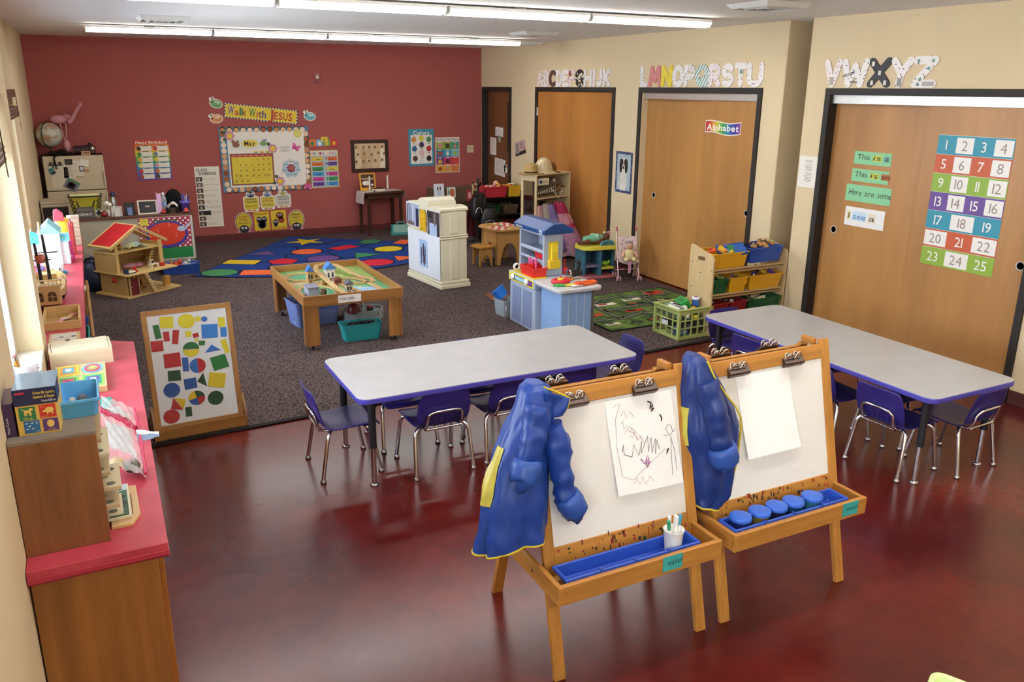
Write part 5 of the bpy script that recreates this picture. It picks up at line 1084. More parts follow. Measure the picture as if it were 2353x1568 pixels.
for r in range(5):
    for c in range(7):
        x=.022+.0802*c; z=.322-.0755*r; cl=prt(o,'day_square',lambda m:m.rect(x,x+.0785,z,z+.074,.0028,'#e0c83a'))
        if (r,c) in nums:
            a=rnd.uniform(-40,40); n_=str(nums.index((r,c))+1); prt(cl,'date_number',lambda m:m.text(n_,x+.04+rnd.uniform(-.01,.01),z+.025,.0036,.04,'#2a2418',align='C',rot=a,bold=.02))
for k,c in enumerate(('#3f7a9a','#c8432f','#5a7a3a')):
    q=sheetobj('arrow_tag',['blue','red','green'][k]+' arrow tag above the calendar grid','tag',B@T(.445+.085*k,.53,.004),0,0,'#e0d070',th=.001,pts=[(0,.045),(.08,.045),(.06,.012),(.04,0),(.02,.012)],group='arrow tags over the calendar'); prt(q,'arrow_print',lambda m:m.poly([(.022,.026),(.058,.026),(.04,.004)],.001,.0018,c))
def flower(label,x,z,fl):
    q=sheetobj('flower_cutout',label,'cut-out',B@T(x,z,.006),0,0,'#c98aa0',th=.002,pts=[(.062*(1+.10*math.cos(7*a*PI/21))*math.cos(a*PI/21),.062*(1+.10*math.cos(7*a*PI/21))*math.sin(a*PI/21)) for a in range(42)],group='paper flowers on the bulletin board')
    prt(q,'flower_centre',lambda m:m.disc(0,0,.036,.0028,'#e8c832')); 
    for a in fl: prt(q,'leaf',lambda m:m.poly([(.05*math.cos(math.radians(a)),.05*math.sin(math.radians(a))),(.09*math.cos(math.radians(a-18)),.09*math.sin(math.radians(a-18))),(.115*math.cos(math.radians(a)),.115*math.sin(math.radians(a))),(.09*math.cos(math.radians(a+18)),.09*math.sin(math.radians(a+18)))],-.001,.0005,'#2f5a3a'))
flower('pink paper flower at the upper left corner of the bulletin board',.145,.79,(150,215)); flower('pink paper flower between the May card and the calendar',.725,.60,(130,)); flower('pink paper flower at the lower right of the calendar',.80,.132,(125,195))
q=sheetobj('sun_cutout','yellow paper sun at the upper right of the bulletin board','cut-out',B@T(1.095,.81,.005),0,0,'#dcc94a',th=.002,pts=[(.055*(1+.12*(k%2))*math.cos(k*PI/14),.055*(1+.12*(k%2))*math.sin(k*PI/14)) for k in range(28)]); prt(q,'sun_face',lambda m:(m.disc(0,0,.044,.0028,'#d8d27a'),m.disc(-.016,.012,.006,.0034,'#8a8a3a'),m.disc(.016,.012,.006,.0034,'#8a8a3a'),m.disc(0,-.016,.014,.0034,'#c8a83a',.005)))
def butterfly(label,x,z,rot,c):
    q=sheetobj('butterfly_cutout',label,'cut-out',B@T(x,z,.006)@RZ(rot),0,0,c,th=.002,pts=[(0,.01),(.02,.045),(.055,.055),(.062,.03),(.045,.005),(.055,-.02),(.035,-.04),(.01,-.025),(0,-.03),(-.01,-.025),(-.035,-.04),(-.055,-.02),(-.045,.005),(-.062,.03),(-.055,.055),(-.02,.045)],group='pink paper butterflies')
    prt(q,'wing_print',lambda m:(m.disc(.038,.03,.012,.0028,'#e884b8'),m.disc(-.038,.03,.012,.0028,'#e884b8'),m.rect(-.004,.004,-.03,.02,.0028,'#8a2f60')))
butterfly('bright pink butterfly on the right of the bulletin board',1.055,.605,-28,'#d6508f'); butterfly('pink butterfly at the lower right corner of the bulletin board border',1.20,.045,170,'#d85a96')
q=sheetobj('paper_pocket','plain white envelope pocket on the bulletin board','envelope',B@T(.82,.545,0),.155,.085,'#dcd8cf',th=.003); prt(q,'flap',lambda m:m.poly([(0,.085),(.155,.085),(.078,.04)],.003,.0036,'#cfcbc2')); prt(q,'writing',lambda m:m.text('Numbers',.03,.012,.0042,.022,'#5a564e',fit=.1))
q=sheetobj('weather_wheel','flower-shaped weather wheel of seven blue circles on the bulletin board','wheel',B@T(.972,.312,0),0,0,'#6f8494',th=.002,pts=[(.128*(1+.10*math.cos(7*a*PI/28+.0))*math.cos(a*PI/28+PI/2),.128*(1+.10*math.cos(7*a*PI/28))*math.sin(a*PI/28+PI/2)) for a in range(56)])
prt(q,'centre_panel',lambda m:m.disc(0,0,.06,.003,'#8f3060')); prt(q,'lettering',lambda m:(m.text("Today's",0,.012,.0038,.03,'#e8b03a',align='C',fit=.085,bold=.02),m.text('Weather',0,-.02,.0038,.03,'#e8b03a',align='C',fit=.085,bold=.02)))
for k,wd in enumerate(['Sunny','Partly','Cloudy','Windy','Snowy','Rainy','Foggy']):
    a=PI/2-2*PI*k/7; d_=prt(q,'weather_circle',lambda m:m.disc(.098*math.cos(a),.098*math.sin(a),.044,.0032,'#b9cfd6' if k else '#d8dcd0')); prt(d_,'weather_word',lambda m:m.text(wd,.098*math.cos(a),.098*math.sin(a)-.008,.004,.024,'#2a3038',align='C',fit=.06,bold=.01))
# book covers strip and helping hands
o=sheetobj('book_cover_strip','strip of four small picture book covers above the helper chart','poster',back(2.925,1.312),.435,.108,'#b8432f',th=.002)
for k,(c,c2) in enumerate((('#e07a2a','#2f7a4a'),('#7fb0d0','#e8e6e0'),('#7aa04a','#d8b83a'),('#c8323a','#e0a02a'))): q=prt(o,'book_cover',lambda m:m.rect(.004+.108*k,.104+.108*k,.004,.104,.0028,c)); prt(q,'cover_picture',lambda m:m.disc(.054+.108*k,.045,.026,.0036,c2,.032,10))
q=sheetobj('yellow_tag','yellow tag poking above the strip of book covers','tag',back(3.11,1.385,.006),.10,.065,'#dcc23a',th=.0015); prt(q,'arrow_print',lambda m:m.poly([(.03,.03),(.07,.03),(.05,.01)],.0015,.0022,'#4a3a1a'))
o=sheetobj('helper_chart','HELPING HANDS chart with twelve coloured name cards','chart',back(2.933,.705),.42,.552,'#cdb87a',th=.003)
prt(o,'blue_ground',lambda m:m.rect(.015,.405,.012,.47,Z1,'#a9b9c0')); prt(o,'white_header',lambda m:m.rect(.015,.405,.475,.54,Z1,'#e9e4da'))
for k,ch_ in enumerate('HELPING HANDS'): 
    if ch_!=' ': prt(o,'header_letter',lambda m:m.text(ch_,.025+.029*k,.485,Z2,.062,['#c8323a','#2f5aa8','#2f8a4a','#d8a02a','#7a3a8a'][k%5],fit=.023,bold=.04))
hc=['#d8b83a','#d8622a','#d8702a','#6a3a8a','#3a8a4a','#d8c23a','#3a92c8','#c8328a','#c83a8f','#3a9a5a','#6a3a9a','#3a92c8']
for r in range(6):
    for c in range(2):
        x=.025+.195*c; z=.40-.074*r; q=prt(o,'name_card',lambda m:m.rect(x+(.045 if c else 0),x+(.18 if c else .165),z,z+.056,Z2,hc[r*2+c]))
        prt(q,'name_line',lambda m:m.rect(x+.065,x+.13,z+.015,z+.022,Z3,'#3a3030'))
        if c: prt(o,'hand_print',lambda m:(m.disc(x+.022,z+.024,.014,Z2,hc[r*2+c],n=8),[m.rect(x+.008+.0075*j,x+.0125+.0075*j,z+.03,z+.056-.003*abs(j-1.5),Z2,hc[r*2+c]) for j in range(4)]),kind='stuff')
# character signs
def eyes(m,x,z,s_,d): m.disc(x-d,z,s_,.0034,'#f0ece4'); m.disc(x+d,z,s_,.0034,'#f0ece4'); m.disc(x-d*.85,z-.002,s_*.5,.0042,'#15131a'); m.disc(x+d*.85,z-.002,s_*.5,.0042,'#15131a')
def sign1(label,x,z,w,h,cc,pc,t1,t2,t3,tc,rot):
    o=sheetobj('kindness_sign',label,'sign',back(x,z,.003)@RZ(rot),0,0,'#efe6dc',th=.002,pts=[(-w/2,-h*.30),(-w*.42,-h*.5),(w*.42,-h*.5),(w/2,-h*.30),(w*.5,h*.22),(w*.30,h*.27),(w*.26,h*.46),(0,h*.5),(-w*.26,h*.46),(-w*.30,h*.27),(-w*.5,h*.22)],group='friendship signs on the red wall')
    prt(o,'creature_head',lambda m:(m.disc(0,h*.33,w*.24,.0028,cc,h*.14))); prt(o,'creature_eyes',lambda m:eyes(m,0,h*.36,w*.085,w*.11),kind='stuff')
    prt(o,'text_panel',lambda m:m.rect(-w*.43,w*.43,-h*.37,h*.18,.003,pc)); prt(o,'creature_feet',lambda m:(m.disc(-w*.15,-h*.43,w*.13,.0028,'#c8944a',h*.04),m.disc(w*.15,-h*.43,w*.13,.0028,'#c8944a',h*.04)),kind='stuff')
    prt(o,'lettering',lambda m:(m.text(t1,0,h*.07,.0036,h*.11,tc,align='C',fit=w*.62,bold=.03),m.text(t2,0,-h*.06,.0036,h*.11,tc,align='C',fit=w*.74,bold=.03),m.text(t3,0,-h*.24,.0036,h*.075,'#1c1a16',align='C',fit=w*.66,bold=.02)))
sign1('sign reading SHARE TOGETHER held by a dark blue creature',2.04,.555,.225,.30,'#2a3a62','#d8c234','SHARE','TOGETHER','Have a heart','#2a3a5a',1)
sign1('sign reading EVERYONE IS SPECIAL held by a blue spiky creature',2.275,.56,.215,.27,'#3f6f9a','#d6c24a','EVERYONE','IS SPECIAL','Understand differences','#a8502a',1)
sign1('grey sign reading RESPECT EVERYBODY held by a yellow green creature',2.50,.575,.225,.265,'#a8a83a','#cfc8bc','RESPECT','EVERYBODY','Give it to get it','#2a3a4a',1)
def sign2(label,x,z,t1,t2,t3,tc):
    o=sheetobj('kindness_sign',label,'sign',back(x,z,.003),0,0,'#efe6dc',th=.002,pts=[(.12*math.cos(a*PI/14),.145*math.sin(a*PI/14)) for a in range(28)],group='friendship signs on the red wall')
    prt(o,'black_ring',lambda m:m.disc(0,0,.112,.0028,'#1c1a18',.137)); prt(o,'yellow_oval',lambda m:m.disc(0,0,.104,.0034,'#d8c030',.129)); prt(o,'creature_body',lambda m:m.disc(0,-.10,.068,.0042,'#2c2a38',.058)); prt(o,'creature_eyes',lambda m:eyes(m,0,-.085,.018,.022) if 0 else (m.disc(-.022,-.085,.018,.005,'#f0ece4'),m.disc(.022,-.085,.018,.005,'#f0ece4'),m.disc(-.02,-.087,.008,.0058,'#15131a'),m.disc(.02,-.087,.008,.0058,'#15131a')),kind='stuff')
    prt(o,'lettering',lambda m:(m.text(t1,0,.06,.0042,.04,tc,align='C',fit=.13,bold=.03),m.text(t2,0,.018,.0042,.04,tc,align='C',fit=.13,bold=.03),m.text(t3,0,-.02,.0042,.026,'#1c1a16',align='C',fit=.15,bold=.02)))
    prt(o,'creature_hands',lambda m:(m.disc(-.075,-.135,.03,.0042,'#c88aa0',.016),m.disc(.075,-.135,.03,.0042,'#c88aa0',.016)),kind='stuff')
sign2('oval yellow sign reading ACCEPT OTHERS',1.912,.262,'ACCEPT','OTHERS','Just be nice','#a8502a'); sign2('oval yellow sign reading SPEAK KINDLY',2.672,.255,'SPEAK','KINDLY','Use friendly words','#22324a')
def sign3(label,x,z,txt,up,bits):
    o=sheetobj('kindness_sign',label,'sign',back(x,z,.003)@RZ(1.2),.225,.285,'#d88a2a',th=.003,group='friendship signs on the red wall'); prt(o,'yellow_panel',lambda m:m.rect(.006,.219,.006,.279,.0042,'#dcc02e')); prt(o,'lettering',lambda m:m.text(txt,.112,.238 if up else .018,.005,.034,'#8a3a20',align='C',fit=.17,bold=.03))
    for (x_,z_,rx,rz_,c) in bits: prt(o,'creature_print',lambda m:m.disc(x_,z_,rx,.005,c,rz_,14))
    prt(o,'creature_eyes',lambda m:[(m.disc(b[0]-.016,b[1]+.01,.012,.0058,'#f0ece4'),m.disc(b[0]+.016,b[1]+.01,.012,.0058,'#f0ece4'),m.disc(b[0]-.014,b[1]+.008,.006,.0066,'#15131a'),m.disc(b[0]+.014,b[1]+.008,.006,.0066,'#15131a')) for b in bits[:2]],kind='stuff')
sign3('square yellow sign reading BE BUDDIES',2.06,.118,'BE BUDDIES',True,[(.075,.165,.042,.045,'#3a3030'),(.15,.165,.042,.045,'#33302e'),(.112,.09,.062,.062,'#3a3452'),(.112,.09,.04,.05,'#8a84a0')])
sign3('square yellow sign reading NOT BULLIES',2.305,.122,'NOT BULLIES',False,[(.13,.205,.055,.05,'#6a2f22'),(.065,.11,.042,.045,'#2f2c40'),(.15,.14,.045,.05,'#9a3a22'),(.06,.065,.03,.02,'#4a4438')])
# framed picture
o=sheetobj('framed_picture','dark wood framed sepia print of a group of robed people','picture',back(3.555,.917,.002),.58,.478,'#2a1a12','paint',.012)
for q in ((0,.58,0,.05),(0,.58,.428,.478)): prt(o,'frame_rail',lambda m:m.bx(q[0],q[1],q[2],q[3],.008,.026,'#3a2216'),'wood_x')
for q in ((0,.05),(.53,.58)): prt(o,'frame_stile',lambda m:m.bx(q[0],q[1],.05,.428,.008,.026,'#3a2216'),'wood_z')
prt(o,'print',lambda m:m.rect(.05,.53,.05,.428,.0135,'#cfb48c'),'paper')
rnd=random.Random(11)
for k in range(15):
    r=k//5; x=.085+.10*(k%5)+.03*(r%2)+rnd.uniform(-.012,.012); z=.33-.10*r+rnd.uniform(-.012,.012)
    f=prt(o,'painted_figure',lambda m:m.poly([(x-.045,max(.052,z-.14)),(x+.045,max(.052,z-.14)),(x+.03,z-.01),(x+.012,z+.015),(x-.012,z+.015),(x-.03,z-.01)],.0142+.0006*k-.0005,.0142+.0006*k,['#d8c4a0','#c9ae84','#e6dac0','#bfa078','#d2bb92'][(k*3)%5]),'paper'); prt(f,'painted_head',lambda m:(m.disc(x,z+.034,.019,.0145+.0006*k,'#4a3426',.022,10),m.disc(x+.004,z+.029,.013,.0149+.0006*k,'#b08a64',.016,10)),'paper')
# colours and shapes posters
o=sheetobj('colors_poster','blue bordered Colors poster with nine coloured apples','poster',back(4.478,.975),.425,.565,'#3f8fa8',th=.002)
prt(o,'white_panel',lambda m:m.rect(.035,.39,.035,.475,.003,'#e9e4da')); prt(o,'lettering',lambda m:m.text('Colors',.212,.48,.0036,.085,'#f2ead8',align='C',fit=.27,bold=.025))
for (x,z,c) in ((.085,.405,'#d8924a'),(.212,.425,'#d8cc3a'),(.335,.405,'#4f8f5a'),(.095,.265,'#2f5f8f'),(.215,.325,'#4a3a58'),(.335,.265,'#b8323a'),(.105,.115,'#5a3a2e'),(.215,.20,'#d8b4b4'),(.335,.115,'#22222a'),(.215,.085,'#dcd8d0')):
    q=prt(o,'apple_print',lambda m:m.disc(x,z,.042,.0038,c,.044,14)); prt(q,'leaf_print',lambda m:m.poly([(x,z+.04),(x+.02,z+.062),(x+.03,z+.055)],.0032,.0044,'#2a3a2a')); prt(o,'colour_name',lambda m:m.rect(x-.022,x+.022,z-.064,z-.056,.0038,'#4a4644'))
o=sheetobj('shapes_poster','We Know Our Shapes poster with a grid of coloured shapes','poster',back(4.925,.857),.412,.55,'#e9dcd4',th=.002)
prt(o,'lettering',lambda m:m.text('We Know Our Shapes!',.206,.505,.003,.04,'#2a3a4a',align='C',fit=.385,bold=.01))
gc=[['#9ab03a','#7a9a3a','#3a9a82'],['#2f6f9a','#3f9ab8','#7fb8c4'],['#6a3a8a','#b83268','#c83a3a'],['#d89a3a','#e0a04a','#d87a4a']]; sc_=['#d88a9a','#3a3a30','#d8867a','#a85a44','#e8e4da','#a8c03a','#d8b03a','#5a2a20','#d84a44','#8a2f22','#d8947a','#e0853a']
for r in range(4):
    for c in range(3):
        x=.012+.13*c; z=.368-.119*r; q=prt(o,'shape_square',lambda m:m.rect(x,x+.128,z,z+.117,.003,gc[r][c])); k=r*3+c; cx_,cz_=x+.064,z+.05
        pts={0:None,1:[(-.032,-.034),(.032,-.034),(.032,.034),(-.032,.034)],2:[(-.035,-.035),(.035,-.035),(0,.04)],3:[(-.045,-.028),(.045,-.028),(.045,.028),(-.045,.028)],5:[(0,-.035),(.035,0),(0,.035),(-.035,0)],6:[(-.035,-.035),(.035,-.035),(.035,.005),(0,.038),(-.035,.005)],7:[(.035*math.cos(a*PI/3),.035*math.sin(a*PI/3)) for a in range(6)],8:[(.04*math.cos(a*PI/4+.39),.04*math.sin(a*PI/4+.39)) for a in range(8)],9:[((.042 if a%2==0 else .018)*math.cos(a*PI/5+PI/2),(.042 if a%2==0 else .018)*math.sin(a*PI/5+PI/2)) for a in range(10)],10:[(0,-.038),(.036,.005),(.03,.03),(.012,.032),(0,.02),(-.012,.032),(-.03,.03),(-.036,.005)],11:[(.036*math.cos(a*.35-1.6),.036*math.sin(a*.35-1.6)) for a in range(10)]}.get(k)
        prt(q,'shape_print',lambda m:m.disc(cx_,cz_,.026 if k==4 else .036,.0038,sc_[k],.036) if pts is None else m.poly([(cx_+a,cz_+b) for a,b in pts],.003,.0038,sc_[k])); prt(q,'shape_name',lambda m:m.rect(x+.03,x+.098,z+.098,z+.107,.0038,'#f0e8dc'))
o=sheetobj('wall_plate','blank cream wall plate beside the shapes poster','wall plate',back(5.47,1.16),.115,.118,'#cdbb98','paint',.008)
for x,z in ((.03,.06),(.085,.06)): prt(o,'screw',lambda m:m.disc(x,z,.004,.0088,'#9a8c70',n=8),'metal')
o=sheetobj('fire_alarm','small red fire alarm strobe high on the red wall','alarm',back(3.055,2.217),.094,.132,'#8f2f2a','plastic',.025)
prt(o,'strobe_lens',lambda m:m.bx(.03,.064,.055,.10,.025,.034,'#dcd2c8'),'gloss'); prt(o,'sounder_grille',lambda m:m.bx(.022,.072,.015,.042,.025,.028,'#6a2420'),'plastic'); prt(o,'fire_mark',lambda m:m.rect(.036,.058,.108,.118,.026,'#f0e8e0'),'plastic')
# ------------------------------------------------------------------ things on the right wall and its doors
def rp(y,z,off,d=.0): # same sight line, moved onto a plane off behind the wall face
    k=(XR+off)/XR; return right(y*k,CAM_Z+(z-CAM_Z)*k,d,XR+off)
def pat(name,base,dot,scale,th=.28,mode='dot'):
    m,nt,b=nmat(name); 
    if mode=='dot':
        vo=N(nt,'ShaderNodeTexVoronoi'); vo.inputs['Scale'].default_value=scale; vo.inputs['Randomness'].default_value=.8; nt.links.new(coords(nt),vo.inputs['Vector'])
        c=ramp(nt,vo.outputs['Distance'],[(th,dot),(th+.04,base)])
    else:
        w=N(nt,'ShaderNodeTexWave'); w.inputs['Scale'].default_value=scale; w.inputs['Distortion'].default_value=.6; nt.links.new(coords(nt,rot=(0,0,.6)),w.inputs['Vector']); c=ramp(nt,w.outputs[0],[(.42,dot),(.55,base)])
    nt.links.new(c,b.inputs['Base Color']); b.inputs['Roughness'].default_value=.5
pat('p_white','#ece6e2','#3a3234',32,.16); pat('p_apple','#ecdcd8','#a8585a',24,.22); pat('p_dots','#ece8e4','#2a2628',46,.22); pat('p_choc','#5a3f3c','#8a6a62',30,.3); pat('p_black','#22221e','#e0dcd0',20,.33); pat('p_pink','#d2837f','#9a4a4a',36,.12); pat('p_yellow','#e8d23a','#4a3a20',22,.10); pat('p_stripe','#e6ebe6','#7fa8a0',9,mode='wave'); pat('p_text','#ece2e0','#8a6064',40,.2); pat('p_ink','#232325','#3a3a3c',30,.2)
def arc(cx,cy,rx,ry,a0,a1,n=12): return [(cx+rx*math.cos(math.radians(a0+(a1-a0)*k/n)),cy+ry*math.sin(math.radians(a0+(a1-a0)*k/n))) for k in range(n+1)]
LET={'A':[[(0,0),(.5,1),(1,0)],[(.22,.33),(.78,.33)]],'B':[[(0,0),(0,1),(.5,1)]+arc(.5,.77,.36,.23,90,-90)+[(0,.54)],[(.5,.54)]+arc(.55,.27,.42,.27,90,-90)+[(0,0)]],'C':[arc(.55,.5,.55,.5,50,310,20)],'D':[[(0,0),(0,1),(.35,1)]+arc(.35,.5,.6,.5,90,-90,16)+[(0,0)]],'E':[[(.9,1),(0,1),(0,0),(.9,0)],[(0,.5),(.8,.5)]],'F':[[(.9,1),(0,1),(0,0)],[(0,.5),(.75,.5)]],'G':[arc(.52,.5,.52,.5,50,360,22)+[(.6,.5)]],'H':[[(0,0),(0,1)],[(1,0),(1,1)],[(0,.5),(1,.5)]],'I':[[(.5,0),(.5,1)]],'J':[[(.8,1),(.8,.3)]+arc(.45,.3,.35,.3,0,-150)],'K':[[(0,0),(0,1)],[(.9,1),(.1,.45)],[(.25,.55),(.95,0)]],'L':[[(0,1),(0,0),(.85,0)]],'M':[[(0,0),(.15,1),(.5,.25),(.85,1),(1,0)]],'N':[[(0,0),(.05,1),(.95,0),(1,1)]],'O':[arc(.5,.5,.5,.5,0,360,24)],'P':[[(0,0),(0,1),(.5,1)]+arc(.5,.72,.42,.28,90,-90)+[(0,.44)]],'Q':[arc(.5,.5,.5,.5,0,360,24),[(.6,.3),(.98,-.02)]],'R':[[(0,0),(0,1),(.5,1)]+arc(.5,.74,.4,.26,90,-90)+[(0,.48)],[(.4,.48),(.95,0)]],'S':[arc(.5,.76,.42,.24,30,270,12)+arc(.5,.26,.45,.26,90,-150,12)],'T':[[(0,1),(1,1)],[(.5,1),(.5,0)]],'U':[[(0,1),(0,.4)]+arc(.5,.4,.5,.4,180,360)+[(1,1)]],'V':[[(0,1),(.5,0),(1,1)]],'W':[[(0,1),(.22,0),(.5,.8),(.78,0),(1,1)]],'X':[[(0,0),(1,1)],[(0,1),(1,0)]],'Y':[[(0,1),(.5,.45),(1,1)],[(.5,.45),(.4,0)]],'Z':[[(0,1),(1,1),(0,0),(1,0)]]}
PT=dict(A='p_apple',B='p_white',C='p_choc',D='p_dots',E='p_white',F='p_apple',G='p_black',H='p_dots',I='p_text',J='p_white',K='p_dots',L='p_dots',M='p_pink',N='p_yellow',O='p_white',P='p_dots',Q='p_stripe',R='p_text',S='p_white',T='p_white',U='p_white',V='p_text',W='p_white',X='p_ink',Y='p_white',Z='p_white')
DES=dict(A='white letter A with red apples',B='white letter B printed with small letters',C='brown chocolate patterned letter C',D='white letter D with dark spots',E='pale letter E with fine print',F='white letter F with a red patch',G='black letter G with large pale dots',H='white letter H with dark specks',I='narrow pale letter I with print',J='pale letter J with a few prints',K='white speckled letter K',L='white speckled letter L',M='pink letter M with tiny dots',N='yellow letter N with dark marks',O='white letter O with small prints',P='white letter P with black dots',Q='green and white striped letter Q',R='pale pink letter R with brown print',S='white letter S with small pictures',T='white letter T with a green balloon',U='white letter U with small prints',V='white letter V with faint prints',W='white letter W reading WELCOME WORLD',X='black letter X with small framed pictures',Y='white letter Y with grey foot',Z='white letter Z with teal dots')
def letter(ch,y,w,h,z,sw,where):
    o=bpy.data.objects.new('wall_letter',None); M=right(y,z,.001)
    m=MB(); k=0
    for st in LET[ch]:
        P=[(sw+a*(w-2*sw),sw+b*(h-2*sw)) for a,b in st]
        for a,b in zip(P,P[1:]):
            d=math.atan2(b[1]-a[1],b[0]-a[0]); pts=[(b[0]+sw*math.cos(d+t),b[1]+sw*math.sin(d+t)) for t in [(-PI/2)+PI*q/6 for q in range(7)]]+[(a[0]+sw*math.cos(d+t),a[1]+sw*math.sin(d+t)) for t in [(PI/2)+PI*q/6 for q in range(7)]]
            m.poly(pts,0,.010+.00004*k,'#ffffff'); k+=1
    o=m.build('wall_letter',PT[ch]); o.matrix_world=M; tag(o,DES[ch]+' '+where,'letter','alphabet letters above the doors'); return o
def row(txt,y0,y1,z,h,where,ws,sw):
    tot=sum(ws); y=y0; s_=(y0-y1)/tot
    for ch,w in zip(txt,ws):
        o=letter(ch,y,w*s_*1.02,h,z,sw,where); y-=w*s_
        if ch=='W':
            prt(o,'lettering',lambda m:(m.text('WELCOME!',.02,.075,.0125,.03,'#3a3a3c',fit=.13,bold=.03,rot=18),m.text('WORLD',.10,.035,.0125,.026,'#2a2a2c',fit=.075,bold=.03)),'card')
        if ch=='Z':
            for (a,b) in ((.045,.195),(.17,.195),(.14,.14),(.075,.06),(.06,.025)): prt(o,'teal_dot',lambda m:m.disc(a,b,.013,.0125,'#6a9a90'),'card')
            prt(o,'grey_print',lambda m:m.rect(.10,.20,.012,.045,.0125,'#a8a49c'),'card')
        if ch=='X':
            for (a,b) in ((.03,.18),(.10,.11),(.16,.035),(.035,.035)): prt(o,'framed_print',lambda m:m.rect(a,a+.026,b-.015,b+.02,.0125,'#dcd8d0'),'card')
        if ch=='T': prt(o,'balloon_print',lambda m:m.disc(.098,.145,.018,.0125,'#6f9a88',.024),'card')
        if ch=='U': prt(o,'bench_print',lambda m:m.rect(.075,.125,.03,.036,.0125,'#3a3a3a'),'card')
        if ch=='Y': prt(o,'grey_print',lambda m:m.rect(.075,.115,.01,.07,.0125,'#8f8c86'),'card')
        if ch=='V': prt(o,'photo_print',lambda m:m.rect(.075,.115,.02,.085,.0125,'#b0a898'),'card')
        if ch=='F': prt(o,'red_patch',lambda m:m.disc(.03,.165,.03,.0125,'#9a4a4c',.04),'card')
        if ch=='B':
            for j,(a,b) in enumerate(((.03,.16),(.09,.165),(.03,.10),(.10,.105),(.03,.03),(.105,.035))): prt(o,'small_letter',lambda m:m.text('Bb'[j%2],a,b,.0125,.045,'#6a6a66',align='C'),'card')
row('ABCDEFGHIJK',10.47,8.63,2.183,.215,'over the double closet doors',[1,1,1.1,1.05,.95,.9,1.25,1.1,.6,.85,1],.027)
row('LMNOPQRSTU',8.02,6.07,2.184,.228,'over the narrower sliding closet',[.85,1.2,1.05,1.05,1,1.1,1,1,.95,1.15],.030)
row('VWXYZ',5.345,4.265,2.186,.23,'over the wide sliding closet',[.95,1.35,1.05,1.0,1.05],.030)
# rainbow alphabet sign
o=sheetobj('alphabet_sign','wavy rainbow sign reading Alphabet on the sliding closet door','sign',rp(6.842,1.72,.04,.001),0,0,'#e8e4dc',th=.002,pts=[(.53*k/16,.012+.012*math.sin(k/16*2*PI+.5)) for k in range(17)]+[(.53*k/16,.135+.012*math.sin(k/16*2*PI+.5)) for k in range(16,-1,-1)])
cols=['#c8322a','#d8622a','#d8a02a','#c8c03a','#6fae3a','#3a9a5a','#2f8aa8','#3a5aa8','#4a3a9a','#7a3a98']
for k,c in enumerate(cols):
    x0=.008+.0514*k; a=x0/.53*2*PI+.5; prt(o,'colour_band',lambda m:m.poly([(x0,.022+.012*math.sin(a)),(x0+.0516,.022+.012*math.sin(a+.61)),(x0+.0516,.125+.012*math.sin(a+.61)),(x0,.125+.012*math.sin(a))],.002,.0028,c))
prt(o,'lettering',lambda m:m.text('Alphabet',.265,.045,.0036,.088,'#f4f0e8',align='C',fit=.48,bold=.012))
# puppy poster
o=sheetobj('puppy_poster','puppy poster with a blue patterned border between the closets','poster',right(8.44,.957),.342,.486,'#2a3566',th=.002)
prt(o,'pale_ground',lambda m:m.rect(.03,.312,.03,.456,.0028,'#a9bcc0'))
def dog(m): m.disc(.17,.15,.075,.0036,'#d8d2ca',.12); m.disc(.11,.10,.045,.004,'#cfc8c0',.06); m.disc(.17,.33,.062,.0044,'#dcd2c8',.085)
prt(o,'puppy_body',dog,kind='stuff')
prt(o,'puppy_ear',lambda m:m.disc(.115,.32,.03,.0052,'#2a2622',.085)); prt(o,'puppy_ear',lambda m:m.disc(.225,.32,.03,.0052,'#2a2622',.085)); prt(o,'puppy_face',lambda m:(m.disc(.14,.36,.022,.0056,'#3a3430',.04),m.disc(.20,.36,.022,.0056,'#3a3430',.04)),kind='stuff'); prt(o,'puppy_nose',lambda m:m.disc(.17,.30,.016,.006,'#1a1614',.018)); prt(o,'leg_print',lambda m:(m.disc(.14,.07,.02,.0046,'#e8e2da',.05),m.disc(.20,.07,.02,.0046,'#e8e2da',.05)),kind='stuff')
def border(m):
    rnd=random.Random(8)
    for k in range(70):
        side=rnd.random(); x=rnd.uniform(.004,.338) if side<.4 else rnd.choice([rnd.uniform(.004,.024),rnd.uniform(.318,.336)]); z=rnd.uniform(.004,.48) if side>=.4 else rnd.choice([rnd.uniform(.004,.024),rnd.uniform(.46,.478)]); m.disc(x,z,.006,.0032,'#aab4d0',.004,6)
prt(o,'border_pattern',border,kind='stuff')
o=sheetobj('dog_notice','small tilted pink and black dog notice beside the entry door','poster',right(11.10,1.175)@RZ(13),.34,.205,'#c8a8a4',th=.002)
prt(o,'black_footer',lambda m:m.rect(.004,.336,.004,.055,.0028,'#2a2422')); prt(o,'dog_photo',lambda m:m.rect(.03,.14,.03,.185,.0036,'#8f8680')); prt(o,'text_lines',lambda m:[m.rect(.17,.30,.17-.025*k,.178-.025*k,.0036,'#5a3a3a') for k in range(4)],kind='stuff'); prt(o,'heart',lambda m:m.disc(.30,.075,.016,.0036,'#b83a4a'))
o=sheetobj('song_sheet','white printed song sheet on the wall strip beside the wide closet','paper',right(5.515,1.325),.215,.275,'#e9e4da','paper',.002)
prt(o,'printed_lines',lambda m:[m.rect(.06+.012*(k%3),.155-.01*(k%2),.235-.0125*k-(.01 if k>1 else 0)-(.01 if k>6 else 0),.239-.0125*k-(.01 if k>1 else 0)-(.01 if k>6 else 0),.0026,'#8a8680') for k in range(14)],'paper',kind='stuff')
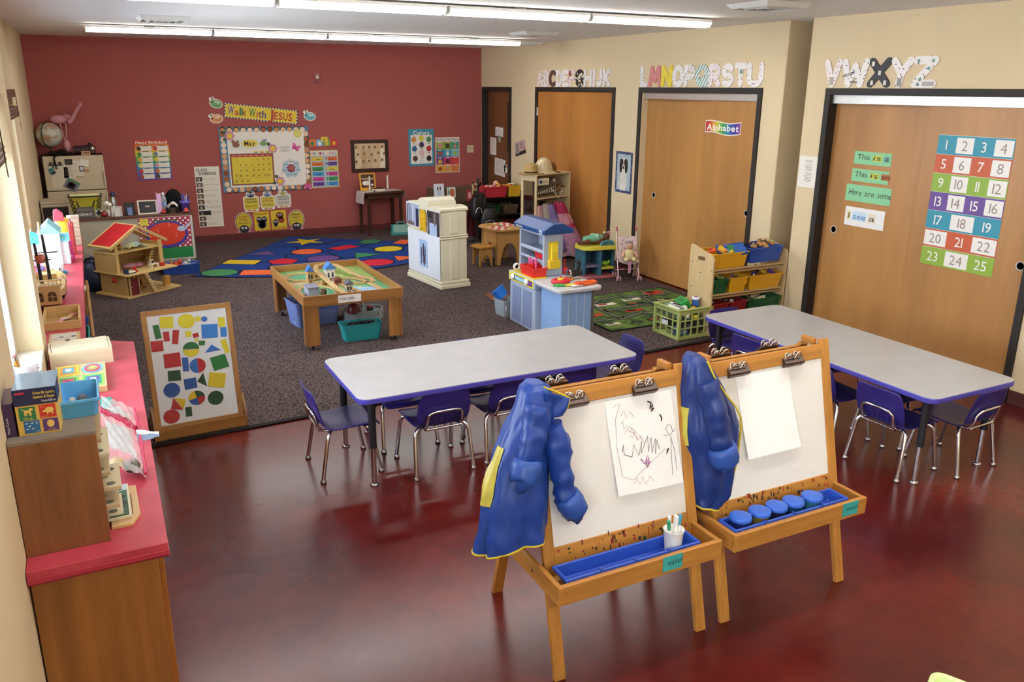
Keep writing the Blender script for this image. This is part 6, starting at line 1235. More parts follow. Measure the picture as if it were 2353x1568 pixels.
# notes on the entry door
for nm,lb,y,z,w,h,c,rot in (('door_note','white drawing of a state outline at the top of the entry door',11.94,1.44,.27,.14,'#e9e2d8',-2),('door_note','narrow white list on the left of the entry door',12.13,1.14,.22,.27,'#e4dcd0',-1),('door_note','large layered white notice low on the entry door',11.97,.84,.38,.265,'#e2dcd2',-3),('door_note','small green sticky note under the outline drawing',11.83,1.35,.075,.095,'#9fb89a',0),('door_note','small white slip overlapping the low notice',11.62,.89,.11,.12,'#e9e4dc',2)):
    o=sheetobj(nm,lb,'note',right(y,z,0,XR+.066)@RZ(rot),w,h,c,'paper',.0015,'notes on the entry door')
    if 'outline' in lb and 'sticky' not in lb: prt(o,'outline_drawing',lambda m:m.tube([(.06,.03,.002),(.05,.1,.002),(.12,.11,.002),(.15,.08,.002),(.2,.07,.002),(.21,.03,.002),(.06,.03,.002)],.0025,'#4a4440',5),'paper')
    elif w>.2: prt(o,'writing',lambda m:[m.rect(w*.12,w*(.85-.1*(k%3)),h*(.88-.11*k),h*(.88-.11*k)+.004,.0022,'#8f8a84') for k in range(7)],'paper',kind='stuff')
# sentence strips on the wide closet
for lb,y,z,w,h,c,words in (('green strip reading This is a',4.922,1.577,.368,.105,'#8fcf9e',[('This','#4a4a44',None),('is','#4a4a3a','#c8d05a'),('a','#3a4a4a','#7fb0a0')]),('green strip reading This is an',4.927,1.434,.37,.105,'#8fcf9e',[('This','#4a4a44',None),('is','#4a4a3a','#c8d05a'),('an','#5a3020','#b8744a')]),('green strip reading Here are some',4.964,1.268,.452,.14,'#8fcf9e',[('Here','#4a4a44',None),('are','#4a5a4a',None),('some','#4a4a44',None)]),('white strip reading I see a',4.946,1.062,.402,.16,'#eceae6',[('I','#8a7a3a','#e2d9a8'),('see','#4a7ab0','#c4dcec'),('a','#5a5240','#e6dfc4')])):
    o=sheetobj('sentence_strip',lb+' on the wide closet door','card',rp(y,z,.08,.001),w,h,c,'paper',.0015,'sentence strips on the closet door')
    x=.03
    for wd,tc,bgc in words:
        ww=.032*len(wd)+(.012 if len(wd)<3 else 0) if wd!='I' else .014
        if 'I see' in lb: ww*=1.35
        if bgc: prt(o,'highlight',lambda m:m.rect(x-.006,x+ww+.006,h*.3,h*.78,.0021,bgc),'paper')
        prt(o,'word',lambda m:m.text(wd,x,h*.38,.0028,.062 if h<.13 else .07,tc,fit=ww,M=Matrix(((1,.12,0,-.006),(0,1,0,0),(0,0,1,0),(0,0,0,1)))),'paper'); x+=ww+.035
# number chart
root=sheetobj('number_chart','number chart from 1 to 25 in coloured strips on the wide closet','chart',rp(4.172,.873,.04,.001),.593,.985,'#d8d4cc','card',.0012)
rows=[([1,2,3,4],'#2f92a8'),([5,6,7,8],'#c85a32'),([9,10,11,12],'#8fb03a'),([13,14,15,16],'#6a4a92'),([17,18,19],'#2f92a8'),([20,21,22],'#c85a32'),([23,24,25],'#8fb03a')]
n=0
for r,(ns,c) in enumerate(rows):
    z0_=.985-.1407*(r+1); z1_=z0_+.138
    st=prt(root,'number_strip',lambda m:m.rect(.0,.593,z0_,z1_,.0024,c),label=None)
    w=.593/len(ns)
    for k,v in enumerate(ns):
        white=(v%2==0) if r<5 else (v in (20,22,24))
        cd=prt(root,'number_card',lambda m:m.rect(w*k+.006,w*(k+1)-.006,z0_+.012,z1_-.012,.0032,'#ece8e0' if white else c)) if white else st
        prt(cd,'number',lambda m:m.text(str(v),w*(k+.5),z0_+.032,.004,.105,'#9a8a82' if white else '#f0ece4',align='C'))
# ------------------------------------------------------------------ shape board
t=thing('shape_board','wooden framed magnet board covered with coloured shapes on the carpet edge','board',(.445,5.262,.010),3)
LB=T(0,0,.085)@RX(-9.5)@Matrix(((1,0,0,0),(0,0,-1,0),(0,1,0,0),(0,0,0,1)))   # local x right, y up the board, z out
BW,BH=.475,.70
m=MB(LB); m.bx(-BW/2,BW/2,0,BH,-.006,.0,'#dfe2e4'); m.build('white_panel','card',t)
for sx in (-1,1): m=MB(LB); m.bx(sx*BW/2-(.032 if sx<0 else 0),sx*BW/2+(.032 if sx>0 else 0),-.06,BH+.032,-.014,.008,'#b98446'); m.build('frame_stile','wood_z',t,.002)
m=MB(LB); m.bx(-BW/2,BW/2,BH,BH+.032,-.014,.008,'#b98446'); m.build('frame_rail','wood_x',t,.002)
m=MB(LB); m.bx(-BW/2,BW/2,-.05,.0,-.014,.008,'#b98446'); m.build('frame_rail','wood_x',t,.002)
m=MB(); m.bx(-.278,.278,-.035,-.018,.0,.075,'#b07a3c'); m.build('tray_front','wood_x',t,.003)
m=MB(); m.bx(-.278,.278,-.02,.07,.0,.014,'#a06e36'); m.build('tray_bottom','wood_x',t,.002)
for sx in (-1,1):
    m=MB(T(sx*.278,0,0)@Matrix(((0,0,1,-.008),(1,0,0,0),(0,1,0,0),(0,0,0,1)))); m.poly([(-.035,0),(.30,0),(.30,.03),(.06,.17),(.03,.21),(-.02,.12),(-.035,.075)],0,.016,'#b07a3c'); m.build('side_foot','wood_z',t,.002)
m=MB(); m.bx(-.26,.26,.27,.286,.0,.04,'#a06e36'); m.build('rear_rail','wood_x',t,.002)
SH=[('yellow rectangle at the top left','#d8cc2a',[(.159,.985),(.325,.974),(.311,.872),(.148,.882)]),('green bar at the left','#1f6a3a',[(.06,.917),(.136,.918),(.152,.794),(.077,.789)]),('small red block left of the red bar','#b3222c',[(.176,.847),(.249,.846),(.246,.758),(.175,.759)]),('tall red bar','#b3222c',[(.3,.853),(.378,.847),(.342,.72),(.266,.73)]),('red rectangle touching the left frame','#b3222c',[(.01,.776),(.16,.774),(.155,.677),(.01,.68)]),('small yellow square','#d8cc2a',[(.451,.829),(.526,.825),(.52,.772),(.447,.777)]),('tiny tilted red square','#b3222c',[(.534,.794),(.607,.803),(.619,.765),(.546,.755)]),('large bright blue rectangle','#2f7ed0',[(.663,.87),(.87,.86),(.854,.733),(.65,.743)]),('yellow rectangle at the top right','#d8cc2a',[(.89,.918),(.975,.912),(.964,.823),(.881,.828)]),('small blue rectangle at the right','#2f7ed0',[(.902,.824),(.982,.818),(.969,.731),(.896,.736)]),('tilted yellow bar at the right','#d8cc2a',[(.876,.702),(.954,.711),(.985,.582),(.928,.576)]),('tiny green rectangle','#1f6a3a',[(.605,.726),(.685,.72),(.675,.678),(.6,.683)]),('blue triangle','#2f6ec4',[(.76,.676),(.87,.615),(.663,.607)]),('large tilted green square','#1f7a3a',[(.716,.555),(.918,.574),(.955,.45),(.752,.428)]),('largest red rectangle','#b3222c',[(.143,.646),(.348,.646),(.346,.518),(.139,.518)]),('blue bar beside the half circles','#2a5aa8',[(.366,.594),(.443,.589),(.435,.461),(.359,.465)]),('dark green rectangle under the large red one','#1c4a2c',[(.17,.491),(.325,.485),(.32,.388),(.16,.397)]),('dark blue square','#24509a',[(.351,.392),(.508,.396),(.511,.3),(.354,.296)]),('dark green triangle','#1c4a2c',[(.608,.428),(.637,.297),(.519,.355)]),('large yellow square low on the right','#d8c02a',[(.691,.423),(.902,.392),(.855,.26),(.648,.292)]),('red triangle','#b02a2c',[(.194,.239),(.147,.142),(.295,.116)]),('yellow triangle beside the red triangle','#d8b82a',[(.209,.237),(.347,.21),(.296,.121)]),('small green rectangle at the bottom','#1c4a2c',[(.325,.135),(.404,.133),(.4,.046),(.322,.047)])]
def circ(cx,cy,rx,ry,a0=0,a1=360,n=24):
    p=[(cx+rx*math.cos(math.radians(a0+(a1-a0)*k/n)),cy+ry*math.sin(math.radians(a0+(a1-a0)*k/n))) for k in range(n+(0 if a1-a0==360 else 1))]
    return p if a1-a0!=180 and a1-a0!=90 or a1-a0==180 else p+[(cx,cy)]
SH+=[('large yellow circle at the top','#d8cc2a',circ(.482,.918,.106,.066)),('small yellow circle','#d8cc2a',circ(.63,.925,.037,.024)),('small blue circle','#2f6ec4',circ(.71,.918,.038,.025)),('green half circle over a yellow half','#1f6a3a',circ(.495,.66,.104,.066,-6,174)),('yellow half circle under a green half','#d8c82a',circ(.495,.656,.104,.066,174,354)),('blue half circle beside a red half','#2a66b8',circ(.549,.501,.10,.067,90,270)),('red half circle beside a blue half','#b3222c',circ(.553,.501,.10,.067,-90,90)),('blue circle at the lower left','#24509a',circ(.189,.313,.104,.067)),('dark green circle at the lower right','#1c4a2c',circ(.727,.177,.103,.066)),('red circle at the bottom left','#b02a2c',circ(.142,.073,.103,.065)),('tiny yellow disc by the green half circle','#c8c83a',circ(.578,.735,.024,.016))]
for k,(c,nm) in enumerate((('#1c4a2c','dark green'),('#d8b82a','yellow'),('#24509a','blue'),('#b02a2c','red'))): SH.append((nm+' quarter of the four-colour circle',c,circ(.487,.206,.105,.067,k*90+12,k*90+102,8)+[(.487,.206)]))
MW=thing.__globals__['bpy'].data
import_m = t.matrix_basis.copy() if False else (Matrix.Translation(t.location)@Matrix.Rotation(t.rotation_euler.z,4,'Z'))
for lb,c,p in SH:
    m=MB(); m.poly([((u-.5)*BW,v*BH) for u,v in p],.0005,.0042,c); o=m.build('shape_magnet','plastic',bevel=.0006,seg=1); o.matrix_world=import_m@LB; tag(o,lb+', magnet on the shape board','magnet','magnets on the shape board')
# ------------------------------------------------------------------ round-corner classroom rug (quarter circle)
AX,AY,RR=2.55,12.27,2.76
t=thing('shapes_rug','blue quarter-round rug with rows of coloured shapes','rug',(AX,AY,.008))
A0,A1=math.radians(233.5),math.radians(322)
def sec(r0,r1,a0,a1,n=30): return [(r1*math.cos(a0+(a1-a0)*k/n),r1*math.sin(a0+(a1-a0)*k/n)) for k in range(n+1)]+([(r0*math.cos(a1-(a1-a0)*k/n),r0*math.sin(a1-(a1-a0)*k/n)) for k in range(n+1)] if r0>0 else [(0,0)])
m=MB(); m.poly(sec(0,RR,A0,A1),0,.008,'#141a2e'); m.build('binding','fabric',t,.002)
m=MB(); m.poly([(x*.985,y*.985-.01) for x,y in sec(0,RR,A0+.004,A1-.004)],.0082,.009,'#1c3f86'); m.build('pile','dull',t)
for r in (.86,1.42,1.95,2.40):
    m=MB(); m.poly(sec(r-.012,r+.012,A0+.01,A1-.01),.0092,.0098,'#10162a'); m.build('band_line','dull',t)
for (r0,r1,n) in ((.86,1.42,3),(1.42,1.95,4),(1.95,2.40,5),(2.40,2.70,6)):
    for k in range(1,n):
        a=A0+(A1-A0)*k/n; m=MB(); m.beam((r0*math.cos(a),r0*math.sin(a),.0093),(r1*math.cos(a),r1*math.sin(a),.0093),.022,.001,'#10162a',up=(0,0,1)); m.build('row_line','dull',t)
def rshape(nm,x,y,kind,c,s_=.19):
    a=math.atan2(y-AY,x-AX)+PI/2; 
    P={'circle':[(math.cos(q*PI/14),math.sin(q*PI/14)*.9) for q in range(28)],'tri':[(-1,-.6),(1,-.6),(0,.9)],'rect':[(-1.1,-.65),(1.1,-.65),(1.1,.65),(-1.1,.65)],'diamond':[(-1,0),(0,-.8),(1,0),(0,.8)],'hex':[(math.cos(q*PI/3),math.sin(q*PI/3)*.8) for q in range(6)],'pent':[(math.cos(q*2*PI/5+PI/2),math.sin(q*2*PI/5+PI/2)) for q in range(5)],'star':[((1.45 if q%2==0 else .55)*math.cos(q*PI/5+PI/2),(1.45 if q%2==0 else .55)*math.sin(q*PI/5+PI/2)) for q in range(10)]}[kind]
    for k,(z,e,cc) in enumerate(((.0101,1.1,'#10162a'),(.0108,1.0,c))):
        m=MB(T(x-AX,y-AY,0)@RZ(math.degrees(a))); m.poly([(p*s_*e,q*s_*e) for p,q in P],z-.0006,z,cc); o=m.build(nm if k else 'shape_outline','dull',t)
for nm,x,y,k,c,s_ in (('star_shape',2.66,11.74,'star','#d8b82c',.2),('triangle_shape',1.95,11.10,'tri','#6a5286',.19),('circle_shape',2.495,10.977,'circle','#e8693c',.2),('rectangle_shape',3.03,11.06,'rect','#c8283c',.17),('hexagon_shape',3.50,11.355,'hex','#3f7a56',.2),('rectangle_shape',3.92,11.13,'rect','#e8693c',.15),('circle_shape',3.56,10.71,'circle','#dcc42c',.2),('triangle_shape',3.12,10.45,'tri','#3f8a5e',.2),('rectangle_shape',1.585,10.63,'rect','#e0bc2c',.19),('pentagon_shape',2.067,10.457,'pent','#c8283c',.2),('circle_shape',2.578,10.435,'circle','#6a4a86',.21),('circle_shape',3.128,9.90,'circle','#d02a40',.22),('triangle_shape',3.53,10.05,'tri','#e8693c',.18),('circle_shape',1.241,10.108,'circle','#4a8a5a',.21),('rectangle_shape',1.679,9.92,'rect','#e8693c',.2),('diamond_shape',2.15,9.86,'diamond','#dcc42c',.2),('circle_shape',2.62,9.85,'circle','#c8283c',.2)): rshape(nm,x,y,k,c,s_)
# ------------------------------------------------------------------ train table
t=thing('train_table','low wooden train table labelled train table','table',(1.88,7.28,.008))
w2,d2=.435,.68; WB='#a8743c'
for q,nm,mt in (((-w2,w2,-d2,-d2+.018,.40,.485),'tray_side','wood_x'),((-w2,w2,d2-.018,d2,.40,.485),'tray_side','wood_x'),((-w2,-w2+.018,-d2+.018,d2-.018,.40,.485),'tray_side','wood_y'),((w2-.018,w2,-d2+.018,d2-.018,.40,.485),'tray_side','wood_y')): m=MB(); m.bx(*q,WB); m.build(nm,mt,t,.003)
m=MB(); m.bx(-w2+.018,w2-.018,-d2+.018,d2-.018,.405,.42,'#7fae6a'); m.build('play_board','card',t)
m=MB(); m.bx(-w2+.02,w2-.02,-d2+.012,d2-.012,.385,.401,'#b98548'); m.build('apron','wood_x',t,.002)
for sx in (-1,1):
    for sy in (-1,1):
        x=sx*(w2-.07); y=sy*(d2-.075); m=MB(); m.bx(x-.06,x+.06,y-sy*.05-.010*sy-.0,y-sy*.05+.0,.045,.388,'#b07a3e') if False else m.bx(x-.06,x+.06,y+sy*.04-.01,y+sy*.04+.01,.045,.388,'#b07a3e'); m.bx(x+sx*.05-.01,x+sx*.05+.01,y-.06,y+sy*.0+.03,.045,.388,'#a06a34'); lg=m.build('leg','wood_z',t,.002)
        m=MB(); m.cyl((x-.012,y,.02),(x+.012,y,.02),.02,'#3a3a3e',n=12); m.build('caster_wheel','rubber',lg); MB().bx(x-.018,x+.018,y-.012,y+.012,.02,.047,'#b8b8bc').build('caster_fork','metal',lg)
cm=Matrix(((1,0,0,-.145),(0,0,-1,-d2-.001),(0,1,0,.415),(0,0,0,1)))
m=MB(cm); m.bx(0,.20,-.012,.055,0,.001,'#e9e4e2'); cd=m.build('name_card','paper',t); m=MB(cm); m.text('train table',.012,.012,.0016,.038,'#3a3030',fit=.13); m.build('lettering','paper',cd)
# painted landscape on the board
for nm,pts,c in (('pond_print',[(.0,-.55),(.28,-.55),(.3,-.30),(.1,-.22),(-.02,-.32)],'#8fb4d8'),('grass_print',[(-.38,-.6),(-.05,-.6),(-.08,-.2),(-.3,-.1),(-.4,-.3)],'#3f9a76'),('field_print',[(.1,.1),(.4,.05),(.4,.6),(.2,.62),(.05,.35)],'#8fae5a'),('road_print',[(-.4,.05),(-.1,.0),(.0,.12),(-.38,.16)],'#c8a884'),('meadow_print',[(-.36,.2),(-.02,.2),(.0,.5),(-.3,.55)],'#4fa07a'),('woods_print',[(.2,-.2),(.4,-.5),(.41,.05),(.22,.02)],'#4f9a6a')): m=MB(); m.poly(pts,.4201,.4212,c); m.build(nm,'card',t)
rnd=random.Random(5)
def flowers(m):
    for k in range(90): m.disc(rnd.uniform(-.4,.4),rnd.uniform(-.62,.62),rnd.uniform(.006,.02),.422,rnd.choice(['#c86a6a','#d8c86a','#2f7a4a','#d8e0b0','#5a8a4a','#e0d8c0']),n=7)
m=MB(); flowers(m); m.build('flower_print','card',t)['kind']='stuff'
# wooden track: loops laid on the board
def track(label,pts,z):
    q=thing('toy_track',label,'toy track',(1.88,7.28,.008),group='wooden train track loops')
    n=len(pts)
    for i in range(n-1):
        a=Vector(pts[i]); b=Vector(pts[i+1]); 
        m=MB(); m.beam((a.x,a.y,a.z+z),(b.x,b.y,b.z+z),.042,.012,'#d2b078',up=(0,0,1)); tk=m.build('track_piece','birch_x',q,.001)
        d=(b-a).normalized(); s_=Vector((-d.y,d.x,0)).normalized()*.011
        for sg in (-1,1): MB().beam((a.x+s_.x*sg,a.y+s_.y*sg,a.z+z+.0052),(b.x+s_.x*sg,b.y+s_.y*sg,b.z+z+.0052),.004,.003,'#8a6a3c').build('groove','birch_x',tk)
def loop(cx,cy,rx,ry,n=16,a0=0,a1=360): return [(cx+rx*math.cos(math.radians(a0+(a1-a0)*k/n)),cy+ry*math.sin(math.radians(a0+(a1-a0)*k/n)),0) for k in range(n+1)]
track('wooden track loop at the far left of the train table',loop(-.20,.33,.17,.16),.428)
track('wooden track loop at the near left of the train table',loop(-.22,-.30,.16,.26),.428)
track('raised wooden bridge track curving across the train table',[(-.05,-.60,.02),(-.07,-.40,.03),(-.10,-.2,.06),(-.11,.0,.075),(-.10,.25,.075),(-.05,.42,.075),(.05,.52,.07),(.15,.5,.055),(.2,.35,.04),(.24,.2,.02),(.30,.08,.0),(.36,-.02,.0)],.43)
track('wooden track running down the right of the train table',[(.36,-.02,0),(.34,-.12,0),(.25,-.15,0),(.12,-.1,0),(.06,.0,0),(.1,.1,0),(.2,.1,0),(.26,.0,0),(.29,-.2,0),(.31,-.45,0),(.32,-.64,0)],.429)
track('wooden track beside the red station',[(.02,.2,0),(.03,.0,0),(.05,-.2,0),(.10,-.4,0),(.14,-.62,0)],.4285)
def hut(label,x,y,w,d,h,wc,rc,rz=0,extra=None):
    q=thing('toy_house',label,'toy house',(1.88+x,7.28+y,.429),rz,'toy buildings on the train table')
    m=MB(); m.bx(-w/2,w/2,-d/2,d/2,0,h,wc); b_=m.build('walls','paint',q,.001); m=MB(); gable(m,-w/2,w/2,-d/2,d/2,h,h*.45,rc); m.build('roof','paint',q,.001)
    for sx in (-1,1): MB().bx(sx*w*.22-.008,sx*w*.22+.008,-d/2-.001,-d/2,h*.4,h*.75,'#3a3a40').build('window','gloss',b_)
    MB().bx(-.01,.01,-d/2-.0012,-d/2,0,h*.35,'#8a5a3a').build('door','paint',b_)
hut('white toy station with a blue roof on the train table',-.02,.05,.085,.08,.13,'#e6e2da','#3f7ac0')
hut('small brown toy house on the train table',.03,-.40,.055,.10,.075,'#c9b494','#5a5a66',-10)
hut('red toy shed under the bridge of the train table',.02,-.08,.06,.05,.05,'#a83a2c','#7a4a30')
hut('blue roofed toy gate tower beside the bridge',-.20,.06,.05,.06,.12,'#b8925a','#3a6ab0')
t=thing('toy_depot','grey toy depot with a dark round tank at the corner of the train table','toy house',(1.88-.30,7.28-.52,.429)); m=MB(); m.bx(-.06,.03,-.03,.13,0,.10,'#9a9cac'); m.build('shed','paint',t,.002); m=MB(); m.bx(-.065,.035,-.035,.135,.10,.108,'#77798a'); m.build('roof','paint',t,.001); m=MB(T(.055,-.07,0)); m.lathe([(.03,0),(.03,.09),(.026,.096),(0,.096)],'#5a5240',16); m.build('tank','metal',t)
for x,y,z in ((-.10,.24,.068),(.12,.5,.052),(-.105,-.1,.062)):
    t=thing('bridge_pier','wooden bridge support under the raised track, '+['beside the station','at the far corner','near the tank'][[-.10,.12,-.105].index(x)],'toy block',(1.88+x,7.28+y,.429),group='bridge supports on the train table'); m=MB(); m.bx(-.03,.03,-.015,.015,0,z-.002,'#c49c60'); m.build('pier','birch_z',t,.002); MB().bx(-.012,.012,-.016,-.015,0,z*.5,'#6a4c28').build('arch_opening','paint',t)
# under the train table
def tote(name,label,cat,loc,w,d,h,c,mat,rz=0,group=None,taper=.86,lid=None):
    t=thing(name,label,cat,loc,rz,group); m=MB(); tub(m,w,d,h,c,.004,taper,.03,.008); m.build('tub_body',mat,t)
    if lid: m=MB(); m.bx(-w/2-.01,w/2+.01,-d/2-.01,d/2+.01,h,h+.018,lid); m.build('lid',mat,t,.004)
    return t
t=tote('storage_tote','translucent blue storage tote under the train table','tote',(1.73,7.52,.008),.44,.30,.24,'#7f93d0','tint_plastic',8)
for k in range(8): q=thing('toy_tray',['first','second','third','fourth','fifth','sixth','seventh','eighth'][k]+' pale toy piece from the left inside the translucent tote','toy',(1.60+.04*k,7.47+.03*(k%3),.03+.02*(k%4)),20*k,'toy pieces in the translucent tote'); MB().bx(-.06,.06,-.02,.02,0,.02,['#a8bccc','#8fa4c8','#7fb0a8','#b4bcc8'][k%4]).build('piece','plastic',q,.004)
t=tote('turquoise_bin','turquoise plastic bin of dark toy pieces in front of the train table','bin',(1.985,6.83,.008),.36,.17,.15,'#3ab4b8','tint_plastic',-4)
MB(T(.06,-.0735,.055)).sph((0,0,0),(.03,.004,.018),'#3fd0b0',12,6).build('mint_patch','plastic',t)
for k in range(12): q=thing('train_car',['leftmost','second','third','fourth','fifth','sixth','seventh','eighth','ninth','tenth','eleventh','rightmost'][k]+' dark toy train piece heaped in the turquoise bin','toy',(1.87+.02*k,6.82+.03*((k*5)%3-1),.125+.012*((k*7)%3)),k*47,'dark toy pieces in the turquoise bin'); MB().bx(-.022,.022,-.011,.011,0,.02,['#1c1c22','#2a2c34','#3a3c44'][k%3]).build('body','plastic',q,.003); MB().cyl((-.012,-.013,.004),(-.012,.013,.004),.006,'#111114',n=8).build('wheel','plastic',q)
t=thing('race_track','grey toy racetrack with a dark red tunnel under the train table','toy track',(2.20,7.45,.008),10)
def oval(rx,ry,n=28): return [(rx*math.cos(2*PI*k/n),ry*math.sin(2*PI*k/n)) for k in range(n)]
m=MB(); o_=oval(.20,.15); i_=oval(.188,.138); n=28
vs=[(*p,0) for p in o_]+[(*p,.10) for p in o_]+[(*p,.10) for p in i_]+[(*p,.07) for p in i_]; fs=[tuple(range(3*n,4*n))]
for k in range(3):
    for q in range(n): fs.append((k*n+q,k*n+(q+1)%n,(k+1)*n+(q+1)%n,(k+1)*n+q))
m.add(vs,fs,'#8f9a9a'); m.build('track_bowl','plastic',t)
m=MB(); m.sph((-.12,-.05,.09),(.07,.07,.10),'#6a1f24',12,8,z0=0); m.build('tunnel','plastic',t); m=MB(); m.bx(-.09,-.02,-.20,-.05,.01,.03,'#9aa2a2',T(0,0,0)@RX(14)); m.build('ramp','plastic',t,.003)
m=MB(); m.bx(.05,.10,-.02,.03,.07,.10,'#2a2a2e'); m.bx(.055,.095,-.015,.025,.10,.115,'#b02a2a'); m.build('toy_car','plastic',t,.004); m=MB(); m.sph((.06,.12,.17),(.03,.02,.025),'#e8a02a',10,6); m.cyl((.06,.12,.07),(.06,.12,.16),.006,'#d8d8d8',n=8); m.build('fish_topper','plastic',t)
m=MB()
for k in range(10): a=-1.1+.16*k; m.bx(-.006,.006,-.002,.002,-.008,.008,'#f0f0ee' if k%2 else '#1a1a1a',T(.201*math.cos(a),.151*math.sin(a),.06)@RZ(math.degrees(a)+90))
m.build('checker_decal','plastic',t)['kind']='stuff'
# ------------------------------------------------------------------ cream playhouse wall (play kitchen seen from behind)
CR='#e2dcc2'
t=thing('play_kitchen','cream plastic play kitchen seen from behind with photographs taped on','play kitchen',(3.456,8.635,.008),6)
hx2,hy=.165,.395
m=MB(); m.bx(-hx2,hx2,-hy,hy,.05,.56,CR); m.build('lower_body','plastic',t,.012,seg=3)
m=MB(); m.bx(-hx2-.025,hx2+.03,-hy-.03,hy+.03,0,.05,CR); m.bx(-hx2-.015,hx2+.02,-hy-.02,hy+.02,.05,.085,CR); m.build('plinth','plastic',t,.012,seg=3)
m=MB(); m.bx(-hx2-.01,hx2+.012,-hy-.018,hy+.018,.555,.575,CR); m.bx(-hx2-.006,hx2+.008,-hy-.010,hy+.010,.58,.60,CR); m.build('moulding','plastic',t,.007)
m=MB(); m.bx(-hx2+.0,hx2,-hy,hy,.595,.86,CR); m.build('upper_body','plastic',t,.012,seg=3)
for a,b in ((-hy-.015,-.13),(.13,hy+.015)):
    m=MB(Matrix(((0,0,1,-hx2-.012),(1,0,0,0),(0,1,0,.86),(0,0,0,1)))); n=9; c_=(a+b)/2; L=(b-a)/2
    m.poly([(a,-.0),(b,-.0)]+[(c_+L*math.cos(PI*k/n),.018+.032*math.sin(PI*k/n)) for k in range(n+1)],0,2*hx2+.024,CR); m.build('curved_crown','plastic',t,.006)
m=MB(Matrix(((0,0,1,-hx2-.014),(1,0,0,0),(0,1,0,.86),(0,0,0,1)))); m.poly([(-.13,-.02),(.13,-.02),(.13,.05)]+[(.13*math.cos(PI*k/12),.05+.065*math.sin(PI*k/12)) for k in range(1,12)]+[(-.13,.05)],0,2*hx2+.028,CR); m.build('arch_crown','plastic',t,.006)
for y in (-.30,.0,.30):
    m=MB(); m.bx(-.05,.05,-hy-.012,-hy,.10,.55,CR) if y==0 else None
    if y==0: m.build('pilaster','plastic',t,.006); m=MB(); m.bx(-.05,.05,-hy-.012,-hy,.61,.84,CR); m.build('pilaster','plastic',t,.006)
m=MB(Matrix(((0,0,-1,-hx2-.0125),(-1,0,0,0),(0,1,0,.60),(0,0,0,1)))); m.poly([(-.075,0),(.075,0),(.075,.19)]+[(.075*math.cos(PI*k/8),.19+.05*math.sin(PI*k/8)) for k in range(1,8)]+[(-.075,.19)],0,.006,'#dcae26'); wn=m.build('yellow_window','plastic',t,.002)
m=MB(Matrix(((0,0,-1,-hx2-.020),(-1,0,0,0),(0,1,0,.60),(0,0,0,1))))
for x in (-.035,.0,.035): m.bx(x-.004,x+.004,.01,.21,-.002,.004,'#e8c23c')
for z in (.06,.11,.16): m.bx(-.07,.07,z-.004,z+.004,-.002,.004,'#e8c23c')
m.build('window_bars','plastic',wn)
m=MB(); m.bx(hx2,hx2+.006,-.36,.0,.65,.84,'#d8a828'); m.build('yellow_shutter','plastic',t,.002)
SM=Matrix(((0,0,-1,-hx2-.0125),(-1,0,0,0),(0,1,0,0),(0,0,0,1)))
PM=Matrix.Translation(t.location)@Matrix.Rotation(t.rotation_euler.z,4,'Z')@SM
def photo(label,x,z,w,h,c,bits,name='photo_print'):
    m=MB(); m.bx(x,x+w,z,z+h,0,.002,'#e9e8e6'); o=m.build(name,'card'); o.matrix_world=PM; tag(o,label,'photograph','photographs taped to the play kitchen')
    prt(o,'picture_area',lambda m:m.rect(x+.01,x+w-.01,z+.01,z+h-.01,.0028,c))
    for b in bits: prt(o,'picture_detail',lambda m:m.rect(x+w*b[0],x+w*b[1],z+h*b[2],z+h*b[3],.0036,b[4]))
photo('photograph of trees and a dark figure at the far end of the play kitchen',-.415,.62,.33,.27,'#a8b4cc',[(.05,.12,.05,.9,'#5a5060'),(.2,.26,.1,.95,'#6a6878'),(.33,.4,.05,.8,'#8a8ca0'),(.48,.55,.1,.9,'#d8dce8'),(.74,.95,.04,.8,'#2a2c4a'),(.1,.6,.04,.2,'#8a7a72')])
photo('photograph of a bright room with children at the near end of the play kitchen',.10,.575,.31,.285,'#4a4448',[(.2,.75,.03,.5,'#b0c4e4'),(.04,.2,.2,.6,'#6a5a60'),(.55,.66,.4,.9,'#8a8078'),(.8,.95,.05,.55,'#3a3438'),(.05,.4,.7,.95,'#2a2628')])
m=MB(); m.bx(-.39,.395,.10,.585,-.001,.001,'#e6ebf2'); o=m.build('white_board_sheet','card'); o.matrix_world=PM; tag(o,'large white sheet covering the back of the play kitchen','sheet')
m=MB(); m.bx(-.10,.10,.19,.50,.0012,.0026,'#a9c4e6'); o=m.build('family_photo','card'); o.matrix_world=PM; tag(o,'blue photograph of a standing family on the white sheet','photograph','photographs taped to the play kitchen')
for x,z,h,c in ((-.05,.24,.16,'#5a4450'),(.0,.25,.20,'#2f3048'),(.04,.25,.17,'#4a5a78'),(.015,.22,.10,'#6a3a44')): prt(o,'standing_figure',lambda m:(m.disc(x,z+h,.011,.0036,'#2a2028',.013,9),m.rect(x-.014,x+.014,z+h*.35,z+h-.012,.0036,c),m.rect(x-.010,x-.002,z-.02,z+h*.35,.0036,'#3a3440'),m.rect(x+.002,x+.010,z-.02,z+h*.35,.0036,'#3a3440')),kind='stuff')
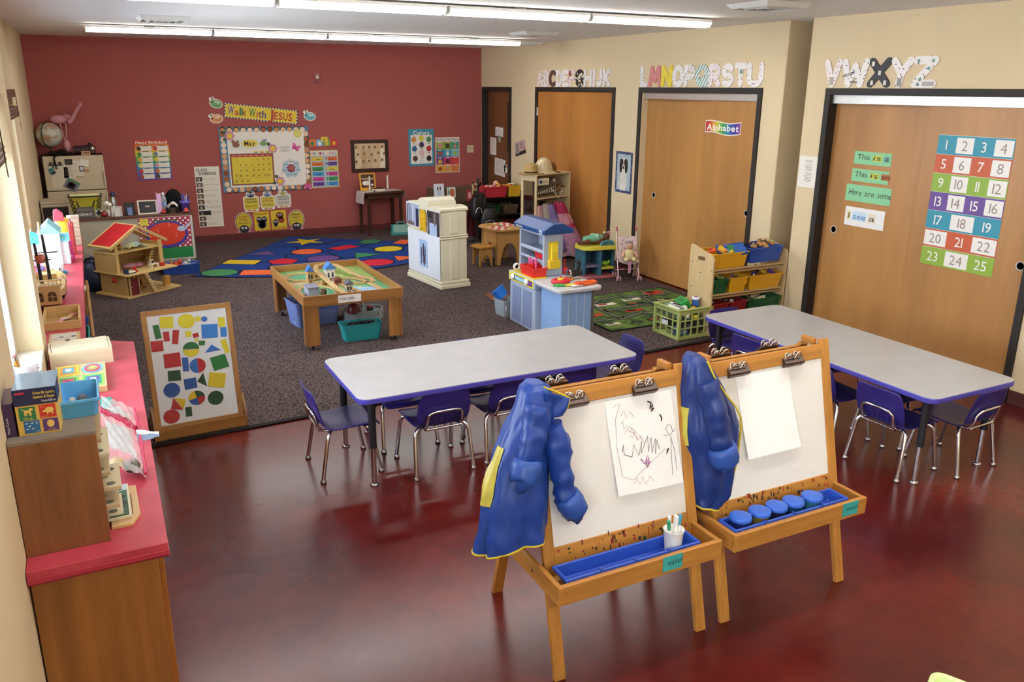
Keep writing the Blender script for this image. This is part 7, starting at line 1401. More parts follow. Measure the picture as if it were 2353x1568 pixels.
# ------------------------------------------------------------------ toy workshop
t=thing('toy_workbench','grey plastic toy workshop with a blue roof','toy workbench',(3.46,6.30,.008))
G='#a9b4c8'; GL='#8fb0de'
m=MB(); m.bx(.0,.44,.0,.50,.0,.405,G); m.build('cabinet_block','plastic',t,.012,seg=3)
m=MB(); m.bx(-.012,.45,-.012,.512,.405,.495,G); m.build('control_block','plastic',t,.012,seg=3)
for y0,y1 in ((.06,.23),(.27,.44)): m=MB(); m.bx(-.006,.0,y0,y1,.03,.37,'#7f8db0'); m.build('recessed_panel','plastic',t,.004)
for x in (.10,.20,.30): m=MB(); m.bx(x-.004,x+.004,-.006,.0,.01,.40,'#c3cfe2'); m.build('panel_rib','plastic',t)
m=MB(); m.poly(rrect(.46,.46,.06,6,.215,-.215),.462,.496,'#c6c6c8'); m.build('work_surface','plastic',t,.010,seg=3)
m=MB(); m.bx(.06,.38,-.36,.0,.0,.462,GL); m.build('pedestal','plastic',t,.015,seg=3)
m=MB(); m.bx(.381,.42,-.34,.02,.0,.46,'#6b6a64'); m.build('rear_leg','plastic',t,.01)
for x in (.14,.22,.30): m=MB(); m.bx(x-.004,x+.004,-.366,-.36,.02,.44,'#b9cdea'); m.build('panel_rib','plastic',t)
# control panel decal on the left side
DM=Matrix(((0,0,-1,-.0125),(-1,0,0,.49),(0,1,0,.412),(0,0,0,1)))
m=MB(DM); m.bx(.0,.48,.0,.076,0,.0015,'#e2d23e'); dc=m.build('control_decal','card',t); m=MB(DM); m.rect(.03,.46,.014,.062,.0024,'#1d1a2a'); m.rect(.12,.33,.02,.056,.0032,'#a9cfe6'); m.rect(.38,.455,.02,.056,.0032,'#7a3a9a'); m.build('radio_print','card',dc)
for x in (.075,.35): m=MB(DM@T(x,.038,.002)); m.lathe([(.03,0),(.028,.012),(0,.014)],'#f2f4f4',14); m.build('radio_knob','plastic',dc)
m=MB(); m.bx(.0,.15,.03,.48,.4955,.498,'#e2d23e'); m.build('yellow_top_decal','card',t)
# tower
for q in ((.14,.34,.10,.13,.495,.885),(.14,.34,.555,.585,.495,.885),(.33,.35,.13,.555,.495,.885)): m=MB(); m.bx(*q,G); m.build('tower_wall','plastic',t,.006)
m=MB(); m.bx(.14,.16,.10,.585,.86,.89,G); m.bx(.14,.16,.13,.555,.70,.735,G); m.bx(.14,.16,.13,.555,.615,.64,G); m.bx(.14,.16,.13,.555,.495,.52,G); m.build('tower_front_frame','plastic',t,.008,seg=3)
for z in (.70,.62): m=MB(); m.bx(.15,.335,.13,.555,z,z+.012,'#98a2b8'); m.build('tower_shelf','plastic',t)
m=MB(Matrix(((1,0,0,0),(0,0,1,0),(0,1,0,0),(0,0,0,1)))); m.poly([(.105,.888),(.105,.925),(.21,.985),(.30,.985),(.42,.925),(.42,.888)],.045,.64,'#17447e'); m.build('blue_roof','plastic',t,.008,seg=3)
m=MB(Matrix(((0,0,-1,.1045),(-1,0,0,.60),(0,1,0,.893),(0,0,0,1)))); m.rect(.0,.16,.0,.028,.001,'#163a78'); m.text('Workshop',.01,.006,.0018,.024,'#e6f0c8',fit=.13,bold=.02); m.build('lettering','plastic',t); m=MB(Matrix(((0,0,-1,.1045),(-1,0,0,.14),(0,1,0,.893),(0,0,0,1)))); m.poly(rrect(.06,.03,.008,3,.03,.015),0,.001,'#e6eaf0'); m.rect(.012,.048,.008,.022,.0018,'#3a4a8a'); m.build('maker_badge','plastic',t)
m=MB(T(.27,.045,.91)@RX(90)); m.lathe([(.012,0),(.012,.003),(0,.003)],'#16305c',12); m.build('roof_plug','plastic',t)
# phone
q=thing('toy_phone','yellow toy telephone on the side of the toy workshop','toy phone',(3.46+.235,6.30+.098,.008+.60)); m=MB(); m.bx(-.055,.055,-.022,0,.08,.13,'#e0c22e') if False else m.bx(-.05,.05,-.008,0,.02,.215,'#e0c22e'); m.bx(-.058,.058,-.045,0,-.03,.05,'#e0c22e'); m.build('cradle','plastic',q,.008,seg=3)
m=MB(); m.poly(rrect(.07,.19,.03,5,0,.115),-.0,.026,'#ecd034',Matrix(((1,0,0,0),(0,0,-1,-.01),(0,1,0,0),(0,0,0,1)))); hs=m.build('handset','plastic',q,.006,seg=3)
for r in range(4):
    for c in range(3): MB().bx(-.02+.017*c-.005,-.02+.017*c+.005,-.0375,-.036,.10-.0+.018*r-.04,.112+.018*r-.04,'#c8b83a').build('key','plastic',hs)
MB().bx(-.018,.018,-.0375,-.036,.045,.056,'#c8572c').build('red_button','plastic',hs)
# red toolboxes and tools
def toolbox(label,x,y,z,w,d,h,c,rz=0):
    q=thing('toy_toolbox',label,'toolbox',(x,y,z),rz); m=MB(); tub(m,w,d,h,c,.005,.92,.012,.004); m.build('tray','plastic',q,.002); m=MB(); m.bx(-w/2+.01,w/2-.01,-.006,.006,h*.3,h*1.25,c); m.build('divider','plastic',q,.004); return q
toolbox('bright red toy toolbox of pink tools on the yellow panel of the toy workshop',3.46+.09,6.30+.20,.008+.499,.15,.26,.085,'#e0302a')
toolbox('small red toy tray on the shelf of the toy workshop',3.46+.24,6.30+.25,.008+.633,.13,.20,.055,'#d82c30')
for k,(y,l) in enumerate(((.15,.12),(.22,.10),(.27,.11))): q=thing('pink_tool',['longest','shortest','middle'][k]+' pink toy tool standing in the red toolbox','toy tool',(3.54,6.30+y,.53),group='pink tools in the toolbox'); m=MB(); m.tube([(0,0,0),(.02,.02,l*.6),(.03,.05,l)],[.010,.010,.013],'#e0488a',8); m.build('shaft','plastic',q); MB().sph((.03,.05,l),(.016,.016,.01),'#e86aa0',8,5).build('head','plastic',q)
q=thing('tape_roll','white roll standing at the end of the red toolbox','roll',(3.50,6.74,.506)); m=MB(RX(90)); m.lathe([(.02,-.012),(.035,-.012),(.035,.012),(.02,.012),(.02,-.012)],'#eceae6',16); o=m.build('ring','plastic',q); o.location=(0,0,.036)
zt=.008+.496
q=thing('toy_wrench_ring','red ring toy with a yellow centre on the workshop table','toy',(3.62,6.12,zt)); m=MB(); m.tube([(.075*math.cos(2*PI*k/20),.055*math.sin(2*PI*k/20),.018) for k in range(20)],.018,'#d8283a',8,closed=True); m.build('ring','plastic',q); m=MB(); m.sph((0,0,.03),(.035,.028,.02),'#e0b82c',12,6); m.build('centre','plastic',q); MB().sph((0,0,.052),.012,'#c82a28',8,5).build('button','plastic',q)
q=thing('toy_clamp','orange and yellow toy clamp beside the red ring toy','toy',(3.73,6.18,zt)); m=MB(); m.tube([(-.03,-.04,.012),(.03,-.03,.012),(.045,.02,.012),(.0,.05,.012),(-.04,.03,.012)],.011,'#e08a28',8); m.build('jaw','plastic',q); MB().cyl((-.045,0,.012),(.04,0,.012),.008,'#e8c02c',n=8).build('screw','plastic',q)
q=thing('toy_pliers','green and yellow toy pliers on the workshop table','toy pliers',(3.585,5.98,zt),-20); m=MB(); m.tube([(.0,0,.012),(-.06,.03,.012),(-.10,.01,.012),(-.06,-.02,.012),(0,0,.012)],.009,'#3aa04a',8); m.build('grip','plastic',q); m=MB(); m.bx(.0,.085,-.016,.016,.004,.022,'#e2ce3a'); m.build('jaw','plastic',q,.004)
q=thing('toy_saw','orange toy saw lying at the right of the workshop table','toy saw',(3.79,5.97,zt),12); m=MB(); m.tube([(.12*math.cos(2*PI*k/18)*.75+.02,.035*math.sin(2*PI*k/18),.014) for k in range(18)],.014,'#e8641e',8,closed=True); m.build('handle','plastic',q); m=MB(); m.bx(-.17,-.06,-.03,.03,.006,.016,'#d8d8d6'); m.build('blade','plastic',q,.002); MB().bx(-.12,-.05,-.035,.035,.014,.034,'#e0522a').build('guard','plastic',q,.005)
q=thing('toy_drill','black and grey toy drill at the back of the workshop table','toy drill',(3.82,6.20,zt)); m=MB(); m.cyl((-.07,0,.045),(.06,0,.055),.03,'#1d1f22',n=12); m.build('body','plastic',q); m=MB(); m.tube([(.02,0,.06),(.03,-.01,.13),(.01,-.02,.17)],[.02,.018,.022],'#25272a',8); m.build('handle','plastic',q); m=MB(RY(90)); m.lathe([(.045,-.08),(.05,-.07),(.045,-.06)],'#b9bcc0',16,T(-.05,0,0)); m.build('saw_disc','chrome',q)
q=thing('red_toy_cup','small red toy cup behind the tower of the toy workshop','toy',(3.84,6.42,zt)); m=MB(); m.lathe([(.022,0),(.028,.06),(.025,.06),(.02,.006),(0,.006)],'#c8283a',12); m.build('cup','plastic',q); MB().cyl((0,0,.01),(0,.02,.14),.008,'#d02a2a',n=8).build('tool_handle','plastic',q)
# bins on the carpet left of the workshop
t=tote('clear_tub','clear plastic tub of small toys beside the toy workshop','tub',(3.50,6.98,.008),.16,.20,.17,'#c8d4dc','clear_plastic',10)
for k in range(6): q=thing('small_toy',['teal toy fish','grey toy block','white toy shell','dark green toy frog','pale toy cup','blue toy car'][k]+' inside the clear tub','toy',(3.47+.02*(k%3),6.93+.045*(k//2),.02+.018*k),40*k,'toys in the clear tub'); MB().sph((0,0,.02),(.028,.018,.018),['#3f8a86','#8a949a','#d8dcda','#2f5a48','#c8d0d2','#5a7aa8'][k],8,5).build('body','plastic',q)
t=tote('small_blue_bin','bright blue plastic bin tipped on the clear tub','bin',(3.49,7.0,.19),.11,.13,.10,'#2a7ad8','plastic',25); t.rotation_euler=(math.radians(-32),math.radians(-28),.3)
t=thing('brown_tray','brown toy serving tray lying on the carpet behind the workshop','tray',(3.80,7.62,.008),-8); m=MB(); m.bx(-.17,.17,-.14,.14,0,.015,'#7d4a38'); m.build('tray_base','plastic',t,.006); MB().rect(-.11,.02,-.07,.07,.0162,'#8a5644').build('raised_panel','plastic',t)
for k in range(3): MB().bx(.08,.16,-.10+.07*k,-.05+.07*k,.015,.03,'#54301f').build('compartment','plastic',t,.003)
# ------------------------------------------------------------------ dress-up cubby with mirror
PL='#d9c49a'
t=thing('dressup_cubby','pale wooden dress-up cubby with a side mirror and hats shelf','cubby',(4.985,9.085,.008),19)
H=1.115
m=MB(); m.bx(0,.66,.0,.27,H-.018,H,PL); m.build('top_board','birch_x',t,.003)
m=MB(); m.bx(.642,.66,.0,.27,.03,H-.018,PL); m.build('side_panel','birch_z',t,.003)
m=MB(); m.bx(.018,.642,.26,.27,.03,H-.018,'#b89f74'); m.build('back_panel','birch_x',t)
m=MB(); m.bx(.018,.642,.0,.26,.80,.818,PL); m.build('shelf_board','birch_x',t,.003)
m=MB(); m.bx(.0,.66,.0,.27,.03,.048,PL); m.build('bottom_board','birch_x',t,.003)
for q in ((0,.018,.0,.035,.03,H-.018),(0,.018,.235,.27,.03,H-.018)): m=MB(); m.bx(*q,PL); m.build('mirror_stile','birch_z',t,.003)
for q in ((0,.018,.035,.235,H-.085,H-.018),(0,.018,.035,.235,.03,.10)): m=MB(); m.bx(*q,PL); m.build('mirror_rail','birch_y',t,.003)
m=MB(); m.bx(.008,.014,.035,.235,.10,H-.085,'#e8e8e8'); o=m.build('mirror_pane','chrome',t); mm,nt,b=nmat('mirror'); b.inputs['Base Color'].default_value=(.86,.86,.86,1); b.inputs['Metallic'].default_value=1; b.inputs['Roughness'].default_value=.02; o.data.materials[0]=mm
for x in (.08,.60):
    for y in (.05,.22): MB().cyl((x-.012,y,.0+.016),(x+.012,y,.016),.016,'#2a2a2a',n=10).build('caster','rubber',t)
MB().cyl((.018,.12,.765),(.642,.12,.765),.009,'#b8b8b4',n=10).build('clothes_rail','metal',t)
m=MB(T(.03,-.002,.98)@FM); m.bx(0,.20,0,.085,0,.0015,'#e4dcc0'); cd=m.build('hats_label','paper',t); m=MB(T(.03,-.002,.98)@FM); m.disc(.045,.042,.026,.0024,'#3a4a7a',.024); m.rect(.05,.085,.028,.036,.0026,'#2a3a6a'); m.text('hats',.095,.028,.0024,.045,'#2a2a30',fit=.075); m.build('lettering','paper',cd)
CL=Matrix.Translation(t.location)@Matrix.Rotation(t.rotation_euler.z,4,'Z')
def cub(x,y,z): v=CL@Vector((x,y,z)); return (v.x,v.y,v.z)
# hats on top
q=thing('straw_hat','tan straw hat on the left of the cubby top','hat',cub(.06,.15,H),0,'hats on the cubby'); m=MB(); m.lathe([(.165,.012),(.16,.002),(.10,.0),(.085,.012),(.075,.10),(.06,.125),(.03,.115),(0,.118)],'#b99a62',24); b_=m.build('hat_body','fabric',q); MB().lathe([(.0865,.012),(.083,.03)],'#3a2e20',24).build('hat_band','fabric',q)
q=thing('safari_helmet','glossy beige safari helmet in the middle of the cubby top','helmet',cub(.27,.13,H),0,'hats on the cubby'); m=MB(); m.lathe([(.18,.0),(.175,.012),(.12,.035),(.115,.07),(.10,.125),(.07,.165),(.03,.185),(0,.188)],'#cbb690',26); m.build('helmet_shell','gloss',q); 
for a in range(0,360,60): m=MB(); m.tube([(.116*math.cos(math.radians(a)),.116*math.sin(math.radians(a)),.07),(.10*math.cos(math.radians(a)),.10*math.sin(math.radians(a)),.13),(.05*math.cos(math.radians(a)),.05*math.sin(math.radians(a)),.178),(0,0,.19)],.004,'#d8c6a4',6); m.build('ridge','gloss',q)
q=thing('camo_cap','brown patterned cap behind the safari helmet','hat',cub(.44,.17,H),0,'hats on the cubby'); m=MB(); m.sph((0,0,.02),(.09,.095,.12),'#8a6236',16,8,z0=-.1); o=m.build('crown','fabric',q); m3,nt,b=nmat('camo'); n=noise(nt,coords(nt),28,3); nt.links.new(ramp(nt,n.outputs[0],[(.4,'#4a3018'),(.5,'#a8793c'),(.6,'#6a4a24')]),b.inputs['Base Color']); b.inputs['Roughness'].default_value=.9; o.data.materials[0]=m3; MB().bx(-.07,.07,-.17,-.07,.0,.012,'#6a4a26').build('bill','fabric',q,.005)
# dinosaur mask on the shelf
q=thing('dinosaur_mask','grey dinosaur head mask with white teeth on the cubby shelf','mask',cub(.33,.10,.82),19)
m=MB(); m.grid(lambda u,v:((-.24+.42*u),(.075*(.35+.65*u))*math.cos(PI*v),.055+.10*u+(.035+.075*math.sin(PI*min(1,u*.9)))*math.sin(PI*v)),12,10,'#5a5048'); m.build('upper_head','plastic',q,solid=.004)
m=MB(); m.grid(lambda u,v:((-.20+.38*u),(.065*(.4+.6*u))*math.cos(PI*v),.045+.02*u-.03*math.sin(PI*v)),10,8,'#6b5f52'); m.build('lower_jaw','plastic',q,solid=.004)
for k in range(9):
    u=.06+.085*k; x=-.24+.42*u; m=MB(); m.cyl((x,-.075*(.35+.65*u),.058+.10*u),(x,-.075*(.35+.65*u)-.002,.028+.10*u),.010,'#e6e0d2',.001,n=6); m.build('tooth','plastic',q)
    x2=-.20+.38*u; m=MB(); m.cyl((x2,-.065*(.4+.6*u),.045+.02*u),(x2,-.065*(.4+.6*u),.07+.02*u),.008,'#e6e0d2',.001,n=6); m.build('tooth','plastic',q)
m=MB(); m.sph((.04,-.065,.20),(.032,.014,.032),'#8a8478',12,7); e_=m.build('eye_socket','plastic',q); MB().sph((.04,-.078,.20),(.020,.008,.020),'#e0d8c4',10,6).build('eyeball','gloss',e_); MB().sph((.04,-.086,.20),(.008,.004,.012),'#1a1614',8,5).build('pupil','gloss',e_)
m=MB(); m.grid(lambda u,v:(.14+.16*u,-.05+.10*v,.04+.09*math.sin(PI*(.2+.6*u))),5,5,'#b8916a'); m.build('tan_backing','fabric',q,solid=.004)
MB().tube([(-.02,-.07,.10),(.06,-.09,.02),(.10,-.10,-.03),(.14,-.095,.02),(.2,-.07,.07)],.005,'#e4e0d8',6).build('elastic_strap','fabric',q)
# dress-up clothes
def dress(label,x,y,ztop,zbot,w0,w1,cols,seed,shift=0,dep=.07):
    p=cub(x,y,0); q=thing('dressup_dress',label,'dress',p,19,'dress-up clothes in the cubby'); rnd=random.Random(seed); ph=rnd.uniform(0,6)
    nb=len(cols)
    for i,(c,f0,f1) in enumerate(cols):
        m=MB()
        def fn(u,v,f0=f0,f1=f1):
            f=f0+(f1-f0)*v; w=(w0+(w1-w0)*f**.8)*(1+.06*(i%2)); a=2*PI*u; rip=1+.10*math.sin(7*a+ph+f*3)+.05*math.sin(13*a+f*5)
            return (shift*f+w/2*math.cos(a)*rip, -.02*f+ -dep*(.5+.7*f)*math.sin(a)*rip, ztop+(zbot-ztop)*f+.012*math.sin(5*a+ph)*(v>.8))
        m.grid(fn,36,8,c); m.build(['bodice','waistband','skirt','ruffle','hem'][min(i,4)],'nylon',q,solid=.002)
    MB().tube([(-.03,0,ztop),(0,0,.755),(.03,0,ztop)],.003,'#c8c8c8',6).build('hanger','metal',q)
dress('pale pink dress at the left of the cubby rail',.07,.02,.72,.25,.10,.20,[('#d8a8ae',0,.35),('#e0b4bc',.33,1)],1,dep=.05)
dress('shiny grey and white vest on the cubby rail',.17,-.0,.74,.35,.10,.18,[('#b4aca6',0,.5),('#8a86a8',.48,1)],2,.06,.05)
dress('lavender satin dress hanging on the cubby rail',.24,-.02,.72,.12,.09,.24,[('#8a78b8',0,.3),('#a08ac8',.28,.65),('#8f7ab4',.6,1)],3,.18,.09)
dress('long pink ruffled princess dress spilling out of the cubby',.36,-.06,.75,.03,.12,.42,[('#b8325e',0,.22),('#e0a0b4',.20,.40),('#d84a80',.38,.48),('#d09ac0',.46,.78),('#d8a8bc',.74,1)],4,.30,.13)
dress('black cloak at the back of the cubby rail',.30,.16,.74,.2,.12,.24,[('#1c191c',0,1)],5,0,.04)
# ------------------------------------------------------------------ child table and stool
t=thing('play_table','small wooden play table with red gingham squares','table',(4.615,9.335,.008),6)
TW='#c89a58'
m=MB(); m.poly([(-.225,-.19),(-.13,-.285),(.13,-.285),(.225,-.19),(.225,.19),(.13,.285),(-.13,.285),(-.225,.19)],.435,.46,TW); m.build('tabletop','birch_x',t,.006,seg=3)
for x0,x1,y0,y1 in ((-.20,.0,-.25,.02),(.02,.20,-.05,.25)):
    m=MB(); m.rect(x0,x1,y0,y1,.4612,'#e8dcd0'); g_=m.build('gingham_square','paper',t)
    for i in range(4):
        for j in range(4):
            if (i+j)%2==0: dx=(x1-x0)/4; dy=(y1-y0)/4; MB().rect(x0+dx*i,x0+dx*(i+1),y0+dy*j,y0+dy*(j+1),.462,'#b8302c').build('red_check','paper',g_)
MB().rect(-.02,.03,-.02,.06,.4628,'#4a7a4a').build('green_label','paper',t)
def arch(m,L,h,z0,c,M):
    pts=[(-L/2,z0),(-L*.36,z0)]+[(L*.36*math.cos(PI-PI*k/10),z0+h*.62*math.sin(PI*k/10)) for k in range(1,10)]+[(L*.36,z0),(L/2,z0),(L*.46,h),(-L*.46,h)]
    m.poly(pts,-.009,.009,c,M)
for s_ in (-1,1):
    m=MB(); arch(m,.36,.437,0,TW,T(0,s_*.19,0)@FM); m.build('leg_panel','birch_z',t,.002)
    m=MB(); arch(m,.34,.437,0,TW,T(s_*.16,0,0)@Matrix(((0,0,1,0),(1,0,0,0),(0,1,0,0),(0,0,0,1)))); m.build('leg_panel','birch_z',t,.002)
t=thing('wooden_stool','small wooden stool beside the gingham play table','stool',(4.305,9.235,.008),4)
m=MB(); m.poly([(-.13,-.08),(-.08,-.13),(.08,-.13),(.13,-.08),(.13,.08),(.08,.13),(-.08,.13),(-.13,.08)],.232,.252,'#c0883c'); m.build('seat','birch_x',t,.005,seg=3); MB().bx(-.04,.04,-.008,.008,.2525,.2532,'#8a5e28').build('hand_slot','paint',t)
for s_ in (-1,1):
    m=MB(); arch(m,.19,.233,0,'#c49250',T(0,s_*.085,0)@FM); m.build('leg_panel','birch_z',t,.002)
m=MB(); m.bx(-.01,.01,-.085,.085,.10,.20,'#b8854a'); m.build('stretcher','birch_y',t,.002)
# ------------------------------------------------------------------ bins: generic
def bin_(label,loc,w,d,h,c,rz=0,group=None,cat='bin',name='plastic_bin',mat='plastic'):
    t=thing(name,label,cat,loc,rz,group); m=MB(); tub(m,w,d,h,c,.004,.88,.02,.009); m.build('tub_body',mat,t,.002)
    for s_ in (-1,1): m=MB(); m.bx(s_*w*.36-.006,s_*w*.36+.006,-d/2-.0095,-d/2*.96,h*.55,h-.012,c); m.build('rib','plastic',t,.002)
    return t
USED=set()
def heap(label,cx,cy,z,w,d,n,cols,sz,group,seed,cat='block',name='toy_block',shape='box'):
    rnd=random.Random(seed); cnt={}
    for k in range(n):
        c,cn=cols[k%len(cols)]; cnt[cn]=cnt.get(cn,0)+1
        x=cx+rnd.uniform(-.5,.5)*w; y=cy+rnd.uniform(-.5,.5)*d; s_=sz*rnd.uniform(.7,1.25)
        m=MB(); zz=z+rnd.uniform(0,sz*.8)+ (sz*.5 if k>n*.6 else 0)
        if shape=='box': m.bx(-s_,s_,-s_*.5,s_*.5,-s_*.35,s_*.35,c)
        elif shape=='round': m.sph((0,0,0),(s_,s_*.8,s_*.7),c,10,6)
        else: m.cyl((-s_,0,0),(s_,0,0),s_*.45,c,n=10)
        o=m.build(name,'birch_x' if 'wood' in cn else 'plastic',bevel=.003 if shape=='box' else 0); o.location=(x,y,zz); o.rotation_euler=(rnd.uniform(-.5,.5),rnd.uniform(-.6,.6),rnd.uniform(0,3.1))
        side='left' if x<cx-w*.17 else ('right' if x>cx+w*.17 else 'middle'); fb='front' if y<cy else 'back'
        lb=f'{cn} {label}, {fb} {side} of the heap'; lb=lb if lb not in USED else f'another {cn} {label}, {fb} {side}'; USED.add(lb); tag(o,lb,cat,group)
# shelf of colour bins beside the recess
t=thing('bin_shelf','birch toy shelf with slanted dowels and coloured bins','shelf',(5.29,5.705,.008))
BI='#d8bb8a'
for x in (-.435,.435):
    A=T(x,0,0)@Matrix(((0,0,1,-.009),(1,0,0,0),(0,1,0,0),(0,0,0,1)))
    m=MB(A); m.poly([(-.165,0),(.165,0),(.165,.77)]+[(.14+.025*math.cos(a),.775+.025*math.sin(a)) for a in (0.3,.9,1.5)]+[(-.10,.745),(-.15,.725),(-.165,.70)],0,.018,BI); sp=m.build('side_panel','birch_z',t,.002)
    for y,z in ((-.14,.60),(.12,.64),(-.0,.56),(-.14,.37),(.12,.41),(.0,.33),(-.14,.14),(.12,.18),(.05,.66)): 
        m=MB(); m.cyl((x-.0105,y,z),(x+.0105,y,z),.005,'#2a2016',n=8); m.build('screw','metal',sp)
    m=MB(A); m.poly(rrect(.10,.035,.017,4,.0,.69),-.0008,.0188,'#6a5030'); m.build('hand_slot','paint',sp)
for z in (.60,.37,.14):
    for y,dz in ((-.145,0),(-.11,-.035),(.12,.06)): MB().cyl((-.426,y,z+dz),(.426,y,z+dz),.011,'#c8a878',n=10).build('dowel','birch_x',t)
GB='bins on the birch shelf'
B0=5.29
YEL='#e0a824'; BLU='#2c54b4'; GRN='#1f5a34'; RED='#8a1f26'
bin_('yellow bin on the top left of the birch shelf',(B0-.215,5.715,.615),.40,.30,.14,YEL,0,GB)
bin_('blue bin on the top right of the birch shelf',(B0+.215,5.725,.63),.40,.30,.14,BLU,0,GB)
bin_('dark green bin on the middle row of the birch shelf',(B0-.335,5.70,.385),.18,.32,.14,GRN,0,GB); bin_('narrow yellow bin on the middle row of the birch shelf',(B0-.125,5.70,.385),.20,.32,.14,YEL,0,GB); bin_('wide yellow bin on the middle row of the birch shelf',(B0+.205,5.70,.385),.40,.32,.14,YEL,0,GB)
bin_('red bin at the left of the bottom row of the birch shelf',(B0-.325,5.70,.158),.20,.32,.14,RED,0,GB); bin_('second red bin on the bottom row of the birch shelf',(B0-.105,5.70,.158),.20,.32,.14,RED,0,GB); bin_('wide green bin on the bottom row of the birch shelf',(B0+.215,5.70,.158),.40,.32,.14,GRN,0,GB)
heap('toy block in the top yellow bin',B0-.22,5.70,.735,.26,.18,9,[('#e8622a','orange'),('#5a2f9a','purple'),('#2f5ac0','blue'),('#e0b83a','yellow'),('#c8322a','red')],.035,'blocks in the top yellow bin',21)
t=thing('folding_board','blue and green folding play board propped in the yellow bin','board',(B0-.14,5.66,.735),-20); m=MB(RX(24)@RY(-14)); m.bx(-.12,.13,-.07,.09,0,.02,'#2a5aa8'); m.build('board','plastic',t,.002); m=MB(RX(24)@RY(-14)); m.bx(-.02,.03,-.07,.09,.0201,.0215,'#2f7a44'); m.build('green_stripe','plastic',t); m=MB(RX(24)@RY(-14)); m.bx(-.09,-.02,-.06,.02,.0201,.022,'#4ab4cc'); m.build('cyan_panel','plastic',t)
heap('wooden train piece in the blue bin',B0+.21,5.72,.755,.28,.18,14,[('#b88a50','brown wooden'),('#a8743c','tan wooden'),('#c49a60','pale wooden'),('#2a2420','black'),('#8a2a24','dark red')],.034,'train pieces in the blue bin',22)
heap('toy piece in the wide yellow bin',B0+.20,5.68,.505,.28,.20,12,[('#e0c030','yellow'),('#4a2a8a','purple'),('#d8b82a','deep yellow'),('#2a2440','dark')],.032,'toys in the wide yellow bin',23,shape='cyl')
heap('toy block in the green middle bin',B0-.33,5.66,.505,.10,.18,5,[('#d0b84a','yellow'),('#2f6a3a','green')],.028,'blocks in the green middle bin',24)
heap('toy part in the narrow yellow bin',B0-.125,5.68,.49,.12,.2,5,[('#8a7a6a','grey'),('#3a3028','brown')],.028,'parts in the narrow yellow bin',25)
heap('toy animal in the red bins',B0-.22,5.69,.27,.34,.2,9,[('#5a3a2a','brown'),('#c8b8a8','pale'),('#3a2a3a','dark purple')],.028,'animals in the red bins',26,shape='round',cat='toy',name='toy_animal')
heap('game card in the wide green bin',B0+.18,5.68,.26,.25,.2,5,[('#d8ccb0','cream'),('#b8a888','tan')],.04,'cards in the wide green bin',27,cat='card',name='game_card')
# ------------------------------------------------------------------ green crate of boxes
t=thing('green_crate','pale green plastic lattice crate of game boxes on the carpet edge','crate',(4.685,5.715,.010),2)
GC='#b0bf74'; w,d,h=.37,.33,.275
for sx,sy in ((-1,-1),(1,-1),(-1,1),(1,1)): m=MB(); m.bx(sx*w/2-.014,sx*w/2+.014,sy*d/2-.014,sy*d/2+.014,0,h,GC); m.build('corner_post','plastic',t,.003)
for z0_,z1_ in ((0,.03),(.095,.105),(.165,.175),(h-.045,h)):
    for s_ in (-1,1):
        m=MB(); m.bx(-w/2,w/2,s_*d/2-.006,s_*d/2+.006,z0_,z1_,GC); m.build('side_rail','plastic',t,.002); m=MB(); m.bx(s_*w/2-.006,s_*w/2+.006,-d/2,d/2,z0_,z1_,GC); m.build('side_rail','plastic',t,.002)
for k in range(1,5):
    for s_ in (-1,1):
        x=-w/2+w*k/5; m=MB(); m.bx(x-.006,x+.006,s_*d/2-.006,s_*d/2+.006,0,h,GC); m.build('side_slat','plastic',t,.002)
        if k<4: y=-d/2+d*k/4; m=MB(); m.bx(s_*w/2-.006,s_*w/2+.006,y-.006,y+.006,0,h,GC); m.build('side_slat','plastic',t,.002)
m=MB(); m.bx(-w/2-.018,w/2+.018,-d/2-.018,d/2+.018,h,h+.006,GC) if False else [m.bx(-w/2-.02,w/2+.02,s_*(d/2+.006)-.014,s_*(d/2+.006)+.014,h-.006,h+.004,GC) for s_ in (-1,1)]+[m.bx(s_*(w/2+.006)-.014,s_*(w/2+.006)+.014,-d/2+.008,d/2-.008,h-.006,h+.004,GC) for s_ in (-1,1)]; m.build('rim','plastic',t,.003)
m=MB(); m.bx(-w/2,w/2,-d/2,d/2,.006,.014,GC); m.build('crate_floor','plastic',t)
m=MB(Matrix(((0,0,-1,-w/2-.0075),(-1,0,0,.06),(0,1,0,.11),(0,0,0,1)))); m.bx(0,.085,0,.058,0,.001,'#dfe2e4'); st=m.build('barcode_sticker','paper',t); m=MB(Matrix(((0,0,-1,-w/2-.0075),(-1,0,0,.06),(0,1,0,.11),(0,0,0,1)))); m.rect(.004,.08,.04,.054,.0018,'#26262a'); m.build('sticker_print','paper',st)
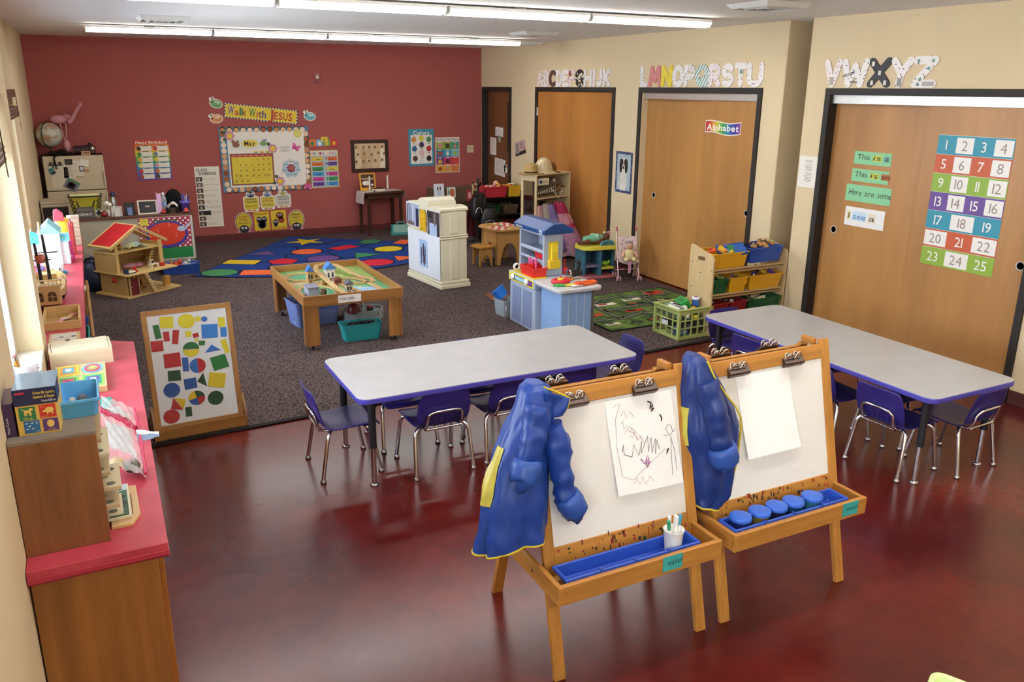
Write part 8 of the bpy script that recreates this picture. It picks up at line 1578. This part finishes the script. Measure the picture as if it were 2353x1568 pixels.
for k,(lb,x,y,z,dm,c,rot,c2) in enumerate((('striped grey green game box at the left of the crate',-.11,.0,.22,(.07,.20,.09),'#7a8f78',(10,-18,12),'#e0e4dc'),('black and white game box standing in the crate',-.03,.02,.22,(.03,.2,.12),'#d8d4cc',(0,-24,8),'#1c1c1e'),('bright green game box tipped up in the crate',.02,.03,.26,(.08,.17,.11),'#1f9a46',(0,-30,-15),'#17783a'),('yellow and black box at the back of the crate',.08,.08,.24,(.06,.14,.10),'#d8c22a',(15,20,20),'#1c1c1c'),('black card game box in front of the green box',.05,-.06,.23,(.09,.07,.05),'#1d1d1f',(20,0,-25),'#d8a02a'),('white box corner at the front of the crate',-.04,-.11,.22,(.09,.07,.07),'#e2e6e4',(25,20,35),'#a8b83a'),('dark box filling the bottom of the crate',.03,.0,.09,(.26,.22,.10),'#2e3230',(0,0,4),'#5a6a8a'),('blue box at the bottom front of the crate',-.09,-.08,.06,(.12,.10,.06),'#3a5a8a',(0,0,-6),'#8aa0c0'))):
    q=thing('game_box',lb,'box',(4.685+x,5.715+y,.010+z),group='boxes in the green crate'); q.rotation_euler=[math.radians(a) for a in rot]; m=MB(); m.box((0,0,0),dm,c); m.build('carton','card',q,.001); m=MB(); m.bx(-dm[0]*.35,dm[0]*.35,-dm[1]/2-.001,-dm[1]/2,-dm[2]*.25,dm[2]*.25,c2); m.build('front_print','card',q); m=MB(); m.bx(-dm[0]*.3,dm[0]*.3,-dm[1]*.3,dm[1]*.3,dm[2]/2,dm[2]/2+.001,c2); m.build('top_print','card',q)
q=thing('blue_canister','blue round canister with a white lid in the crate','canister',(4.685+.12,5.715-.02,.22)); m=MB(); m.lathe([(.032,0),(.034,.11)],'#3a66b8',18); m.build('body','card',q); m=MB(); m.lathe([(.037,.105),(.037,.125),(.03,.127),(0,.127)],'#e2e6ec',18); l_=m.build('lid','plastic',q); MB().disc(0,0,.02,.1285,'#8a4a9a').build('lid_print','card',l_)
q=thing('yellow_canister','yellow capped canister seen through the crate side','canister',(4.685+.055,5.715-.11,.08)); m=MB(); m.lathe([(.025,0),(.027,.10)],'#3a3a34',14); m.build('body','plastic',q); m=MB(); m.lathe([(.03,.095),(.03,.12),(0,.122)],'#e0d02a',14); m.build('cap','plastic',q)
# ------------------------------------------------------------------ road play rug
t=thing('road_rug','green play rug printed with roads and little buildings','rug',(4.86,6.65,.008),1)
m=MB(); m.bx(-.76,.76,-.62,.60,0,.007,'#14160f'); m.build('binding','fabric',t,.002)
mr,nt,b=nmat('road_rug_print'); n=noise(nt,coords(nt),5,2); nt.links.new(ramp(nt,n.outputs[0],[(.35,'#2a3f20'),(.5,'#4c682a'),(.62,'#687e36')]),b.inputs['Base Color']); b.inputs['Roughness'].default_value=.95
m=MB(); m.bx(-.735,.735,-.595,.575,.007,.009,'#5a7a2c'); o=m.build('pile','fabric',t); o.data.materials[0]=mr
def road(pts,w=.085):
    for a,b_ in zip(pts,pts[1:]):
        m=MB(); m.beam((a[0],a[1],.0094),(b_[0],b_[1],.0094),w,.0012,'#4c5344',up=(0,0,1)); r_=m.build('road_print','fabric',t); MB().beam((a[0],a[1],.0101),(b_[0],b_[1],.0101),.006,.0006,'#b8bca4').build('road_line','fabric',r_)
road([(-.7,.35),(-.35,.3),(-.2,.42),(.1,.45),(.3,.3),(.7,.35)]); road([(-.7,-.25),(-.4,-.3),(-.1,-.2),(.1,-.35),(.4,-.3),(.7,-.35)]); road([(.3,.3),(.22,.0),(.1,-.35)]); road([(-.35,.3),(-.42,.0),(-.4,-.3)]); road([(-.42,.0),(-.1,.05),(.22,.0)]); road([(.45,.57),(.4,.32)])
for k,(x,y,w,d,c,c2) in enumerate(((-.25,.22,.24,.08,'#e4ddd0','#a82a2c'),(.12,.28,.22,.07,'#e0dccf','#5a5e52'),(.52,.42,.22,.12,'#c8412c','#2a221c'),(-.60,-.08,.22,.10,'#b8532e','#3a2a20'),(-.58,.14,.20,.10,'#26323a','#8a2a2a'),(-.12,-.10,.20,.07,'#b02a2a','#26241f'),(.06,.12,.24,.08,'#2a3436','#a8502e'),(.50,-.02,.2,.1,'#3a3e34','#c8412c'),(-.10,-.46,.24,.07,'#3a2a24','#b84a30'),(.20,-.46,.26,.07,'#b8bcae','#d8c23a'),(-.48,.46,.2,.07,'#2a2e26','#dcd8c8'),(.42,.12,.2,.07,'#22282a','#c8c0a8'),(-.60,-.42,.16,.06,'#dcd8c8','#3a4a30'))):
    m=MB(); m.rect(x-w/2,x+w/2,y-d/2,y+d/2,.0106,c); bl=m.build('building_print','fabric',t); MB().rect(x-w*.35,x+w*.1,y-d*.1,y+d*.4,.0112,c2).build('roof_print','fabric',bl)
def bushes(m):
    rnd=random.Random(9)
    for k in range(60): m.disc(rnd.uniform(-.7,.7),rnd.uniform(-.56,.54),rnd.uniform(.012,.03),.0103,rnd.choice(['#22361c','#2a4a24','#8aa848','#1c2a18']),rnd.uniform(.008,.02),8)
m=MB(); bushes(m); m.build('bush_print','fabric',t)['kind']='stuff'
# ------------------------------------------------------------------ doll changing station
t=thing('doll_station','teal and yellow plastic doll nursery station','doll station',(5.27,8.10,.008),-6)
TE='#3d6a80'
m=MB(); m.poly(rrect(.50,.34,.10,6),0,.03,'#b86a72'); m.build('pink_base','plastic',t,.008,seg=3)
m=MB(); m.bx(-.02,.01,-.14,.14,.03,.34,TE); m.build('centre_panel','plastic',t,.006); m=MB(); m.bx(-.20,.19,.11,.14,.03,.34,TE); m.build('back_panel','plastic',t,.006); m=MB(); m.bx(.17,.20,-.10,.14,.03,.34,TE); m.build('side_panel','plastic',t,.006); m=MB(); m.bx(-.21,-.18,-.10,.14,.03,.34,TE); m.build('side_panel','plastic',t,.006)
for x in (.09,.13): pass
m=MB(); m.bx(.01,.18,-.13,.11,.10,.125,'#d8c83c'); m.build('yellow_shelf','plastic',t,.008,seg=3); m=MB(); m.bx(-.18,-.02,-.12,.11,.13,.15,'#7d7390'); m.build('lilac_shelf','plastic',t,.006)
m=MB(); m.poly(rrect(.60,.34,.13,7,.05,0),.34,.385,'#dcd048'); m.build('yellow_tray','plastic',t,.008,seg=3); m=MB(); m.poly(rrect(.50,.24,.10,7,.05,0),.385,.388,'#c8bc38'); m.build('tray_floor','plastic',t)
for z in (.22,.26): MB().sph((.12,.105,z),(.010,.006,.010),'#26465a',8,5).build('knob','plastic',t)
q=thing('toy_frog','lime green toy on the yellow shelf of the doll station','toy',(5.37,8.05,.135)); m=MB(); m.sph((0,0,.03),(.06,.035,.028),'#8fc43a',12,7); m.build('body','plastic',q); MB().sph((.04,-.02,.05),(.02,.015,.02),'#9fd04a',8,5).build('head','plastic',q); MB().bx(-.08,-.02,-.03,.01,0,.014,'#3a4a2a').build('foot','plastic',q,.004)
q=thing('teal_comb','light blue toy basket in front of the doll','toy basket',(5.33,7.97,.398)); m=MB(); m.tube([(-.09,0,.0),(-.07,-.005,.04),(0,-.01,.055),(.07,-.005,.04),(.10,0,.0)],.012,'#4a8aa8',8); m.build('handle','plastic',q)
for k in range(5): MB().bx(-.07+.035*k-.006,-.07+.035*k+.006,-.015,.01,0,.04,'#3f7f9a').build('basket_bar','plastic',q)
q=thing('brown_doll','brown baby doll in a mint outfit lying on the yellow tray','doll',(5.25,8.12,.398),2)
m=MB(); m.tube([(-.14,0,.05),(-.05,0,.055),(.05,0,.06),(.10,0,.06)],[.045,.055,.055,.04],'#7fc0a0',12); m.build('outfit','fabric',q)
m=MB(); m.sph((.165,0,.065),(.052,.048,.055),'#6a4030',14,9); m.sph((.165,-.048,.06),(.010,.008,.010),'#5a3426',6,4); m.tube([(.08,-.05,.05),(.0,-.075,.03),(-.08,-.07,.025)],[.022,.02,.016],'#6a4030',8); m.tube([(-.10,-.05,.04),(-.20,-.055,.03),(-.26,-.05,.03)],[.028,.024,.018],'#6a4030',8); m.build('body_skin','plastic',q)
m=MB(); m.sph((.20,0,.115),(.035,.015,.018),'#e0a0a8',8,5); m.sph((.14,.0,.12),(.018,.018,.016),'#c8d8b8',8,5); m.build('hair_bow','fabric',q)
m=MB(); m.bx(-.02,.02,-.062,.05,.06,.115,'#a8d0b4',RZ(25)); m.build('sash','fabric',q,.006)
# ------------------------------------------------------------------ doll stroller
t=thing('doll_stroller','pink doll stroller with a baby doll parked by the closet','stroller',(5.495,7.76,.008),-22)
PK2='#d8b8bc'
for s_ in (-1,1):
    m=MB(); m.tube([(s_*.115,.16,.56),(s_*.118,.10,.42),(s_*.12,.02,.22),(s_*.122,-.08,.035)],.0085,PK2,8); f_=m.build('frame_tube','metal',t); MB().cyl((s_*.115,.155,.55),(s_*.115,.172,.60),.012,'#b86a7a',n=8).build('handle_grip','rubber',f_)
    m=MB(); m.tube([(s_*.12,.02,.25),(s_*.125,.14,.06)],.0075,PK2,8); m.build('rear_strut','metal',t)
    for (x,y) in ((s_*.122,-.09),(s_*.125,.15)):
        for o_ in (-.017,.017):
            MB(T(x+o_,y,.032)@RY(90)).lathe([(.03,-.006),(.032,0),(.03,.006),(.012,.007),(0,.007)],'#c8a0a4',16).build('wheel','plastic',t)
m=MB(); m.tube([(-.118,-.03,.15),(0,.02,.12),(.12,.1,.10)],.006,PK2,6); m.tube([(.118,-.03,.15),(0,.02,.12),(-.12,.1,.10)],.006,PK2,6); m.build('cross_brace','metal',t)
m4,nt,b=nmat('stroller_print'); vo=N(nt,'ShaderNodeTexVoronoi'); vo.inputs['Scale'].default_value=26; nt.links.new(coords(nt),vo.inputs['Vector']); nt.links.new(ramp(nt,vo.outputs['Distance'],[(.2,'#a8889a'),(.34,'#dcc8c4')]),b.inputs['Base Color']); b.inputs['Roughness'].default_value=.9
m=MB(); m.grid(lambda u,v:(-.112+.224*u,-.02+.03*(1-v)-.0+.11*v*v-.02*math.sin(PI*u)*(-1),.22+.28*v-.03*math.sin(PI*u)*(1-v)) if v>0 else (-.112+.224*u,-.09,.235-.03*math.sin(PI*u)),10,10,'#dcc8c4'); o=m.build('fabric_seat','fabric',t,solid=.003); o.data.materials[0]=m4
m=MB(); m.bx(-.016,.016,-.10,-.085,.10,.25,'#c890a8'); m.build('crotch_strap','fabric',t,.002)
q=thing('baby_doll','baby doll in a cream romper sitting in the stroller','doll',(5.485,7.73,.24),-22)
m=MB(); m.sph((0,0,.07),(.062,.05,.075),'#e0d2a0',14,9); m.sph((-.045,-.06,.03),(.03,.05,.028),'#e0d2a0',10,6); m.sph((.045,-.06,.03),(.03,.05,.028),'#e0d2a0',10,6); m.build('romper','fabric',q)
m=MB(); m.sph((0,.01,.175),(.045,.045,.05),'#d8a88c',14,9); m.sph((0,-.038,.165),(.008,.008,.007),'#cc987c',6,4); m.tube([(-.055,0,.11),(-.085,-.03,.075),(-.08,-.06,.06)],[.018,.016,.014],'#d8a88c',8); m.tube([(.055,0,.11),(.085,-.03,.075),(.08,-.06,.06)],[.018,.016,.014],'#d8a88c',8); m.build('body_skin','plastic',q)
for s_ in (-1,1): MB().sph((s_*.017,-.033,.182),(.005,.004,.005),'#2a2428',6,4).build('eye','gloss',q)
MB().sph((0,-.036,.152),(.010,.004,.004),'#b86a64',8,4).build('mouth','plastic',q); m=MB(); m.sph((0,.018,.19),(.047,.044,.045),'#9a8a94',12,6,z0=.1); m.build('hair','fabric',q)
# ------------------------------------------------------------------ dark bin shelf by the entry door
t=thing('toy_bin_rack','dark rack of coloured toy bins near the entry door','rack',(5.36,10.93,.008),0)
for x in (-.33,.33): m=MB(); m.bx(x-.01,x+.01,-.14,.16,0,.70,'#2a211b'); m.build('side_panel','wood_z',t,.002)
for z in (.10,.36,.61): 
    for y in (-.11,.10): MB().cyl((-.33,y,z+(.03 if y>0 else 0)),(.33,y,z+(.03 if y>0 else 0)),.010,'#3a2c22',n=8).build('dowel','wood_x',t)
m=MB(); m.bx(-.33,.33,.15,.16,.05,.70,'#241c17'); m.build('back_panel','wood_x',t)
GR='bins on the dark rack'
bin_('pink red bin on the top of the dark rack',(5.245,10.90,.632),.38,.26,.155,'#b8303c',0,GR); bin_('yellow bin on the top of the dark rack behind the cubby',(5.555,10.90,.632),.20,.26,.155,'#d8a828',0,GR)
bin_('dark green bin on the middle of the dark rack',(5.20,10.90,.382),.26,.26,.13,'#1c4a30',0,GR); bin_('clear bin on the middle of the dark rack',(5.49,10.90,.382),.24,.26,.13,'#6a5848',0,GR,mat='tint_plastic')
bin_('olive green bin on the bottom of the dark rack',(5.24,10.90,.122),.27,.26,.14,'#6f8a4a',0,GR); bin_('red bin on the bottom of the dark rack',(5.53,10.90,.122),.24,.26,.14,'#7a1f24',0,GR)
heap('toy food in the pink red bin',5.245,10.90,.765,.26,.16,10,[('#d88a82','pink'),('#e0a040','orange'),('#b8473c','red'),('#d8b0a0','peach')],.04,'toy food in the pink red bin',31,shape='round',cat='toy food',name='toy_food')
heap('toy dish in the yellow rack bin',5.55,10.89,.765,.14,.14,6,[('#e0902c','orange'),('#e8e0d0','white'),('#3f6a3a','green'),('#c83a2c','red')],.035,'toys in the yellow rack bin',32,cat='toy',name='toy_dish')
heap('toy part in the dark green rack bin',5.20,10.89,.50,.18,.16,8,[('#26402e','dark green'),('#3a3a36','grey'),('#1c1c1c','black')],.035,'toys in the dark green rack bin',33,cat='toy',name='toy_part')
# backpacks on a stand
t=thing('backpack_stand','dark coat stand beside the entry door','stand',(4.93,10.72,.008)); m=MB(); m.cyl((0,0,0),(0,0,.92),.016,'#1d1916',n=10); m.build('pole','wood_z',t); m=MB(); m.lathe([(.11,0),(.10,.02),(.03,.035),(.016,.05)],'#1d1916',16); m.build('foot','wood_z',t)
for a in (30,150,270): MB().tube([(0,0,.80),(.05*math.cos(math.radians(a)),.05*math.sin(math.radians(a)),.81),(.08*math.cos(math.radians(a)),.08*math.sin(math.radians(a)),.86)],.008,'#1d1916',6).build('hook','metal',t)
def pack(label,x,y,z,w,d,h,c,rz,piping):
    q=thing('school_backpack',label,'backpack',(x,y,z),rz,'backpacks on the stand'); m=MB(); m.grid(lambda u,v:(w/2*math.copysign(abs(math.cos(2*PI*u))**.6,math.cos(2*PI*u))*math.sin(PI*min(1,.06+.9*v))**.35,d/2*math.copysign(abs(math.sin(2*PI*u))**.6,math.sin(2*PI*u))*math.sin(PI*min(1,.06+.9*v))**.35,h*v),24,12,c); m.build('bag_body','nylon',q)
    m=MB(); m.sph((0,-d*.42,h*.32),(w*.38,d*.25,h*.24),c,14,8); m.build('front_pocket','nylon',q); m=MB(); m.tube([(-w*.36,-d*.55,h*.3),(-w*.25,-d*.6,h*.5),(0,-d*.62,h*.56),(w*.25,-d*.6,h*.5),(w*.36,-d*.55,h*.3)],.005,piping,6); m.build('piping','fabric',q)
    for s_ in (-1,1): MB().tube([(s_*w*.25,d*.4,h*.9),(s_*w*.28,d*.6,h*.6),(s_*w*.3,d*.45,h*.15)],.012,'#151515',6).build('shoulder_strap','fabric',q)
    MB().tube([(-.03,d*.2,h*.96),(0,d*.2,h*1.06),(.03,d*.2,h*.96)],.007,'#151515',6).build('grab_loop','fabric',q)
pack('large black backpack with grey piping on the stand',5.02,10.55,.16,.26,.16,.36,'#141415',-15,'#9a9a9a')
pack('small black sports bag hanging on the left of the stand',4.84,10.60,.36,.15,.13,.32,'#1a1a1c',10,'#c8c8c8')
t=thing('umbrella_case','tall dark folded umbrella standing behind the backpacks','umbrella',(5.06,10.78,.06)); m=MB(); m.lathe([(.012,0),(.03,.12),(.035,.45),(.02,.6),(.008,.62)],'#1a1a1c',12); m.build('canopy','nylon',t); MB().tube([(0,0,.62),(0,0,.68),(.02,0,.71),(.04,0,.69)],.007,'#2a2018',6).build('handle','wood_z',t)
t=thing('red_jacket','dark red jacket hanging behind the sports bag','jacket',(4.81,10.74,.10)); m=MB(); m.grid(lambda u,v:(.07*math.cos(2*PI*u)*(1.1-.4*v)*(1+.1*math.sin(9*u)),.05*math.sin(2*PI*u)*(1.1-.4*v),.42*v),20,8,'#4a1820'); m.build('jacket_body','fabric',t); MB().tube([(-.05,-.03,.38),(-.08,-.05,.25),(-.08,-.05,.12)],[.03,.028,.022],'#4a1820',8).build('sleeve','fabric',t)
t=thing('red_shoes','small red shoes on the carpet under the backpacks','shoes',(4.97,10.42,.008)); 
for k,x in enumerate((-.05,.04)): m=MB(); m.sph((x,0,.022),(.032,.06,.024),'#a82a34',10,6,z0=-.9); m.build('shoe','fabric',t)
# low brown display with picture cards
t=thing('book_display','low brown book display behind the play kitchen','display',(4.92,11.55,.008)); m=MB(); m.bx(-.36,.38,.0,.24,.0,.70,'#6e5844'); m.build('carcass','wood_x',t,.004)
for z in (.25,.47): m=MB(); m.bx(-.36,.38,-.03,.0,z,z+.05,'#5c4836'); m.build('book_rail','wood_x',t,.003)
def card(label,x,z,w,h,c,bits,y=11.50):
    m=MB(); m.bx(0,w,0,h,0,.006,c); o=m.build('picture_book','card'); o.matrix_world=Matrix(((1,0,0,x),(0,0,-1,y),(0,1,0,z),(0,0,0,1)))@RX(-6); tag(o,label,'book','books on the brown display')
    for b in bits: prt(o,'cover_picture',lambda m:m.disc(w*b[0],h*b[1],w*b[2],.0068,b[4],h*b[3],12))
card('white picture book with a puppy on the brown display',4.565,.54,.165,.24,'#cfd4dc',[(.5,.62,.2,.16,'#e4e2de'),(.38,.7,.08,.12,'#4a4038'),(.62,.7,.08,.12,'#4a4038'),(.5,.35,.25,.2,'#b8c4d4')]); card('picture book with an orange bear on the brown display',4.775,.56,.14,.16,'#c8ccc0',[(.6,.5,.28,.38,'#b85a3a'),(.2,.55,.1,.3,'#6a8a78')]); card('red covered book at the end of the brown display',5.10,.50,.10,.17,'#a83a3a',[(.5,.5,.3,.3,'#d8b0a0')]); card('tan book standing at the right of the brown display',5.19,.60,.10,.16,'#c8a878',[(.5,.6,.25,.2,'#8a6a48')])
# teal carry case on the floor
t=thing('teal_case','teal and mint toy carrying case on the carpet by the red wall','case',(4.13,11.80,.008),-12); m=MB(); m.bx(-.15,.15,-.07,.07,0,.15,'#3f9a98'); m.build('case_body','plastic',t,.012,seg=3); m=MB(); m.bx(-.12,.12,-.075,-.07,.04,.16,'#8fb8a4'); m.build('mint_panel','plastic',t,.006); m=MB(); m.tube([(-.06,0,.15),(-.05,0,.19),(.05,0,.19),(.06,0,.15)],.010,'#3f9a98',8); m.build('handle','plastic',t); m=MB(); m.bx(-.16,.16,-.085,.085,.0,.035,'#348684'); m.build('base_tray','plastic',t,.008)
# ------------------------------------------------------------------ altar table with candles
t=thing('candle_table','small dark wooden side table holding candles against the red wall','table',(3.90,12.03,.008),7); DW='#4a2a1c'
m=MB(); m.bx(-.31,.31,-.19,.19,.62,.645,DW); m.build('tabletop','wood_x',t,.004)
m=MB(); m.bx(-.28,.28,-.16,.16,.55,.62,DW); m.build('apron','wood_x',t,.002)
for sx in (-1,1):
    for sy in (-1,1): m=MB(); m.beam((sx*.265,sy*.145,0),(sx*.265,sy*.145,.56),.042,.042,DW); m.build('leg','wood_z',t,.004)
c7,s7=math.cos(math.radians(7)),math.sin(math.radians(7))
def ct(x,y,z=.653): return (3.90+x*c7-y*s7,12.03+x*s7+y*c7,z)
t=thing('table_runner','white lace cloth draped over the ends of the candle table','cloth',ct(0,0,.654),7)
prof=[(-.345,-.17),(-.34,-.08),(-.325,-.01),(-.31,.0),(.31,.0),(.325,-.01),(.335,-.06),(.338,-.10)]
m=MB(); m.grid(lambda u,v:(lambda k,f:(prof[k][0]*(1-f)+prof[min(k+1,7)][0]*f+.004*math.sin(v*20),-.15+.30*v,prof[k][1]*(1-f)+prof[min(k+1,7)][1]*f+.003))(min(6,int(u*7)),u*7-min(6,int(u*7))),14,8,'#cfc4c0'); m.build('cloth','fabric',t)
for k,(x,y) in enumerate(((-.17,.0),(.14,.03))):
    t=thing('taper_candle',['left','right'][k]+' white taper candle in a glass holder on the candle table','candle',ct(x,y,.658),group='taper candles'); m=MB(); m.lathe([(.036,0),(.03,.008),(.014,.014),(.014,.03),(.016,.03)],'#c8c4bc',14); m.build('holder','gloss',t); MB().cyl((0,0,.02),(0,0,.22),.0125,'#f0ece4',.0115,n=12).build('wax','plastic',t); MB().cyl((0,0,.22),(0,0,.23),.0015,'#2a2420',n=5).build('wick','fabric',t)
t=thing('closed_bible','dark covered thick book with pale page edges on the candle table','book',ct(-.055,-.06,.658),10); m=MB(); m.bx(-.08,.08,-.055,.06,.004,.04,'#e4d8c0'); m.build('pages','paper',t); m=MB(); m.bx(-.084,.084,-.056,.066,.04,.045,'#1c1614'); m.bx(-.084,.084,-.056,.066,0,.004,'#1c1614'); m.bx(-.084,.084,.06,.066,.004,.04,'#1c1614'); m.build('cover','card',t,.001)
t=thing('small_shell','small dark brown figurine beside the left candle','figurine',ct(-.12,-.10,.658)); m=MB(); m.sph((0,0,.014),(.03,.02,.014),'#3a2a22',10,6); m.build('body','gloss',t); MB().sph((.025,0,.026),(.011,.010,.011),'#4a3428',8,5).build('head','gloss',t)
p=ct(-.30,.05,.66); m=MB(); m.bx(0,.25,0,.265,0,.012,'#dca22a'); o=m.build('picture_book','card'); o.matrix_world=Matrix.Translation(p)@Matrix.Rotation(math.radians(4),4,'Z')@Matrix(((1,0,0,0),(0,0,-1,0),(0,1,0,0),(0,0,0,1)))@RX(-10); tag(o,'yellow picture book with a white duck leaning on the wall above the table','book')
prt(o,'dark_panel',lambda m:m.rect(.022,.228,.045,.245,.013,'#5a2a1e')); prt(o,'green_reeds',lambda m:[m.poly([(.03+.018*k,.19),(.04+.018*k,.19),(.035+.018*k+.004*(k%3),.235+.01*(k%2))],.013,.0138,'#2a4a24') for k in range(10)],kind='stuff'); prt(o,'duck_print',lambda m:(m.disc(.10,.115,.065,.0138,'#ece6da',.035,16),m.disc(.19,.085,.022,.014,'#ece6da',.018,12))); prt(o,'mud_print',lambda m:m.disc(.15,.07,.06,.0136,'#7a3a24',.018,14)); prt(o,'lettering',lambda m:m.text('One Duck Stuck',.125,.165,.0148,.045,'#e8dcae',align='C',fit=.185,bold=.02))
